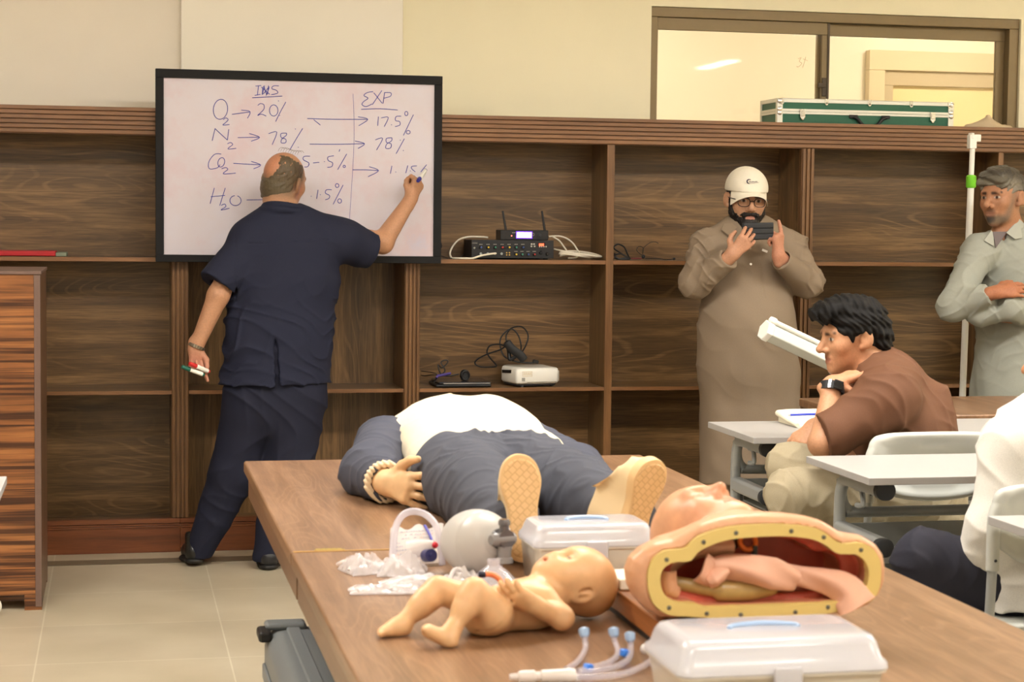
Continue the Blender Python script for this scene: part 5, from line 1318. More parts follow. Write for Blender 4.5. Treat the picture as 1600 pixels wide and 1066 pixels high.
# ------------------------------------------------------------------ man with folded arms
def arms_man():
    A = lambda x, y, Y=-.62: at(x, y, Y)
    hc = A(1566, 309, -.62); fw = V(-.86, -.5, -.06)
    H = Head(hc, fw, (-.05, 0, 1), 1.0)
    nb = A(1578, 368, -.60); chest = A(1590, 440, -.60); hips = A(1590, 620, -.60)
    Mb = basis((-.72, -.70, 0), (0, 0, 1)); r_, f_ = Mb[:, 0], Mb[:, 1]
    shN = nb+V(0, 0, -.075)-r_*.17      # his left, towards picture right
    shF = nb+V(0, 0, -.075)+r_*.17      # his right shoulder
    shF = A(1531, 392, -.63); shN = A(1648, 400, -.55)
    elF = A(1489, 478, -.70); wrF = A(1556, 457, -.84); elN = A(1640, 500, -.66); wrN = A(1536, 490, -.74)
    skin = (166, 118, 88)
    fL, fR = V(hips[0]-.10, -.62, .06), V(hips[0]+.10, -.56, .06)
    body = H.ops(jaw=.95, nose=1.06)+[U(rc(H.L(0, -.02, -.06), nb, .056, .062), .03), U(rc(chest, hips, .12, .12), .05), U(rc(nb, shN, .05, .045), .04), U(rc(nb, shF, .05, .045), .04),
        U(rc(shF, elF, .042, .038), .02), U(rc(elF, wrF, .038, .026), .02), U(rc(shN, elN, .042, .038), .02), U(rc(elN, wrN, .038, .026), .02),
        U(rc(hips, fL+V(0, 0, .4), .09, .05), .03), U(rc(fL+V(0, 0, .4), fL, .05, .035), .02), U(rc(hips, fR+V(0, 0, .4), .09, .05), .03), U(rc(fR+V(0, 0, .4), fR, .05, .035), .02),
        U(rc(fL, fL+V(-.1, -.1, -.03), .03, .026), .02), U(rc(fR, fR+V(-.1, -.1, -.03), .03, .026), .02)]
    h1, G1, _ = hand(wrF, (.95, -.05, .12), (-.05, -.8, .55), 'r', .95, ((.15, .3, .2),)*4, .02)
    h2, G2, _ = hand(wrN, (-.1, .95, .0), (.2, .1, .9), 'l', .8, ((.9, .9, .4),)*4, .02)
    body += h1+h2
    SB = (100, 92, 78)
    pt = [(sph(G1(.05, 0, 0), .12), (168, 104, 74), .06, .7)]+H.paint(skin, lips=(148, 100, 80), brow=(40, 32, 28), iris=(56, 34, 24))
    pt += [(H.E((0, .062, -.088), (.056, .05, .026)), SB, .014, .85), (H.R((-.022, .098, -.050), (.022, .098, -.050), .006), (58, 48, 44), .006, .9), (H.E((0, .096, -.086), (.022, .02, .013)), (60, 52, 48), .008, .8),
           (H.R((.066, .02, .005), (.052, .045, -.075), .016, .02), (120, 104, 92), .018, .7), (H.R((-.066, .02, .005), (-.052, .045, -.075), .016, .02), (120, 104, 92), .018, .7),
           (H.E((0, .088, -.066), (.02, .02, .009)), (146, 100, 80), .005, .7)]
    lo, hi = bounds(hc, elF, elN, fL, fR, V(3.3, -1.0, .02), pad=.12); lo[2] = .0
    b = soft('person', body, .0033, SK, loc=(hips[0], hips[1], 0), base=skin, paint=pt, lo=lo, hi=hi)
    tag(b, 'grey-haired man in pale grey-green long shirt standing with folded arms', 'person')
    KC = (158, 160, 150)
    hem = .48
    kz = [U(rc(chest+V(0, 0, .07), chest-V(0, 0, .02), .165, .17, (f_, .74)), .06), U(rc(chest, hips, .168, .185, (f_, .78)), .06), U(rc(hips, V(hips[0], hips[1], hem-.05), .188, .215, (f_, .8)), .05),
          U(rc(nb+V(0, 0, -.022)+r_*.03, shF, .056, .062), .05), U(rc(nb+V(0, 0, -.022)-r_*.03, shN, .056, .062), .05),
          U(rc(shF, elF, .068, .062), .04), U(rc(elF, wrF-unit(wrF-elF)*.03, .062, .042), .025), U(rc(shN, elN, .068, .062), .04), U(rc(elN, A(1575, 480, -.80), .062, .054), .025), U(rc(A(1575, 480, -.80), A(1530, 492, -.74), .054, .048), .02)]
    cM = basis((-.72, -.7, -.2), (-.12, -.12, 1))
    kz += [U(tor(nb+V(-.004, -.004, .016), .066, .011, cM), .01), U(rc(nb+f_*.072+V(0, 0, -.026)+r_*.02, nb+r_*.066+V(0, 0, .012), .017, .013), .008), U(rc(nb+f_*.072+V(0, 0, -.026)-r_*.02, nb-r_*.066+V(0, 0, .012), .017, .013), .008)]
    d = unit(wrF-elF); c = wrF-d*.03
    kz += [U(rc(c-d*.06, c-d*.004, .040, .038), .005), S(lambda P: np.maximum(-((P-c) @ d), nrm(P-c)-.07), .003), S(rc(c-d*.03, c+d*.05, .029, .03), .003)]
    kz += [I(lambda P: hem-P[:, 2], .004), S(rc(H.L(0, .01, -.07), nb+V(0, 0, .02)+f_*.01, .054, .056), .008), S(rc(nb+f_*.07+V(0, 0, .0), nb+f_*.1+V(0, 0, -.07), .018, .004), .006)]
    def dsp(P):
        z = P[:, 2]; low = np.clip((.98-z)/.3, 0, 1)
        f = folds(P, (.6, .3, .7), 55, 31)+folds(P, (-.6, .2, .7), 48, 33)
        dr = np.sin(P[:, 0]*48+P[:, 1]*30+2*np.sin(z*4))
        return -.008*f*(1-low)-.006*low*dr-.003*wav(P, (1, 1, .7), 16, 5)
    lo, hi = bounds(A(1470, 350, -.8), A(1700, 520, -.8), V(hips[0], hips[1]+.2, hem), V(3.6, -.95, 1), pad=.1); lo[2] = hem-.02
    k = soft('long_shirt', kz, .0042, CLOTH, b, disp=dsp, base=KC, lo=lo, hi=hi)
    m = MB(); q = elF+(wrF-elF)*.52; up = unit(np.cross(d, V(0, -1, 0))); 
    m.box(q+V(0, -.052, .012), (.036, .006, .010), np.stack([d, V(0, 1, 0), np.cross(d, V(0, 1, 0))], 1)); m.build('sleeve_placket', plain('brown button tab', (92, 74, 60), .6), k)
    for flap, ys in ((((1572, 364), (1593, 342), (1600, 349), (1597, 372), (1586, 374)), (-.685, -.655, -.65, -.70, -.705)), (((1537, 376), (1549, 360), (1553, 366), (1553, 385)), (-.70, -.665, -.67, -.715))):
        p1 = [at(u, v, y) for (u, v), y in zip(flap, ys)]; MB().loft([p1, [p+V(.003, .009, .001) for p in p1]]).build('collar', plain('grey green collar cloth', KC, .8, bump=.3, bscale=600), k, bevel=.002)
    p1 = [at(u, v, y) for (u, v, y) in ((1551, 362, -.668), (1574, 362, -.672), (1570, 368, -.69), (1556, 388, -.715))]; MB().loft([p1, [p+V(.004, .012, 0) for p in p1]]).build('neck_insert', plain('grey undershirt', (104, 94, 94), .8), k, bevel=.002)
    soft('undershirt', [U(tor(nb+V(-.012, -.012, .0), .052, .014, cM), .01), U(ell(nb+f_*.05+V(0, 0, -.02), (.03, .03, .05)), .01)], .004, CLOTH, b, base=(112, 100, 100), lo=nb-.13, hi=nb+.13)
    tr = [U(rc(V(fL[0], fL[1], .6), fL+V(0, 0, .02), .11, .085), .03), U(rc(V(fR[0], fR[1], .6), fR+V(0, 0, .02), .11, .085), .03), I(lambda P: .05-P[:, 2], .004)]
    lo, hi = bounds(fL, fR, V(fL[0], fL[1], .6), pad=.14)
    soft('loose_trousers', tr, .006, CLOTH, b, base=(160, 160, 146), lo=lo, hi=hi, disp=lambda P: -.01*(.5+.5*np.sin(P[:, 0]*60+3*np.sin(P[:, 2]*7))))
    for f in (fL, fR): shoe_soft('shoe', V(f[0]+.04, f[1]+.05, 0), (-.7, -.7, 0), .27, LEATHER, (60, 46, 36), b)
    lo, hi = bounds(hc, pad=.17)
    hs = [U(H.E((0, -.020, .040), (.083, .102, .088)), .01), U(H.R((-.05, .066, .074), (.052, .066, .070), .026, .022), .03), U(H.E((0, .03, .10), (.065, .06, .03)), .03), U(H.E((0, -.075, -.015), (.066, .045, .06)), .03),
          S(H.E((0, .092, -.012), (.068, .056, .070)), .012), I(H.P((0, 0, -.055), (0, -.5, -1)), .008), S(H.E((.078, -.002, -.02), (.03, .028, .048)), .005), S(H.E((-.078, -.002, -.02), (.03, .028, .048)), .005),
          S(H.E((.06, .06, -.05), (.04, .05, .05)), .006), S(H.E((-.06, .06, -.05), (.04, .05, .05)), .006)]
    def hd(P):
        q = (P-H.c) @ H.M
        return .0035*np.sin(q[:, 2]*190+q[:, 1]*90+2.5*np.sin(q[:, 1]*40+q[:, 0]*30))+.002*wav(P, (1, 1, 1), 150, 3)
    soft('hair', hs, .0028, HAIRM, b, base=(74, 68, 60), disp=hd, lo=lo, hi=hi,
         paint=[(H.R((-.05, .07, .066), (.05, .07, .066), .03), (122, 116, 100), .02, .8), (H.E((-.07, .02, .04), (.03, .05, .04)), (128, 120, 106), .02, .8), (H.E((.07, .02, .04), (.03, .05, .04)), (128, 120, 106), .02, .8), (H.E((0, -.09, -.02), (.08, .05, .07)), (40, 38, 36), .03, .9)])
arms_man()

# ------------------------------------------------------------------ seated man in brown
def student():
    Y0 = -2.53
    A = lambda x, y, Y=Y0: at(x, y, Y)
    hc = A(1331, 527, -2.51); H = Head(hc, (-1, -.03, -.12), (-.14, .02, 1), .93)
    nb = A(1368, 588, -2.53); chest = A(1392, 640, -2.53); pel = A(1425, 752, -2.53)
    shN = A(1388, 622, -2.71); shF = A(1372, 618, -2.37)
    elN = A(1285, 693, -2.71); wrN = A(1301, 600, -2.63)
    elF = A(1290, 690, -2.34); wrF = A(1272, 668, -2.41)
    knA = A(1240, 722, -2.51); anA = A(1300, 850, -2.51); knB = A(1238, 774, -2.65); anB = A(1256, 900, -2.65)
    skin = (192, 142, 108)
    body = H.ops(jaw=.95, nose=1.04)+[U(rc(H.L(0, -.03, -.05), nb, .056, .062), .03), U(rc(nb, chest, .06, .1), .05), U(rc(chest, pel, .11, .12), .05), U(rc(nb, shN, .05, .045), .04), U(rc(nb, shF, .05, .045), .04),
        U(rc(shN, elN, .045, .038), .02), U(rc(elN, wrN, .041, .027), .02), U(rc(shF, elF, .045, .038), .02), U(rc(elF, wrF, .038, .027), .02),
        U(rc(pel, knA, .085, .055), .03), U(rc(knA, anA, .053, .036), .02), U(rc(pel, knB, .085, .055), .03), U(rc(knB, anB, .053, .036), .02)]
    h1, G1, _ = hand(wrN, (.90, .1, .32), (-.35, -.15, .9), 'l', .92, ((-.1, .25, .2), (.35, .5, .3), (.55, .7, .4), (.6, .8, .5)), .06,
                     thumb=((.015, .020, -.008), (.036, .032, -.030), (.050, .030, -.050), (.058, .026, -.066)))
    h2, G2, _ = hand(wrF, (-.75, -.3, -.5), (.3, -.2, .8), 'r', .9, ((.3, .4, .3),)*4, .05)
    body += h1+h2
    pt = [(sph(G1(.08, 0, 0), .09), (204, 142, 108), .05, .6), (H.E((.06, .03, -.06), (.03, .05, .05)), (176, 118, 84), .03, .6), (H.E((-.06, .03, -.06), (.03, .05, .05)), (176, 118, 84), .03, .5)]+H.paint(skin, lips=(158, 96, 84), brow=(28, 22, 20))
    lo, hi = bounds(hc, pel, knA, knB, shN, shF, V(pel[0], -2.6, .1), pad=.15); lo[2] = .02
    b = soft('person', body, .0033, SK, loc=(pel[0], -2.53, 0), base=skin, paint=pt, lo=lo, hi=hi)
    tag(b, 'seated young man in brown shirt resting his chin on his hand', 'person')
    BR = (104, 70, 50)
    ts = [U(rc(A(1385, 612), A(1405, 680), .125, .14, ((0, 1, 0), 1.35) if False else None), .06), U(rc(A(1378, 606, -2.46), A(1410, 680, -2.48), .085, .105), .06), U(rc(A(1385, 610, -2.62), A(1412, 690, -2.61), .09, .11), .06),
          U(rc(A(1405, 670), A(1420, 790), .145, .155, ((0, 1, 0), .9)), .06), U(rc(A(1440, 640), A(1455, 760), .09, .10), .05),
          U(rc(nb+V(.015, 0, -.01), nb+V(.03, 0, -.05), .062, .09), .05), U(rc(A(1380, 600, -2.57), shN, .07, .085), .05), U(rc(A(1372, 600, -2.47), shF, .07, .08), .05),
          U(rc(shN, A(1293, 684, -2.71), .085, .068), .04), U(rc(shF, A(1300, 680, -2.36), .08, .062), .04)]
    sd = unit(A(1272, 700, -2.71)-shN); sc_ = A(1281, 690, -2.71)
    sd = unit(V(-1, 0, -.22))
    sc_ = A(1284, 690, -2.71)
    ts += [U(rc(A(1300, 676, -2.71), A(1286, 680, -2.71), .066, .062), .02), S(lambda P: np.maximum(-((P-sc_) @ sd), nrm(P-sc_)-.14), .004),
           S(rc(elN, wrN, .045, .045), .004), I(lambda P: .50-P[:, 2], .004), S(rc(H.L(0, 0, -.06), nb+V(-.02, 0, .02), .056, .060), .008)]
    cM = basis((-1, 0, -.4), (-.45, 0, 1))
    ts.insert(6, U(tor(nb+V(.006, 0, .004), .064, .010, cM), .01))
    def dsp(P):
        fade = np.clip((nrm(P-sc_)-.06)/.08, 0, 1)
        q = folds(P, (.85, .1, .5), 34, 41, 1.6)+.9*folds(P, (.2, .2, .95), 40, 44, 1.6)
        return (-.010*q-.004*wav(P, (1, 1, 1), 16, 7))*fade
    lo, hi = bounds(A(1268, 560, -2.76), A(1500, 800, -2.4), A(1500, 560, -2.76), pad=.08); lo[2] = .48
    soft('shirt', ts, .004, COTTON, b, disp=dsp, base=BR, lo=lo, hi=hi)
    TC = (170, 158, 132)
    tr = [U(rc(A(1432, 775), A(1430, 790), .155, .155), .05), U(rc(A(1420, 772, -2.49), knA+V(.0, 0, -.022), .115, .078), .03), U(rc(knA+V(0, 0, -.022), A(1306, 862, -2.51), .078, .06), .02),
          U(rc(A(1425, 785, -2.61), knB, .115, .076), .03), U(rc(knB, anB, .076, .062), .02), I(lambda P: P[:, 2]-.70+.35*(np.abs(P[:, 0]-pel[0]) > .3), .004) if False else I(lambda P: np.where(P[:, 0] > 2.15, P[:, 2]-.60, -1), .004)]
    def dt(P):
        return -.008*(folds(P, (.8, .2, -.5), 50, 51)+folds(P, (.5, .2, .8), 44, 54))-.003*wav(P, (1, 1, 1), 18, 8)
    lo, hi = bounds(knA, knB, anA, anB, pel+V(.12, 0, 0), pad=.13); lo[2] = .03
    soft('trousers', tr, .0042, COTTON, b, disp=dt, base=TC, lo=lo, hi=hi)
    shoe_soft('shoe', V(anA[0]+.03, -2.51, .13), (-.96, 0, -.2), .27, LEATHER, (50, 40, 34), b); shoe_soft('shoe', V(anB[0]+.05, -2.65, 0), (-1, 0, 0), .27, LEATHER, (50, 40, 34), b)
    # wavy black hair
    hs = [U(H.E((0, -.018, .044), (.094, .110, .098)), .01), U(H.E((0, .05, .098), (.07, .066, .042)), .03), U(H.R((-.04, .100, .090), (.04, .100, .090), .022), .03), U(H.E((0, -.085, -.012), (.072, .05, .075)), .03),
          S(H.E((0, .100, -.012), (.075, .052, .072)), .012), S(H.E((.062, .06, -.055), (.05, .058, .06)), .008), S(H.E((-.062, .06, -.055), (.05, .058, .06)), .008), I(H.P((0, -.03, -.075), (0, .25, -1)), .008),
          S(H.E((.084, -.006, -.016), (.04, .022, .036)), .005), S(H.E((-.084, -.006, -.016), (.04, .022, .036)), .005)]
    def hd(P):
        q = (P-H.c) @ H.M; s_ = q[:, 1]*.75-q[:, 2]*.5
        return .0026*np.sin(s_*190+2.8*np.sin(q[:, 1]*38+q[:, 2]*34)+q[:, 0]*30)+.0018*np.sin(s_*420+3*np.sin(q[:, 2]*60)+q[:, 0]*70)+.003*wav(P, (1, 1, 1), 70, 3)
    lo, hi = bounds(hc, pad=.19)
    soft('hair', hs, .0026, vcol('black hair', .68, .8, 420, .2), b, base=(17, 15, 14), disp=hd, lo=lo, hi=hi)
    # wristwatch
    d = unit(wrN-elN); wc = wrN-d*.018; x, y, _ = frame_of(d); x = unit(V(0, -1, 0)-d*(V(0, -1, 0) @ d)); y = np.cross(d, x)
    m = MB(); n = 28; R_ = .0345
    m.loft([[wc+(x*math.cos(a)+y*math.sin(a))*rr+d*zz for (rr, zz) in ((R_, -.013), (R_+.004, -.013), (R_+.004, .013), (R_, .013))] for a in np.linspace(0, 2*PI, n+1)[:-1]], closed=True)
    wb = m.build('wristwatch', plain('black watch strap', (26, 26, 30), .5), b)
    MB().box(wc+x*(R_+.008), (.008, .03, .03), np.stack([x, y, d], 1)).build('watch_case', plain('black watch glass', (16, 16, 20), .15), wb, bevel=.003)
    MB().box(wc+unit(x*.8-y*.6)*(R_+.005)+d*0, (.004, .008, .026), np.stack([unit(x*.8-y*.6), unit(y*.8+x*.6), d], 1)).build('buckle', plain('silver rim', (206, 206, 210), .25, metal=.8), wb)
student()

# ------------------------------------------------------------------ person in white at the edge
def white_shirt():
    A = lambda x, y, Y=-3.62: at(x, y, Y)
    hc = A(1668, 560, -3.55); H = Head(hc, (-.75, .62, -.1), (-.15, .1, 1), .95)
    nb = A(1655, 640, -3.56); pel = A(1650, 930, -3.60); chest = A(1648, 730, -3.58)
    shN = A(1592, 705, -3.68); elN = A(1556, 838, -3.70); wrN = A(1490, 868, -3.60)
    shF = A(1700, 700, -3.42); elF = A(1690, 840, -3.38); wrF = A(1600, 870, -3.40)
    knN = A(1448, 880, -3.62); anN = V(knN[0]+.02, knN[1]+.02, .09); knF = A(1490, 905, -3.40); anF = V(knF[0]+.02, knF[1], .09)
    skin = (186, 130, 94)
    body = H.ops()+[U(rc(H.L(0, -.02, -.06), nb, .058, .064), .03), U(rc(chest, pel, .12, .12), .05), U(rc(nb, chest, .06, .1), .05), U(rc(nb, shN, .05, .045), .04), U(rc(nb, shF, .05, .045), .04),
        U(rc(shN, elN, .042, .038), .02), U(rc(elN, wrN, .036, .026), .02), U(rc(shF, elF, .042, .038), .02), U(rc(elF, wrF, .036, .026), .02),
        U(rc(pel, knN, .085, .055), .03), U(rc(knN, anN, .05, .036), .02), U(rc(pel, knF, .085, .055), .03), U(rc(knF, anF, .05, .036), .02)]
    for w_, s in ((wrN, 'l'), (wrF, 'r')): body += hand(w_, (-.8, .3, -.2), (-.2, .1, .9), s, .9)[0]
    lo, hi = bounds(hc, wrN, pel, knN, shF, anN, anF, V(pel[0]+.1, -3.6, .1), pad=.16); lo[2] = .02
    b = soft('person', body, .0045, SK, loc=(pel[0], -3.6, 0), base=skin, paint=H.paint(skin), lo=lo, hi=hi)
    tag(b, 'person in white shirt and dark jeans, cut off by the picture edge', 'person')
    WC_ = (222, 218, 210)
    fr = [U(rc(A(1640, 715), A(1632, 800), .15, .15), .06), U(rc(A(1632, 800), A(1622, 915), .15, .165), .06), U(rc(A(1605, 905, -3.66), A(1598, 960, -3.66), .13, .135), .05), U(rc(nb-V(.01, 0, .02), shN, .075, .085), .05), U(rc(nb-V(0, 0, .02), shF, .075, .08), .05),
          U(rc(shN, elN+V(.0, 0, .02), .085, .070), .04), U(rc(elN+V(0, 0, .02), A(1538, 862, -3.68), .072, .060), .025), U(rc(shF, elF, .08, .066), .04),
          S(rc(A(1500, 864, -3.62), A(1521, 864, -3.65), .055, .03), .004), I(lambda P: A(0, 985)[2]*0+.475-P[:, 2], .004), S(rc(H.L(0, 0, -.06), nb+V(0, 0, .02), .056, .06), .008), U(tor(nb+V(0, 0, .01), .066, .011), .01)]
    hemc = A(1520, 960, -3.72)
    def dsp(P): return -.010*(folds(P, (.4, .2, .85), 34, 61)+folds(P, (.8, .1, -.5), 30, 63))-.004*wav(P, (1, 1, 1), 15, 9)
    lo, hi = bounds(A(1515, 640, -3.8), A(1740, 985, -3.3), pad=.1)
    soft('shirt', fr, .0042, COTTON, b, disp=dsp, base=WC_, lo=lo, hi=hi)
    JC = (46, 46, 56)
    tr = [U(rc(A(1640, 940), A(1630, 950), .15, .15), .05), U(rc(A(1610, 930, -3.66), knN, .108, .082), .03), U(rc(knN, anN, .08, .062), .02), U(rc(A(1650, 935, -3.48), knF, .11, .082), .03), U(rc(knF, anF, .08, .062), .02)]
    lo, hi = bounds(knN, knF, anN, anF, A(1660, 940), pad=.17); lo[2] = .05
    soft('jeans', tr, .0045, CLOTH, b, disp=lambda P: -.008*(folds(P, (.7, .1, -.6), 52, 71)+folds(P, (.9, 0, .3), 40, 73)), base=JC, lo=lo, hi=hi)
    for a in (anN, anF): shoe_soft('shoe', V(a[0]+.05, a[1], 0), (-.95, .3, 0), .27, LEATHER, (40, 38, 38), b)
white_shirt()

# a white shoe at the very edge of the picture, its wearer out of frame
ws = soft('shoe', [U(rc(V(-.43, -1.19, .036), V(-.62, -1.27, .06), .036, .042), .03), U(rc(V(-.62, -1.27, .05), V(-.66, -1.29, .1), .04, .038), .02), S(rc(V(-.66, -1.29, .09), V(-.68, -1.30, .2), .028, .03), .005), I(lambda P: .012-P[:, 2], .003)], .004, COTTON,
          loc=(-.53, -1.22, 0), base=(232, 226, 210), lo=(-.75, -1.41, -.02), hi=(-.36, -1.1, .16))
tag(ws, 'white canvas shoe on the floor in front of the podium', 'shoe')
# ================================================================== TRAINING MANIKINS
VINYL = vcol('manikin vinyl', .42, 0, 40, .45, sss=.08)
TZ = .75
def manikin():
    A = lambda x, y, Y: at(x, y, Y)
    skin = (226, 184, 138)
    cx = .868
    hc = V(.866, -2.955, .832); H = Head(hc, (.0, -.10, 1), (0, 1, .05), .92)
    nb = V(.867, -3.09, .835); chest = V(.868, -3.28, .84); pel = V(.862, -3.62, .82)
    shL, elL, wrL = V(.672, -3.20, .83), V(.598, -3.45, .798), V(.602, -3.655, .802)
    shR, elR, wrR = V(1.035, -3.22, .815), V(1.085, -3.50, .79), V(1.07, -3.74, .788)
    hL, kL, aL = V(.775, -3.68, .84), V(.757, -4.06, .835), V(.74, -4.36, .81)
    hR, kR, aR = V(.925, -3.66, .84), V(.968, -4.02, .83), V(1.0, -4.27, .815)
    body = H.ops(closed=True)+[U(rc(H.L(0, -.02, -.06), nb, .05, .06), .03), U(rc(nb, chest, .06, .09), .04), U(rc(chest, pel, .08, .06), .04), U(rc(nb, shL, .05, .045), .04), U(rc(nb, shR, .05, .045), .04),
        U(rc(shL, elL, .04, .034), .02), U(rc(elL, wrL, .034, .026), .02), U(rc(shR, elR, .04, .034), .02), U(rc(elR, wrR, .034, .026), .02),
        U(rc(pel, hL+V(0, 0, -.02), .06, .06), .02), U(rc(hL+V(0, 0, -.02), kL, .06, .05), .02), U(rc(kL, aL, .045, .034), .02), U(rc(pel, hR+V(0, 0, -.02), .06, .06), .02), U(rc(hR+V(0, 0, -.02), kR, .06, .05), .02), U(rc(kR, aR, .045, .034), .02)]
    h1, _, _ = hand(wrL, (.50, -.86, -.06), (-.86, -.48, .16), 'r', 1.0, ((.15, .35, .25), (.25, .4, .3), (.3, .4, .3), (.35, .4, .3)), .13, thumb=((.018, .022, -.004), (.046, .048, .0), (.072, .064, .002), (.094, .07, .0)))
    h2, _, _ = hand(wrR, (-.15, -.95, -.05), (.3, -.1, .9), 'l', .98, ((.25, .45, .3),)*4, .08)
    lo, hi = bounds(hc, wrL, wrR, aL, aR, pad=.16); lo[2] = .745
    b = soft('manikin', body+h1+h2+[I(lambda P: TZ+.002-P[:, 2], .002)], .0034, VINYL, loc=(cx, -3.6, TZ), base=skin, paint=H.paint(skin, eyes=False), lo=lo, hi=hi)
    tag(b, 'full-size training manikin in white jacket and dark trousers lying on the table', 'manikin')
    # jacket: white body with slate sleeves
    WH = (216, 204, 180); SL = (74, 76, 88)
    jb = [U(ell(V(.868, -3.24, .85), (.19, .20, .098)), .05), U(ell(V(.866, -3.40, .838), (.192, .24, .09)), .05), U(rc(V(.80, -3.17, .868), V(.94, -3.17, .868), .072, .072), .06),
          U(rc(V(.80, -3.14, .84), shL+V(.02, .0, .0), .072, .066), .05), U(rc(V(.94, -3.14, .84), shR-V(.02, 0, 0), .072, .066), .05), U(ell(V(.864, -3.54, .834), (.196, .16, .082)), .04)]
    jb += [S(rc(nb+V(0, .02, .0), nb+V(0, .2, .02), .058, .07), .01), I(lambda P: TZ+.001-P[:, 2], .003), I(lambda P: -3.70-.10*((P[:, 0]-.862)/.2)**2*np.sign(P[:, 2]-.78)*-1-P[:, 1]+.06*(P[:, 2]-.84)/.1, .004)]
    dj = lambda P: -.004*folds(P, (.2, .9, .1), 28, 81)-.004*folds(P, (.9, .2, .1), 26, 84)-.004*wav(P, (1, 1, 1), 18, 11)
    lo, hi = bounds(V(.6, -3.05, .74), V(1.15, -3.85, 1), pad=.06)
    jk = soft('jacket', jb, .0042, COTTON, b, disp=dj, base=WH, flo=TZ+.001, lo=lo, hi=hi)
    for (s, e, w_) in ((shL, elL, wrL), (shR, elR, wrR)):
        sg = -1 if s[0] < .86 else 1
        d = unit(w_-e); c = w_-d*.012
        so = [U(rc(s+V(sg*.0, 0, 0), e, .078, .070), .04), U(rc(e, c-d*.02, .070, .046), .03), I(lambda P: TZ+.001-P[:, 2], .003),
              S((lambda c, d: lambda P: np.maximum(-((P-c) @ d), nrm(P-c)-.09))(c, d), .003), S(rc(c-d*.03, c+d*.1, .036, .036), .003)]
        lo, hi = bounds(s, e, w_, pad=.12)
        sl = soft('sleeve', so, .0042, CLOTH, jk, base=SL, flo=TZ+.001, lo=lo, hi=hi, disp=lambda P: -.010*folds(P, (.2, .9, .3), 55, 91+sg)-.006*folds(P, (.5, .3, .8), 40, 95)-.003*wav(P, (1, 1, 1), 20, 3))
        cu = [U(tor(c-d*.004, .041, .009, np.stack(frame_of(d), 1)), .004), I(lambda P: TZ+.001-P[:, 2], .003)]
        lo, hi = bounds(c, pad=.07)
        soft('cuff', cu, .003, COTTON, sl, base=(236, 214, 180), flo=TZ+.001, lo=lo, hi=hi, disp=lambda P: .0022*np.sin(P[:, 0]*420+P[:, 2]*420))
    # trousers
    up = (0, 0, 1)
    tr = [U(ell(V(.862, -3.66, .826), (.195, .15, .080)), .03), U(rc(hL+V(-.006, .0, -.022), kL+V(0, 0, -.012), .102, .086), .025), U(rc(kL+V(0, 0, -.012), aL+V(0, .02, -.005), .084, .064), .02), U(rc(hR+V(.002, .0, -.026), kR+V(0, 0, -.014), .098, .082), .025), U(rc(kR+V(0, 0, -.014), aR+V(0, .03, -.005), .082, .062), .02),
          I(lambda P: TZ+.001-P[:, 2], .003), I(lambda P: P[:, 1]+3.545+.25*np.abs(P[:, 0]-.862)**1.0, .006)]
    def dt(P):
        q = folds(P, (.75, .6, .2), 40, 101, 1.6, 2)*.8+folds(P, (-.7, .6, .3), 36, 104, 1.6, 2)
        rad = np.exp(-((P[:, 0]-.862)/.09)**2)*np.clip((P[:, 1]+3.95)/.3, 0, 1)
        return -.007*q-.008*rad*(.5+.5*np.sin(np.arctan2(P[:, 1]+3.60, np.abs(P[:, 0]-.862)+.02)*14))-.004*wav(P, (1, 1, 1), 18, 13)
    lo, hi = bounds(V(.64, -3.5, .74), V(1.12, -4.42, .98), pad=.06)
    t_ = soft('trousers', tr, .0042, CLOTH, b, disp=dt, base=(78, 80, 90), flo=TZ+.001, lo=lo, hi=hi)
    # canvas shoes, soles to the camera
    def sole_mat():
        m, N, L, bs = new_mat('patterned tan sole'); tc = N.new('ShaderNodeTexCoord')
        mp = N.new('ShaderNodeMapping'); mp.inputs['Rotation'].default_value = (PI/2, 0, PI/4*0); mp.inputs['Scale'].default_value = (1, 1, 1); L.new(tc.outputs['Object'], mp.inputs[0])
        ck = N.new('ShaderNodeTexBrick'); ck.inputs['Scale'].default_value = 64; ck.inputs['Mortar Size'].default_value = .07; ck.inputs['Brick Width'].default_value = .8; ck.inputs['Row Height'].default_value = .8
        r45 = N.new('ShaderNodeVectorRotate'); r45.inputs['Angle'].default_value = PI/4; r45.inputs['Axis'].default_value = (0, 0, 1); L.new(mp.outputs[0], r45.inputs[0]); L.new(r45.outputs[0], ck.inputs['Vector'])
        ck.inputs['Color1'].default_value = srgb((222, 182, 128))+(1,); ck.inputs['Color2'].default_value = srgb((226, 186, 134))+(1,); ck.inputs['Mortar'].default_value = srgb((206, 164, 112))+(1,)
        L.new(ck.outputs['Color'], bs.inputs['Base Color']); bs.inputs['Roughness'].default_value = .6
        bp = N.new('ShaderNodeBump'); bp.inputs['Strength'].default_value = .35; bp.inputs['Distance'].default_value = .002; bp.invert = True; L.new(ck.outputs['Fac'], bp.inputs['Height']); L.new(bp.outputs[0], bs.inputs['Normal']); return m
    SM = sole_mat(); CAN = plain('cream canvas', (232, 206, 162), .8, bump=.3, bscale=700); RUB = plain('tan rubber rand', (224, 186, 134), .55)
    def shoe(heel, toe, nrm_, ank, flip):
        """sole lies in the plane heel-toe with outward normal nrm_ (towards the camera)"""
        u = unit(toe-heel); n = unit(nrm_-u*(np.array(nrm_) @ u)); s = np.cross(u, n)*flip; L_ = np.linalg.norm(toe-heel)
        prof = [(0, .0), (.02, .020), (.08, .029), (.2, .032), (.36, .029), (.5, .030), (.62, .036), (.74, .041), (.85, .038), (.93, .030), (.98, .017), (1, .0)]
        prof2 = [(0, .0), (.02, .020), (.08, .029), (.2, .031), (.36, .026), (.5, .027), (.62, .033), (.74, .037), (.85, .034), (.93, .027), (.98, .015), (1, .0)]
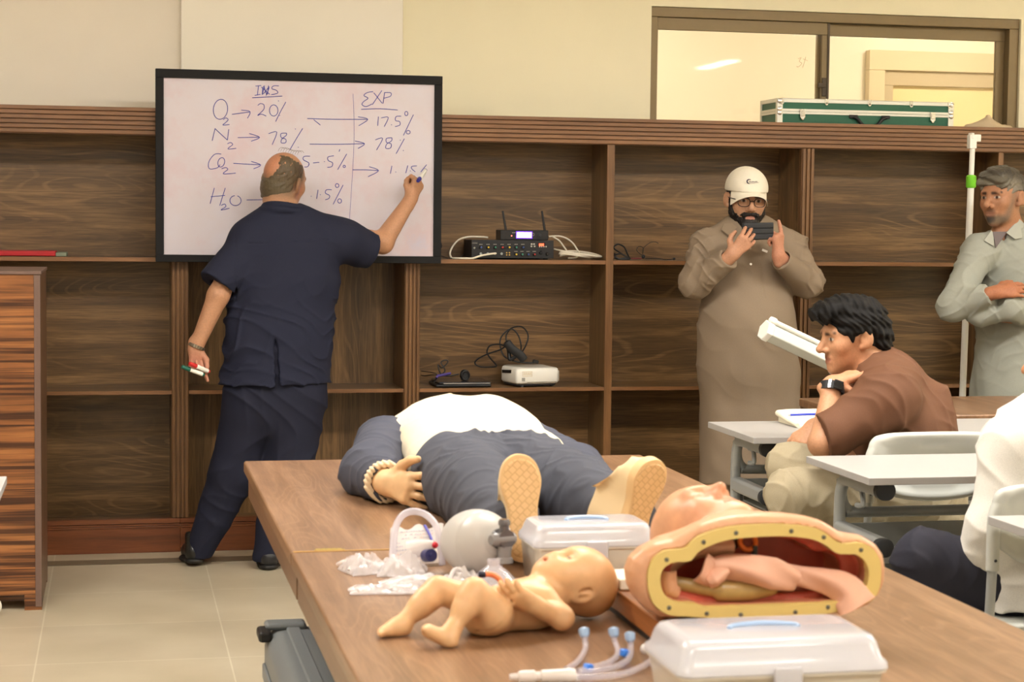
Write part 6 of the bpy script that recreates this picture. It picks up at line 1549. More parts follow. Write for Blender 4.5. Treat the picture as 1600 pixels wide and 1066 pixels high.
        pl = [heel+u*L_*a+s*w_ for a, w_ in prof]; pr = [heel+u*L_*a-s*w_ for a, w_ in prof2[1:-1]][::-1]
        ring = smooth_path(pl+pr, 3, closed=True); c = np.mean(ring, 0)
        def rg(k, off, sh=V(0, 0, 0)): return [c+(p-c)*k-n*off+sh for p in ring]
        m = MB().loft([rg(.93, -.002), rg(.985, 0), rg(1.0, .006), rg(1.0, .02), rg(.97, .023)]); so = m.build('shoe', RUB, b)
        MB().loft([rg(.88, -.0045), rg(.92, -.001)]).build('tread', SM, so)
        def up_ring(off, cut, k):
            out = []
            for p in ring:
                a = (p-heel) @ u/L_; q = c+(p-c)*k; a2 = min(a, cut)
                q = q-u*((q-heel) @ u-a2*L_)*(1 if a > cut else 0); out.append(q-n*off)
            return out
        MB().loft([up_ring(.02, 1, .97), up_ring(.045, .93, .96), up_ring(.065, .78, .93), up_ring(.085, .62, .92), up_ring(.11, .50, .95), up_ring(.125, .44, .97)]).build('upper', CAN, so, angle=60)
    shoe(V(.752, -4.46, .762), V(.738, -4.435, .965), V(-.08, -1, .02), aL, 1)
    shoe(V(.985, -4.335, .758), V(1.035, -4.36, .940), V(.38, -1, .0), aR, -1)
manikin()

# ------------------------------------------------------------------ baby doll
def baby():
    A = lambda x, y, Y=-4.97: at(x, y, Y)
    skin = (226, 180, 132)
    hc = A(895, 912, -4.90); H = Head(hc, (-.38, -.12, 1), (1, .12, .10), .50)
    chest, pel = A(826, 946, -4.94), A(760, 956, -4.97)
    fl = lambda p: V(p[0], p[1], max(p[2], .765))
    kN, aN = A(741, 925, -5.02), A(706, 985, -5.05); kF, aF = A(684, 922, -4.94), A(622, 980, -4.97)
    hN, hF = A(775, 958, -5.0), A(757, 945, -4.94)
    shN, elN, wrN = A(852, 938, -4.97), A(878, 966, -5.0), A(838, 948, -5.01)
    shF, elF, wrF = A(848, 925, -4.88), A(872, 938, -4.85), A(830, 925, -4.88)
    body = [U(H.E((0, -.022, .045), (.098, .112, .102)), .01), U(H.E((0, .035, -.02), (.082, .07, .085)), .05), U(H.E((.036, .058, -.045), (.036, .034, .034)), .03), U(H.E((-.036, .058, -.045), (.036, .034, .034)), .03),
        U(H.Sp((0, .082, -.088), .020), .03), U(H.R((0, .098, -.005), (0, .112, -.026), .008, .012), .012), U(H.Sp((.012, .10, -.030), .008), .008), U(H.Sp((-.012, .10, -.030), .008), .008),
        S(H.Sp((.034, .112, .008), .016), .014), S(H.Sp((-.034, .112, .008), .016), .014), U(H.Sp((.034, .090, .008), .012), .006), U(H.Sp((-.034, .090, .008), .012), .006),
        U(H.R((-.016, .100, -.056), (.016, .100, -.056), .0085), .008), U(H.R((-.014, .098, -.070), (.014, .098, -.070), .009), .008), S(H.E((0, .114, -.063), (.014, .02, .0055)), .004)]
    for e in (1, -1): body += [U(H.E((e*.093, -.012, -.006), (.012, .026, .040)), .008), S(H.E((e*.106, -.008, .0), (.011, .016, .026)), .006), U(H.R((e*.098, -.014, .012), (e*.098, -.004, -.018), .006), .006)]
    body += [U(rc(H.L(0, -.02, -.06), chest, .026, .034), .02), U(ell(chest+V(0, .005, .0), (.050, .046, .036)), .02), U(rc(chest, pel, .037, .038, ((0, 0, 1), .9)), .03), U(rc(pel+V(-.002, -.012, -.006), pel+V(.01, .02, -.008), .032, .034), .02),
        U(rc(hN+V(-.006, -.006, 0), kN, .032, .0215), .012), U(rc(kN, aN, .0195, .0125), .012), U(rc(hF, kF, .03, .021), .012), U(rc(kF, aF, .0195, .0125), .012),
        U(rc(kN+(aN-kN)*.3, kN+(aN-kN)*.42, .0195, .018), .015), U(rc(kF+(aF-kF)*.3, kF+(aF-kF)*.42, .0195, .018), .015)]
    # feet: near one with its heel down, far one flat
    hl = A(703, 1006, -5.06); to = A(668, 986, -5.06)
    body += [U(rc(aN, hl+V(.0, 0, .004), .0125, .011), .01), U(rc(hl+V(-.002, 0, .006), to, .0125, .0095, ((0, 1, 0), 1) if False else None), .012), U(rc(hl+(to-hl)*.6+V(0, .008, 0), to+V(.002, .009, .0), .009, .0075), .01)]
    h2 = A(628, 992, -4.97); t2 = A(598, 997, -4.985); h2[2] = .7625; t2[2] = .759
    body += [U(rc(aF, h2, .0125, .0125), .01), U(rc(h2, t2, .0125, .008), .012), U(rc(h2+V(-.01, .008, 0), t2+V(.004, .012, 0), .010, .007), .01)]
    for (t_, dd, l2) in ((to, unit(to-hl), V(0, 1, 0)), (t2, unit(t2-h2), V(-.3, 1, 0))):
        for i in range(5): body.append(U(sph(t_+dd*(.006-.0016*i)+unit(l2)*(-.006+.0045*i), .0052-.0004*i), .003))
    body += [U(rc(shN, elN, .021, .0185), .012), U(rc(elN, wrN, .018, .012), .010), U(rc(shF, elF, .021, .018), .012), U(rc(elF, wrF, .017, .012), .010)]
    hh, _, _ = hand(wrN, (-.85, -.1, .55), (-.35, -.75, -.5), 'r', .44, ((.1, .3, .3),)*4, .12, fr=.0125); body += hh
    hh, _, _ = hand(wrF, (-.8, -.3, .2), (.1, .3, .9), 'l', .42, ((.2, .4, .3),)*4, .1, fr=.0125); body += hh
    body += [I(lambda P: TZ+.0008-P[:, 2], .002),
             S(tor(hN+V(-.004, -.004, .0), .036, .0022, np.stack(frame_of(unit(kN-hN)), 1)), .004)]
    for (p, q, r) in ((hF, kF, .032),): body.append(S(tor(p, r, .002, np.stack(frame_of(unit(q-p)), 1)), .004))
    lo, hi = bounds(hc, A(596, 1000), A(668, 986), pel, pad=.09)
    pt = [(H.E((0, -.09, .10), (.09, .09, .10)), (196, 140, 66), .035, .9), (H.E((0, .104, -.063), (.026, .022, .016)), (206, 116, 92), .006, .7), (H.E((.034, .1, .008), (.013, .016, .0035)), (70, 56, 50), .004), (H.E((-.034, .1, .008), (.013, .016, .0035)), (70, 56, 50), .004),
          (H.E((.06, .06, -.04), (.03, .03, .03)), (226, 166, 118), .02, .5)]
    b = soft('baby_doll', body, .0019, VINYL, loc=(chest[0]-.05, chest[1], TZ), base=skin, paint=pt, lo=lo, hi=hi)
    tag(b, 'bare baby training doll lying on its back with knees raised', 'doll')
baby()

# ------------------------------------------------------------------ head and torso airway trainer with an open cut face
def torso():
    Yc = -5.15
    Q = lambda x, y: at(960+x/3.478, 800+y/3.478, Yc)
    outer = [(85, 330), (110, 265), (165, 210), (230, 178), (330, 160), (400, 118), (480, 75), (580, 42), (680, 25), (820, 18), (950, 24), (1080, 42), (1150, 60), (1210, 95), (1260, 130), (1370, 142), (1440, 185), (1478, 240), (1490, 310), (1485, 390), (1455, 460), (1400, 515), (1330, 545), (1240, 565), (1000, 592), (700, 596), (520, 588), (420, 578), (340, 590), (270, 585), (190, 545), (130, 480), (95, 410)]
    ring_o = [(175, 370), (180, 310), (205, 255), (260, 212), (380, 195), (415, 160), (460, 128), (550, 95), (650, 75), (780, 66), (900, 65), (1010, 74), (1100, 90), (1150, 118), (1190, 150), (1240, 172), (1330, 165), (1400, 198), (1436, 255), (1445, 310), (1440, 390), (1420, 450), (1370, 492), (1210, 540), (1080, 560), (950, 572), (650, 580), (480, 572), (380, 566), (300, 560), (245, 533), (205, 490), (183, 430)]
    ring_i = [(245, 370), (250, 335), (268, 300), (320, 272), (410, 265), (440, 228), (480, 198), (560, 165), (630, 148), (700, 140), (800, 133), (900, 130), (1000, 136), (1080, 150), (1150, 182), (1200, 222), (1260, 228), (1310, 230), (1355, 262), (1375, 305), (1378, 345), (1370, 390), (1350, 430), (1300, 465), (1160, 492), (1030, 500), (900, 506), (650, 515), (540, 517), (480, 515), (430, 496), (340, 490), (275, 455), (252, 410)]
    X2 = lambda pts: np.array([[Q(*p)[0], Q(*p)[2]] for p in pts])
    def pdist(P2, poly_):
        d = np.full(len(P2), 9.); s = np.ones(len(P2)); n = len(poly_)
        for i in range(n):
            a = poly_[i]; c = poly_[i-1]; e = c-a; w_ = P2-a
            t = np.clip((w_ @ e)/(e @ e), 0, 1); q = w_-t[:, None]*e; d = np.minimum(d, (q*q).sum(1))
            c1 = P2[:, 1] >= a[1]; c2 = P2[:, 1] < c[1]; c3 = e[0]*w_[:, 1] > e[1]*w_[:, 0]
            f = (c1 & c2 & c3) | (~c1 & ~c2 & ~c3); s = np.where(f, -s, s)
        return s*np.sqrt(d)
    PO, PR, PI_ = X2(outer), X2(ring_o), X2(ring_i)
    def ext(poly_, y0, y1, rnd):
        def f(P):
            d = pdist(P[:, [0, 2]], poly_)+rnd; w_ = np.abs(P[:, 1]-(y0+y1)/2)-(y1-y0)/2+rnd
            return np.minimum(np.maximum(d, w_), 0)+np.sqrt(np.maximum(d, 0)**2+np.maximum(w_, 0)**2)-rnd
        return f
    skin = (216, 162, 124)
    hc = at(1094, 834, -4.88); H = Head(hc, (.16, -.14, 1), (-.52, .82, .10), .78)
    nk = V(at(1150, 850, -5.02)[0], -5.02, .875)
    cen = PO.mean(0); PS = cen+(PO-cen)*.78; PIS = cen+(PI_-cen)*.82
    ops = [U(ext(PO, Yc-.002, Yc+.055, .022), .01), U(ext(PS, Yc+.02, Yc+.135, .03), .03), U(rc(nk, H.L(0, -.02, -.05), .064, .052), .04), U(rc(V(nk[0]-.1, -5.02, .85), V(nk[0]+.08, -5.02, .85), .05, .05), .04)]+H.ops(closed=True)+[S(ext(PI_, Yc-.1, Yc+.035, .004), .004), S(ext(PIS, Yc-.1, Yc+.10, .004), .006), S(ext(PR, Yc-.1, Yc+.010, .001), .002), I(lambda P: TZ+.0455-P[:, 2], .002)]
    lo, hi = bounds(V(.76, -5.18, .76), V(1.26, -4.75, .98), pad=.08); lo[1] = -5.25
    pt = [(H.E((0, .09, -.064), (.024, .02, .012)), (206, 136, 112), .006, .7), (H.E((.04, .06, -.03), (.04, .04, .04)), (226, 166, 140), .03, .5), (H.E((0, .105, -.03), (.02, .02, .02)), (222, 152, 122), .015, .5),
          (ext(PI_, Yc+.003, Yc+.04, .004), (190, 76, 54), .003), (ext(PIS, Yc+.003, Yc+.104, .004), (190, 76, 54), .003)]
    b = soft('torso_trainer', ops, .0026, VINYL, loc=(1.0, -5.05, TZ+.046), base=skin, paint=pt, lo=lo, hi=hi)
    tag(b, 'flesh-coloured head and torso trainer with its hollow red chest facing out', 'manikin')
    # cream foam gasket set in the cut face
    FO = plain('cream foam gasket', (216, 190, 116), .6, noise=.04, nscale=60)
    m = MB(); n = 96
    def resamp(p, n):
        p = np.vstack([p, p[:1]]); L_ = np.r_[0, np.cumsum(np.linalg.norm(np.diff(p, axis=0), axis=1))]
        t = np.linspace(0, L_[-1], n+1)[:-1]; return np.c_[np.interp(t, L_, p[:, 0]), np.interp(t, L_, p[:, 1])]
    ro = np.array([p[:2] for p in smooth_path(PR, 3, closed=True)]); ri = np.array([p[:2] for p in smooth_path(PI_, 3, closed=True)])
    ro = resamp(ro, n); ri = resamp(ri, n)
    k = np.argmin(np.linalg.norm(ri-ro[0], axis=1)); ri = np.roll(ri, -k, 0)
    # pair each outer point with the nearest inner one to keep the ring clean
    rings = []
    for (poly_, y) in ((ro, Yc+.010), (ro, Yc-.004), (ri, Yc-.004), (ri, Yc+.016)):
        rings.append([V(p[0], y, p[1]) for p in poly_])
    m.loft(rings, caps=False); m.loft([rings[3], rings[0]], caps=False)
    g = m.build('gasket', FO, b, angle=50)
    SC_ = plain('grey screw', (112, 110, 100), .4, metal=.6)
    for (x, y) in ((657, 112), (957, 102), (1133, 135), (1335, 205), (480, 162), (280, 258), (293, 518), (498, 550), (682, 556), (978, 542), (1155, 515)):
        p = Q(x, y); MB().lathe(V(p[0], Yc-.0035, p[2]), (0, -1, 0), [(0, .0036), (.0015, .0034), (.0022, .0015)], 12).build('screw', SC_, g)
    # soft lungs, hose, valve inside
    LU = plain('pink lung sheet', (224, 172, 146), .5, noise=.05, nscale=30, bump=.1, bscale=90)
    def sheet(pts, wid, yoff, th=.005, wave=.0):
        P = smooth_path([Q(*p) for p in pts], 6); W_ = np.interp(np.linspace(0, 1, len(P)), np.linspace(0, 1, len(wid)), wid); Y_ = np.interp(np.linspace(0, 1, len(P)), np.linspace(0, 1, len(yoff)), yoff)
        rings = []
        for i, p in enumerate(P):
            a = P[max(i-1, 0)]; c = P[min(i+1, len(P)-1)]; t = unit(c-a); nv = V(-t[2], 0, t[0]); w_ = W_[i]; r = []
            for j in range(13):
                v = -1+2*j/12; r.append(V(p[0], Yc+Y_[i], p[2])+nv*w_*v+V(0, -.012*(1-v*v)+wave*math.sin(v*3+i*.3), 0))
            for j in range(12, -1, -1):
                v = -1+2*j/12; r.append(V(p[0], Yc+Y_[i]+th, p[2])+nv*w_*v+V(0, -.012*(1-v*v)+wave*math.sin(v*3+i*.3), 0))
            rings.append(r)
        return MB().loft(rings)
    sheet([(492, 315), (560, 345), (640, 322), (760, 325), (880, 345), (1010, 385)], [.024, .022, .020, .022, .025, .016], [.02, .03, .028, .016, .012, .015], wave=.004).build('lung', LU, b, angle=60)
    sheet([(960, 350), (1060, 370), (1170, 390), (1260, 425), (1300, 500)], [.014, .016, .020, .026, .032], [.03, .026, .016, .0, -.014], wave=.004).build('lung', LU, b, angle=60)
    sheet([(530, 400), (560, 380), (600, 350), (640, 330)], [.010, .012, .012, .008], [.022, .015, .018, .024]).build('lung_fold', LU, b, angle=60)
    sheet([(300, 400), (360, 330), (450, 270), (560, 230), (700, 215)], [.016, .018, .016, .016, .014], [.06, .07, .07, .06, .05]).build('throat_lining', plain('skin flap', (206, 152, 116), .5), b, angle=60)
    sheet([(310, 330), (310, 380), (325, 440), (370, 470)], [.012, .014, .014, .012], [.012, .018, .02, .03]).build('side_lining', plain('skin flap', (206, 152, 116), .5), b, angle=60)
    HO = plain('amber hose', (170, 138, 84), .25, noise=.15, nscale=60)
    hp = smooth_path([V(Q(x, y)[0], Yc+o, Q(x, y)[2]) for (x, y, o) in ((330, 408, .045), (450, 428, .04), (600, 450, .035), (760, 450, .035), (900, 425, .04), (960, 400, .05))], 6)
    MB().tube(hp, [.011]*12+[.0165]*(len(hp)-18)+[.013]*6, 14).build('hose', HO, b)
    br = MB(); p = V(Q(720, 392)[0], Yc+.045, Q(720, 392)[2]); br.box(p, (.055, .02, .014)); p2 = V(Q(730, 455)[0], Yc+.022, Q(730, 455)[2]); br.box(p2, (.012, .004, .010)); br.build('bracket', plain('black bracket', (48, 46, 42), .4), b, bevel=.003)
    orr = V(Q(790, 196)[0], Yc+.075, Q(790, 196)[2])
    MB().tube([orr+V(math.cos(a)*.013, -.02+.004*math.sin(a), math.sin(a)*.012) for a in np.linspace(0, 2*PI, 21)[:-1]], .0042, 10, closed=True).build('ring', plain('orange ring', (244, 120, 40), .4), b)
    MB().lathe(orr+V(-.022, .005, .0), (.4, -1, -.1), [(0, .012), (.016, .012), (.018, .008), (.006, .007)], 16).build('valve', plain('brown valve', (96, 58, 40), .4), b)
    MB().box(V(Q(820, 245)[0], Yc+.05, Q(820, 245)[2]), (.007, .012, .018)).build('clip', plain('black bracket', (48, 46, 42), .4), b, bevel=.001)
torso()
# the board the trainer lies on
BDW = wood('carrier board wood', (120, 70, 34), (150, 90, 44), (172, 108, 60), 'y', fig=0, fine=.5)
t = thing('carrier_board', 'low orange-brown wooden board under the torso trainer', 'board', (.97, -4.99, TZ))
MB().bb((.808, -5.185, TZ+.0095), (1.06, -4.80, TZ+.045)).build('board', BDW, t, bevel=.003)
MB().bb((.811, -5.18, TZ+.0003), (1.056, -4.81, TZ+.0095)).build('base_strip', plain('dark base strip', (34, 26, 20), .6), t)  # dark strip along the lower edge of the board
t = thing('foam_block', 'small white foam block on the board behind the doll\'s head', 'block', (.83, -4.86, TZ+.046))
MB().bb((.812, -4.90, TZ+.0455), (.86, -4.81, TZ+.064)).build('block', plain('white foam', (240, 234, 216), .7), t, bevel=.003)

# ================================================================== CLEAR PLASTIC THINGS
def milky(name, rgb, alpha, rough=.2):
    m = plain(name, rgb, rough, alpha=alpha, coat=.3); return m
BOXM = milky('milky plastic', (226, 220, 206), .84, .25); LIDM = milky('milky lid plastic', (222, 222, 230), .66, .15)
CLEAR = plain('clear plastic', (236, 232, 240), .08, alpha=.30, spec=.8, coat=.5)
CLEARP = plain('clear film', (244, 238, 240), .15, alpha=.42, spec=.8, coat=.6, noise=.06, nscale=90, bump=.4, bscale=60)
FROST = plain('frosted silicone', (204, 200, 196), .3, alpha=.86)
BLUEP = plain('pale blue plastic', (176, 204, 240), .3, alpha=.8)
def storage_box(x0, x1, y0, y1, zr, zt, label, inner=None):
    cx, cy = (x0+x1)/2, (y0+y1)/2; W_, D_ = x1-x0, y1-y0
    t = thing('storage_box', label, 'box', (cx, cy, TZ), None)
    def rg(w_, d_, z, r=.018): return [(cx+a, cy+b, z) for a, b in rrect(w_, d_, r, 5)]
    z0 = TZ+.0008
    m = MB(); m.loft([rg(W_*.88, D_*.86, z0), rg(W_*.92, D_*.90, z0+.004), rg(W_*.97, D_*.96, zr-.004), rg(W_, D_, zr-.003), rg(W_, D_, zr), rg(W_*.95, D_*.94, zr), rg(W_*.90, D_*.88, z0+.008), rg(W_*.86, D_*.84, z0+.005)])
    m.build('tub', BOXM, t, angle=45)
    l = MB(); l.loft([rg(W_*1.0, D_*1.0, zr+.0006), rg(W_*1.012, D_*1.015, zr+.002), rg(W_*1.005, D_*1.0, zr+.010), rg(W_*.965, D_*.93, zr+.016), rg(W_*.94, D_*.86, zt-.010, .02), rg(W_*.91, D_*.80, zt-.002, .02), rg(W_*.86, D_*.74, zt, .02)])
    lid = l.build('lid', LIDM, t, angle=45)
    h = MB(); h.tube(smooth_path([(cx-W_*.17, cy+.0, zt-.001), (cx-W_*.15, cy+.008, zt+.001), (cx-W_*.05, cy+.016, zt+.002), (cx+W_*.05, cy+.016, zt+.002), (cx+W_*.15, cy+.008, zt+.001), (cx+W_*.17, cy, zt-.001)], 4), .004, 8); h.build('lid_handle', BLUEP, lid)
    c = MB(); c.bb((cx-.02, y0-.008, zr-.02), (cx+.02, y0-.001, zr+.012)); c.build('clasp', LIDM, lid, bevel=.003)
    if inner:
        q = MB(); q.bb((cx-W_*.4, cy-D_*.38, z0+.007), (cx+W_*.4, cy+D_*.38, zr-.02)); q.build('contents', plain(*inner), t, bevel=.01)
storage_box(.722, .948, -4.66, -4.51, .824, .862, 'translucent storage box between the doll\'s head and the manikin\'s feet', ('cream contents', (226, 214, 184), .7))
storage_box(.722, 1.016, -5.53, -5.345, .806, .850, 'translucent storage box in front of the torso trainer', ('cream contents', (226, 214, 184), .7))

def bag_mask():
    c = at(745, 847, -4.53); c[2] = max(c[2], TZ+.0605)
    d = unit(V(.36, -.92, .14))
    t = thing('resuscitator_bag', 'frosted round resuscitator bag with grey valve beside the clear packets', 'resuscitator', (c[0], c[1], TZ))
    prof = [(-.084, .010)]+[(-.082*math.cos(q)*1.0, .060*math.sin(q)**.9) for q in np.linspace(.18, PI/2, 14)]+[(.074*math.sin(q), .060*math.cos(q)**.85) for q in np.linspace(.06, .30, 4)]+[(.0245, .0548), (.0265, .0548)]+[(.074*math.sin(q), .060*math.cos(q)**.85) for q in np.linspace(.38, 1.22, 12)]+[(.075, .020)]
    MB().lathe(c, d, prof, 40).build('bag', FROST, t, angle=60)
    GV = plain('smoky valve plastic', (92, 88, 90), .15, alpha=.9, coat=.5); GL = plain('pale valve plastic', (150, 146, 146), .15, alpha=.75, coat=.5)
    v = c+d*.066+V(.002, 0, .006); sd = unit(np.cross(d, V(0, 0, 1)))
    va = MB().lathe(v, d, [(0, .017), (.005, .019), (.010, .019), (.012, .015), (.024, .015), (.027, .017), (.033, .017)], 24).build('valve', GV, t)
    MB().lathe(v+d*.022+V(0, 0, .012), (0, 0, 1), [(0, .009), (.012, .009), (.014, .011), (.02, .011), (.024, .008)], 20).build('pressure_cap', GV, va)
    MB().lathe(v+d*.022, sd, [(-.022, .009), (-.018, .012), (.022, .012), (.028, .009)], 20).build('side_port', GL, va)
    dn = MB().lathe(v+d*.024-V(0, 0, .012), (0, 0, -1), [(0, .013), (.02, .0125), (.022, .015), (.03, .016)], 20).build('mask_port', GL, va)
    # clear domed face mask lying in front
    mc = at(771, 915, -4.69); mc[2] = TZ+.004
    mk = thing('face_mask', 'clear domed face mask in front of the resuscitator bag', 'mask', tuple(mc))
    MB().lathe(mc, (0, 0, 1), [(0, .040), (.006, .043), (.012, .041), (.022, .036), (.036, .025), (.046, .014), (.050, .010), (.060, .010), (.060, .008), (.049, .008), (.044, .012), (.034, .023), (.02, .034), (.008, .038)], 32, 1.0, 1.15).build('dome', CLEAR, mk)
    MB().tube([mc+V(math.cos(a)*.041, math.sin(a)*.047, .004) for a in np.linspace(0, 2*PI, 33)[:-1]], .0062, 10, closed=True).build('cushion', plain('soft clear cushion', (234, 228, 226), .2, alpha=.6), mk)
    # orange airway with a black end
    t2 = thing('airway_tube', 'bent orange airway tube with black end above the doll\'s belly', 'tube', tuple(at(775, 905, -4.80)))
    p = [at(754, 898, -4.80), at(764, 897.5, -4.80), at(775, 901, -4.805), at(783, 910, -4.81), at(786, 925, -4.815)]
    e = p[-1].copy(); e[2] = TZ+.006; p.append((p[-1]+e)/2); p.append(e)
    MB().tube(smooth_path(p, 5), .0048, 12).build('tube', plain('orange rubber', (240, 132, 84), .4), t2)
    MB().lathe(at(755.5, 898, -4.80), (-1, 0, .05), [(-.003, .0052), (.006, .0056), (.009, .004)], 14).build('black_end', plain('navy end', (24, 24, 48), .35), t2)
bag_mask()

def film(name, label, c, size, seed, rot=0, mat=None, parent=None, hmax=.03):
    """crumpled clear packet: a sealed film pillow"""
    n = 30; rs = np.random.RandomState(seed); vs = []; fs = []
    def nz(x, y, s): return wav(np.array([[x, y, s]]), (1, 1, 1), 2.6, seed)[0]
    for s in (0, 1):
        for j in range(n):
            for i in range(n):
                u = -1+2*i/(n-1); v = -1+2*j/(n-1); e = max(abs(u), abs(v))
                pil = (1-e**3)
                z = (0.0008 if s == 0 else .002+pil*hmax*(.55+.55*nz(u*1.6, v*1.6, 0))+.006*abs(nz(u*5, v*5, 2))*(.3+pil))
                k = 1+.07*nz(u*2, v*2, 5)
                x, y = u*size[0]/2*k, v*size[1]/2*k
                vs.append((c[0]+x*math.cos(rot)-y*math.sin(rot), c[1]+x*math.sin(rot)+y*math.cos(rot), c[2]+max(z, .0006)))
    N_ = n*n
    for s in (0, 1):
        for j in range(n-1):
            for i in range(n-1):
                a = s*N_+j*n+i; q = (a, a+1, a+1+n, a+n); fs.append(q if s else q[::-1])
    rim = list(range(n))+[n-1+j*n for j in range(1, n)]+[(n-1)*n+i for i in range(n-2, -1, -1)]+[j*n for j in range(n-2, 0, -1)]
    for a, b in zip(rim, rim[1:]+rim[:1]): fs.append((a, b, b+N_, a+N_))
    return MB().add(vs, fs)
def packets():
    g = at(650, 845, -4.40)
    base = V(.565, -4.40, TZ+.0006)
    t = thing('printed_packet', 'clear packet printed with fine blue lettering, leaning beside the resuscitator bag', 'packet', tuple(base))
    # propped rectangular pouch with rows of print
    a, b = at(608, 845, -4.42), at(692, 838, -4.40); a[2] = b[2] = TZ+.003; up = V(.01, .055, .062)
    def pl(u, v, o=0): return a+(b-a)*u+up*v+V(0, -.7, .7)*(o+.006*math.sin(PI*u)*math.sin(PI*min(1, max(0, v))))
    nx, ny = 16, 10; vs = [pl(i/(nx-1), j/(ny-1)*(1+.08*math.sin(i)), s*.004) for s in (0, 1) for j in range(ny) for i in range(nx)]; fs = []
    N_ = nx*ny
    for s in (0, 1):
        for j in range(ny-1):
            for i in range(nx-1):
                q = (s*N_+j*nx+i, s*N_+j*nx+i+1, s*N_+(j+1)*nx+i+1, s*N_+(j+1)*nx+i); fs.append(q if s else q[::-1])
    rim = list(range(nx))+[nx-1+j*nx for j in range(1, ny)]+[(ny-1)*nx+i for i in range(nx-2, -1, -1)]+[j*nx for j in range(ny-2, 0, -1)]
    for p, q in zip(rim, rim[1:]+rim[:1]): fs.append((p, q, q+N_, p+N_))
    MB().add(vs, fs).build('pouch', plain('white film', (236, 228, 226), .25, alpha=.72, noise=.05, nscale=120, coat=.4), t)
    rs = np.random.RandomState(4); m = MB(); r2 = MB()
    for j in range(7):
        v = .25+.1*j; u = .12
        while u < .8:
            w_ = rs.uniform(.012, .05)
            if rs.rand() < .8: (m if rs.rand() < .85 else r2).tube([pl(u, v, .0052), pl(u+w_*.5, v+.02, .0052), pl(u+w_, v, .0052)], .0006, 4)
            u += w_+.02
    m.build('print', plain('blue grey print', (120, 128, 160), .6), t); r2.build('print', plain('pale red print', (214, 150, 140), .6), t)
    st = MB(); st.tube([pl(.64, 1.02, .006), pl(.74, .72, .006), pl(.83, .38, .006)], .003, 8, flat=.6); st.build('blue_strip', plain('blue strip', (92, 92, 180), .4), t)
    # white cone with red tip and small blue knob
    q = at(679, 852, -4.47)
    k = thing('capped_connector', 'white connector with red tip and dark blue knob in front of the printed packet', 'connector', tuple(V(q[0]-.02, q[1], TZ)))
    MB().lathe(q-V(.045, -.02, .012), (.9, -.3, .25), [(0, .018), (.02, .017), (.045, .009), (.05, .008)], 18).build('body', plain('white film', (236, 228, 226), .25), k)
    MB().lathe(q, (.5, -.8, .2), [(-.004, .005), (.002, .0062), (.006, .004)], 14).build('red_tip', plain('red tip', (222, 40, 56), .4), k)
    q2 = at(675, 868, -4.50); MB().lathe(q2, (.2, -1, .2), [(-.03, .012), (-.004, .012), (-.004, .004), (.005, .0042)], 14).build('knob', plain('dark blue knob', (44, 44, 96), .4), k)
    # clear arched tube
    p = [at(613, 862, -4.42), at(616, 835, -4.40), at(625, 810, -4.39), at(640, 800, -4.39), at(657, 801, -4.40), at(672, 810, -4.42), at(683, 828, -4.44), at(692, 850, -4.46)]
    p[0][2] = TZ+.006; p[-1][2] = TZ+.012
    ct = MB().tube(smooth_path(p, 6), .0052, 12, flat=1.3).build('arched_tube', plain('clear hose', (228, 222, 232), .1, alpha=.55, coat=.6), loc=(.60, -4.42, TZ))
    tag(ct, 'clear plastic tube arching over the printed packet', 'tube')
    for (nm, lab, px, Y, sz, sd, rot, hm) in (('clear_packet', 'crumpled clear packet with twisted corner, leftmost on the table', (572, 868), -4.44, (.085, .075), 3, .3, .034), ('clear_packet', 'crumpled clear packet lying just before the printed packet', (628, 868), -4.47, (.09, .08), 8, -.2, .036),
                                           ('white_packet', 'crumpled white film packet tucked against the resuscitator bag', (722, 884), -4.57, (.07, .06), 31, .5, .042), ('clear_packet', 'flat clear packet with bright creases, lying left of the face mask', (648, 893), -4.58, (.12, .075), 15, .15, .016), ('clear_packet', 'thin flat clear packet nearest the baby doll\'s knees', (600, 905), -4.63, (.12, .06), 22, -.1, .010)):
        c = at(px[0], px[1], Y); c[2] = TZ+.0006
        o = thing(nm, lab, 'packet', tuple(c))
        film(nm, lab, c, sz, sd, rot, hmax=hm).build('film', CLEARP if hm < .04 else plain('white film', (236, 228, 226), .25), o, angle=25)
        tb = MB(); tb.tube(smooth_path([c+V(-sz[0]*.4, -.02, .006), c+V(-.01, .0, hm*.5+.004), c+V(sz[0]*.3, -.01, .008), c+V(sz[0]*.42, .015, .006)], 6), .004, 8)
        tb.build('inner_tube', plain('white tube', (232, 226, 226), .3), o)
    tw = at(540, 859, -4.44)
    # twisted white corner
    c = at(527, 857, -4.40); c[2] = TZ+.008; d = at(560, 868, -4.44); d[2] = TZ+.012
    o = thing('tissue_twist', 'white twisted film tip beside the brass plate', 'packet', tuple(V(c[0], c[1], TZ)))
    MB().tube(smooth_path([c, c+(d-c)*.3+V(0, 0, .004), c+(d-c)*.7+V(0, 0, .003), d], 4), [.003, .004, .004, .005, .006, .006, .007, .008, .009, .010, .011, .012, .012], 10).build('twist', plain('white film', (236, 228, 226), .25), o)
packets()

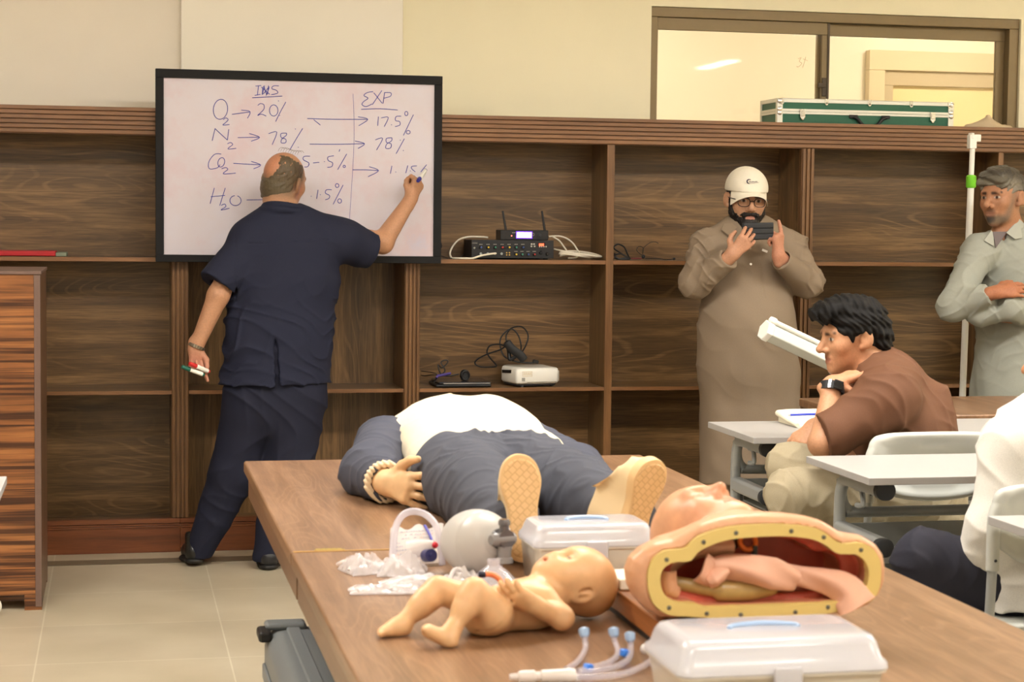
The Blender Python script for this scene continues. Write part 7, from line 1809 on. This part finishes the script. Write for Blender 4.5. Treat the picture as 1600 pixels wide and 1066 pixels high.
def breathing_tubes():
    P = lambda u, v, z=TZ: atz(780+u/5.714, 960+v/5.714, z)
    TB = plain('clear breathing tube', (214, 210, 224), .08, alpha=.36, coat=.7); CB_ = plain('clear blue connector', (176, 206, 240), .1, alpha=.75, coat=.6); BC = plain('bright blue clip', (60, 128, 226), .35); WT = plain('translucent sleeve', (240, 234, 230), .2, alpha=.7, coat=.4)
    specs = [('with its blue-tinted end standing farthest left', [(600, 490), (680, 440), (740, 370), (770, 310), (765, 290)], (765, 262, 1), None, 'l'),
             ('with its blue-tinted end in the middle of the group', [(700, 510), (860, 470), (1000, 420), (1060, 350), (1030, 290)], (1012, 235, 1), (1120, 345), 'm'),
             ('with a blue clip, standing right of the middle one', [(720, 525), (900, 500), (1060, 460), (1160, 400), (1175, 330)], (1165, 285, 1), (795, 478), 'r'),
             ('curving round to a clear end beside the wooden board', [(690, 565), (900, 560), (1120, 530), (1290, 460), (1375, 390), (1370, 350), (1320, 320)], (1295, 300, 0), None, 'e')]
    for (lab, pts, end, clip, k_) in specs:
        Pp = [P(u, v, TZ+.006) for (u, v) in pts]
        if end[2]:
            e = Pp[-1].copy(); Pp[-2][2] = TZ+.008; Pp[-1][2] = TZ+.016; top = e+V(0, .004, 0); top[2] = TZ+.024
            Pp.append(top)
        o = thing('breathing_tube', 'clear plastic breathing tube '+lab, 'tube', tuple(V(Pp[0][0], Pp[0][1], TZ)))
        MB().tube(smooth_path(Pp, 6), .0048, 12).build('tube', TB, o)
        dd = unit(Pp[-1]-Pp[-2])
        MB().lathe(Pp[-1]-dd*.004, dd, [(0, .0055), (.004, .008), (.012, .0085), (.014, .0065), (.015, .0045)], 18).build('connector', CB_ if end[2] else WT, o)
        if clip:
            c = P(*clip, TZ+.008); MB().box(c, (.013, .012, .012), rotm(0, .2, .5)).build('clip', BC, o, bevel=.003)
    a, b = P(90, 560, TZ+.008), P(680, 545, TZ+.009); d = unit(b-a); L_ = np.linalg.norm(b-a)
    o = thing('tube_manifold', 'translucent white sleeve joining the clear breathing tubes', 'connector', tuple(V((a+b)[0]/2, (a+b)[1]/2, TZ)))
    MB().lathe(a, d, [(0, .004), (.012, .005), (.014, .0085), (.036, .009), (.038, .006), (.044, .006), (.046, .009), (L_*.82, .0095), (L_*.9, .011), (L_, .009)], 20).build('sleeve', WT, o)
    f = MB(); c = P(620, 585, TZ+.001); f.add([c+V(-.016, -.012, 0), c+V(.014, -.010, 0), c+V(.016, .012, .004), c+V(-.012, .012, .005), c+V(-.016, -.012, .0012), c+V(.014, -.010, .0012), c+V(.016, .012, .0052), c+V(-.012, .012, .0062)], [(0, 3, 2, 1), (4, 5, 6, 7), (0, 1, 5, 4), (1, 2, 6, 5), (2, 3, 7, 6), (3, 0, 4, 7)]); f.build('tab', WT, o)
breathing_tubes()
# rumpled cloth on top of the bookcase
hp = soft('cloth_bundle', [U(rc(V(3.93, .14, 1.83), V(3.935, .14, 1.900), .10, .012), .03), U(rc(V(3.84, .14, 1.845), V(4.04, .14, 1.845), .022, .02), .04), I(lambda P: CT-.039-P[:, 2], .003)], .005, CLOTH, loc=(3.93, .14, CT-.04), base=(214, 194, 164), flo=CT-.0395, lo=(3.78, .0, 1.79), hi=(4.1, .3, 1.96), disp=lambda P: -.008*folds(P, (.9, .2, .2), 60, 5))
tag(hp, 'heap of beige cloth on the bookcase right of the green case', 'cloth')
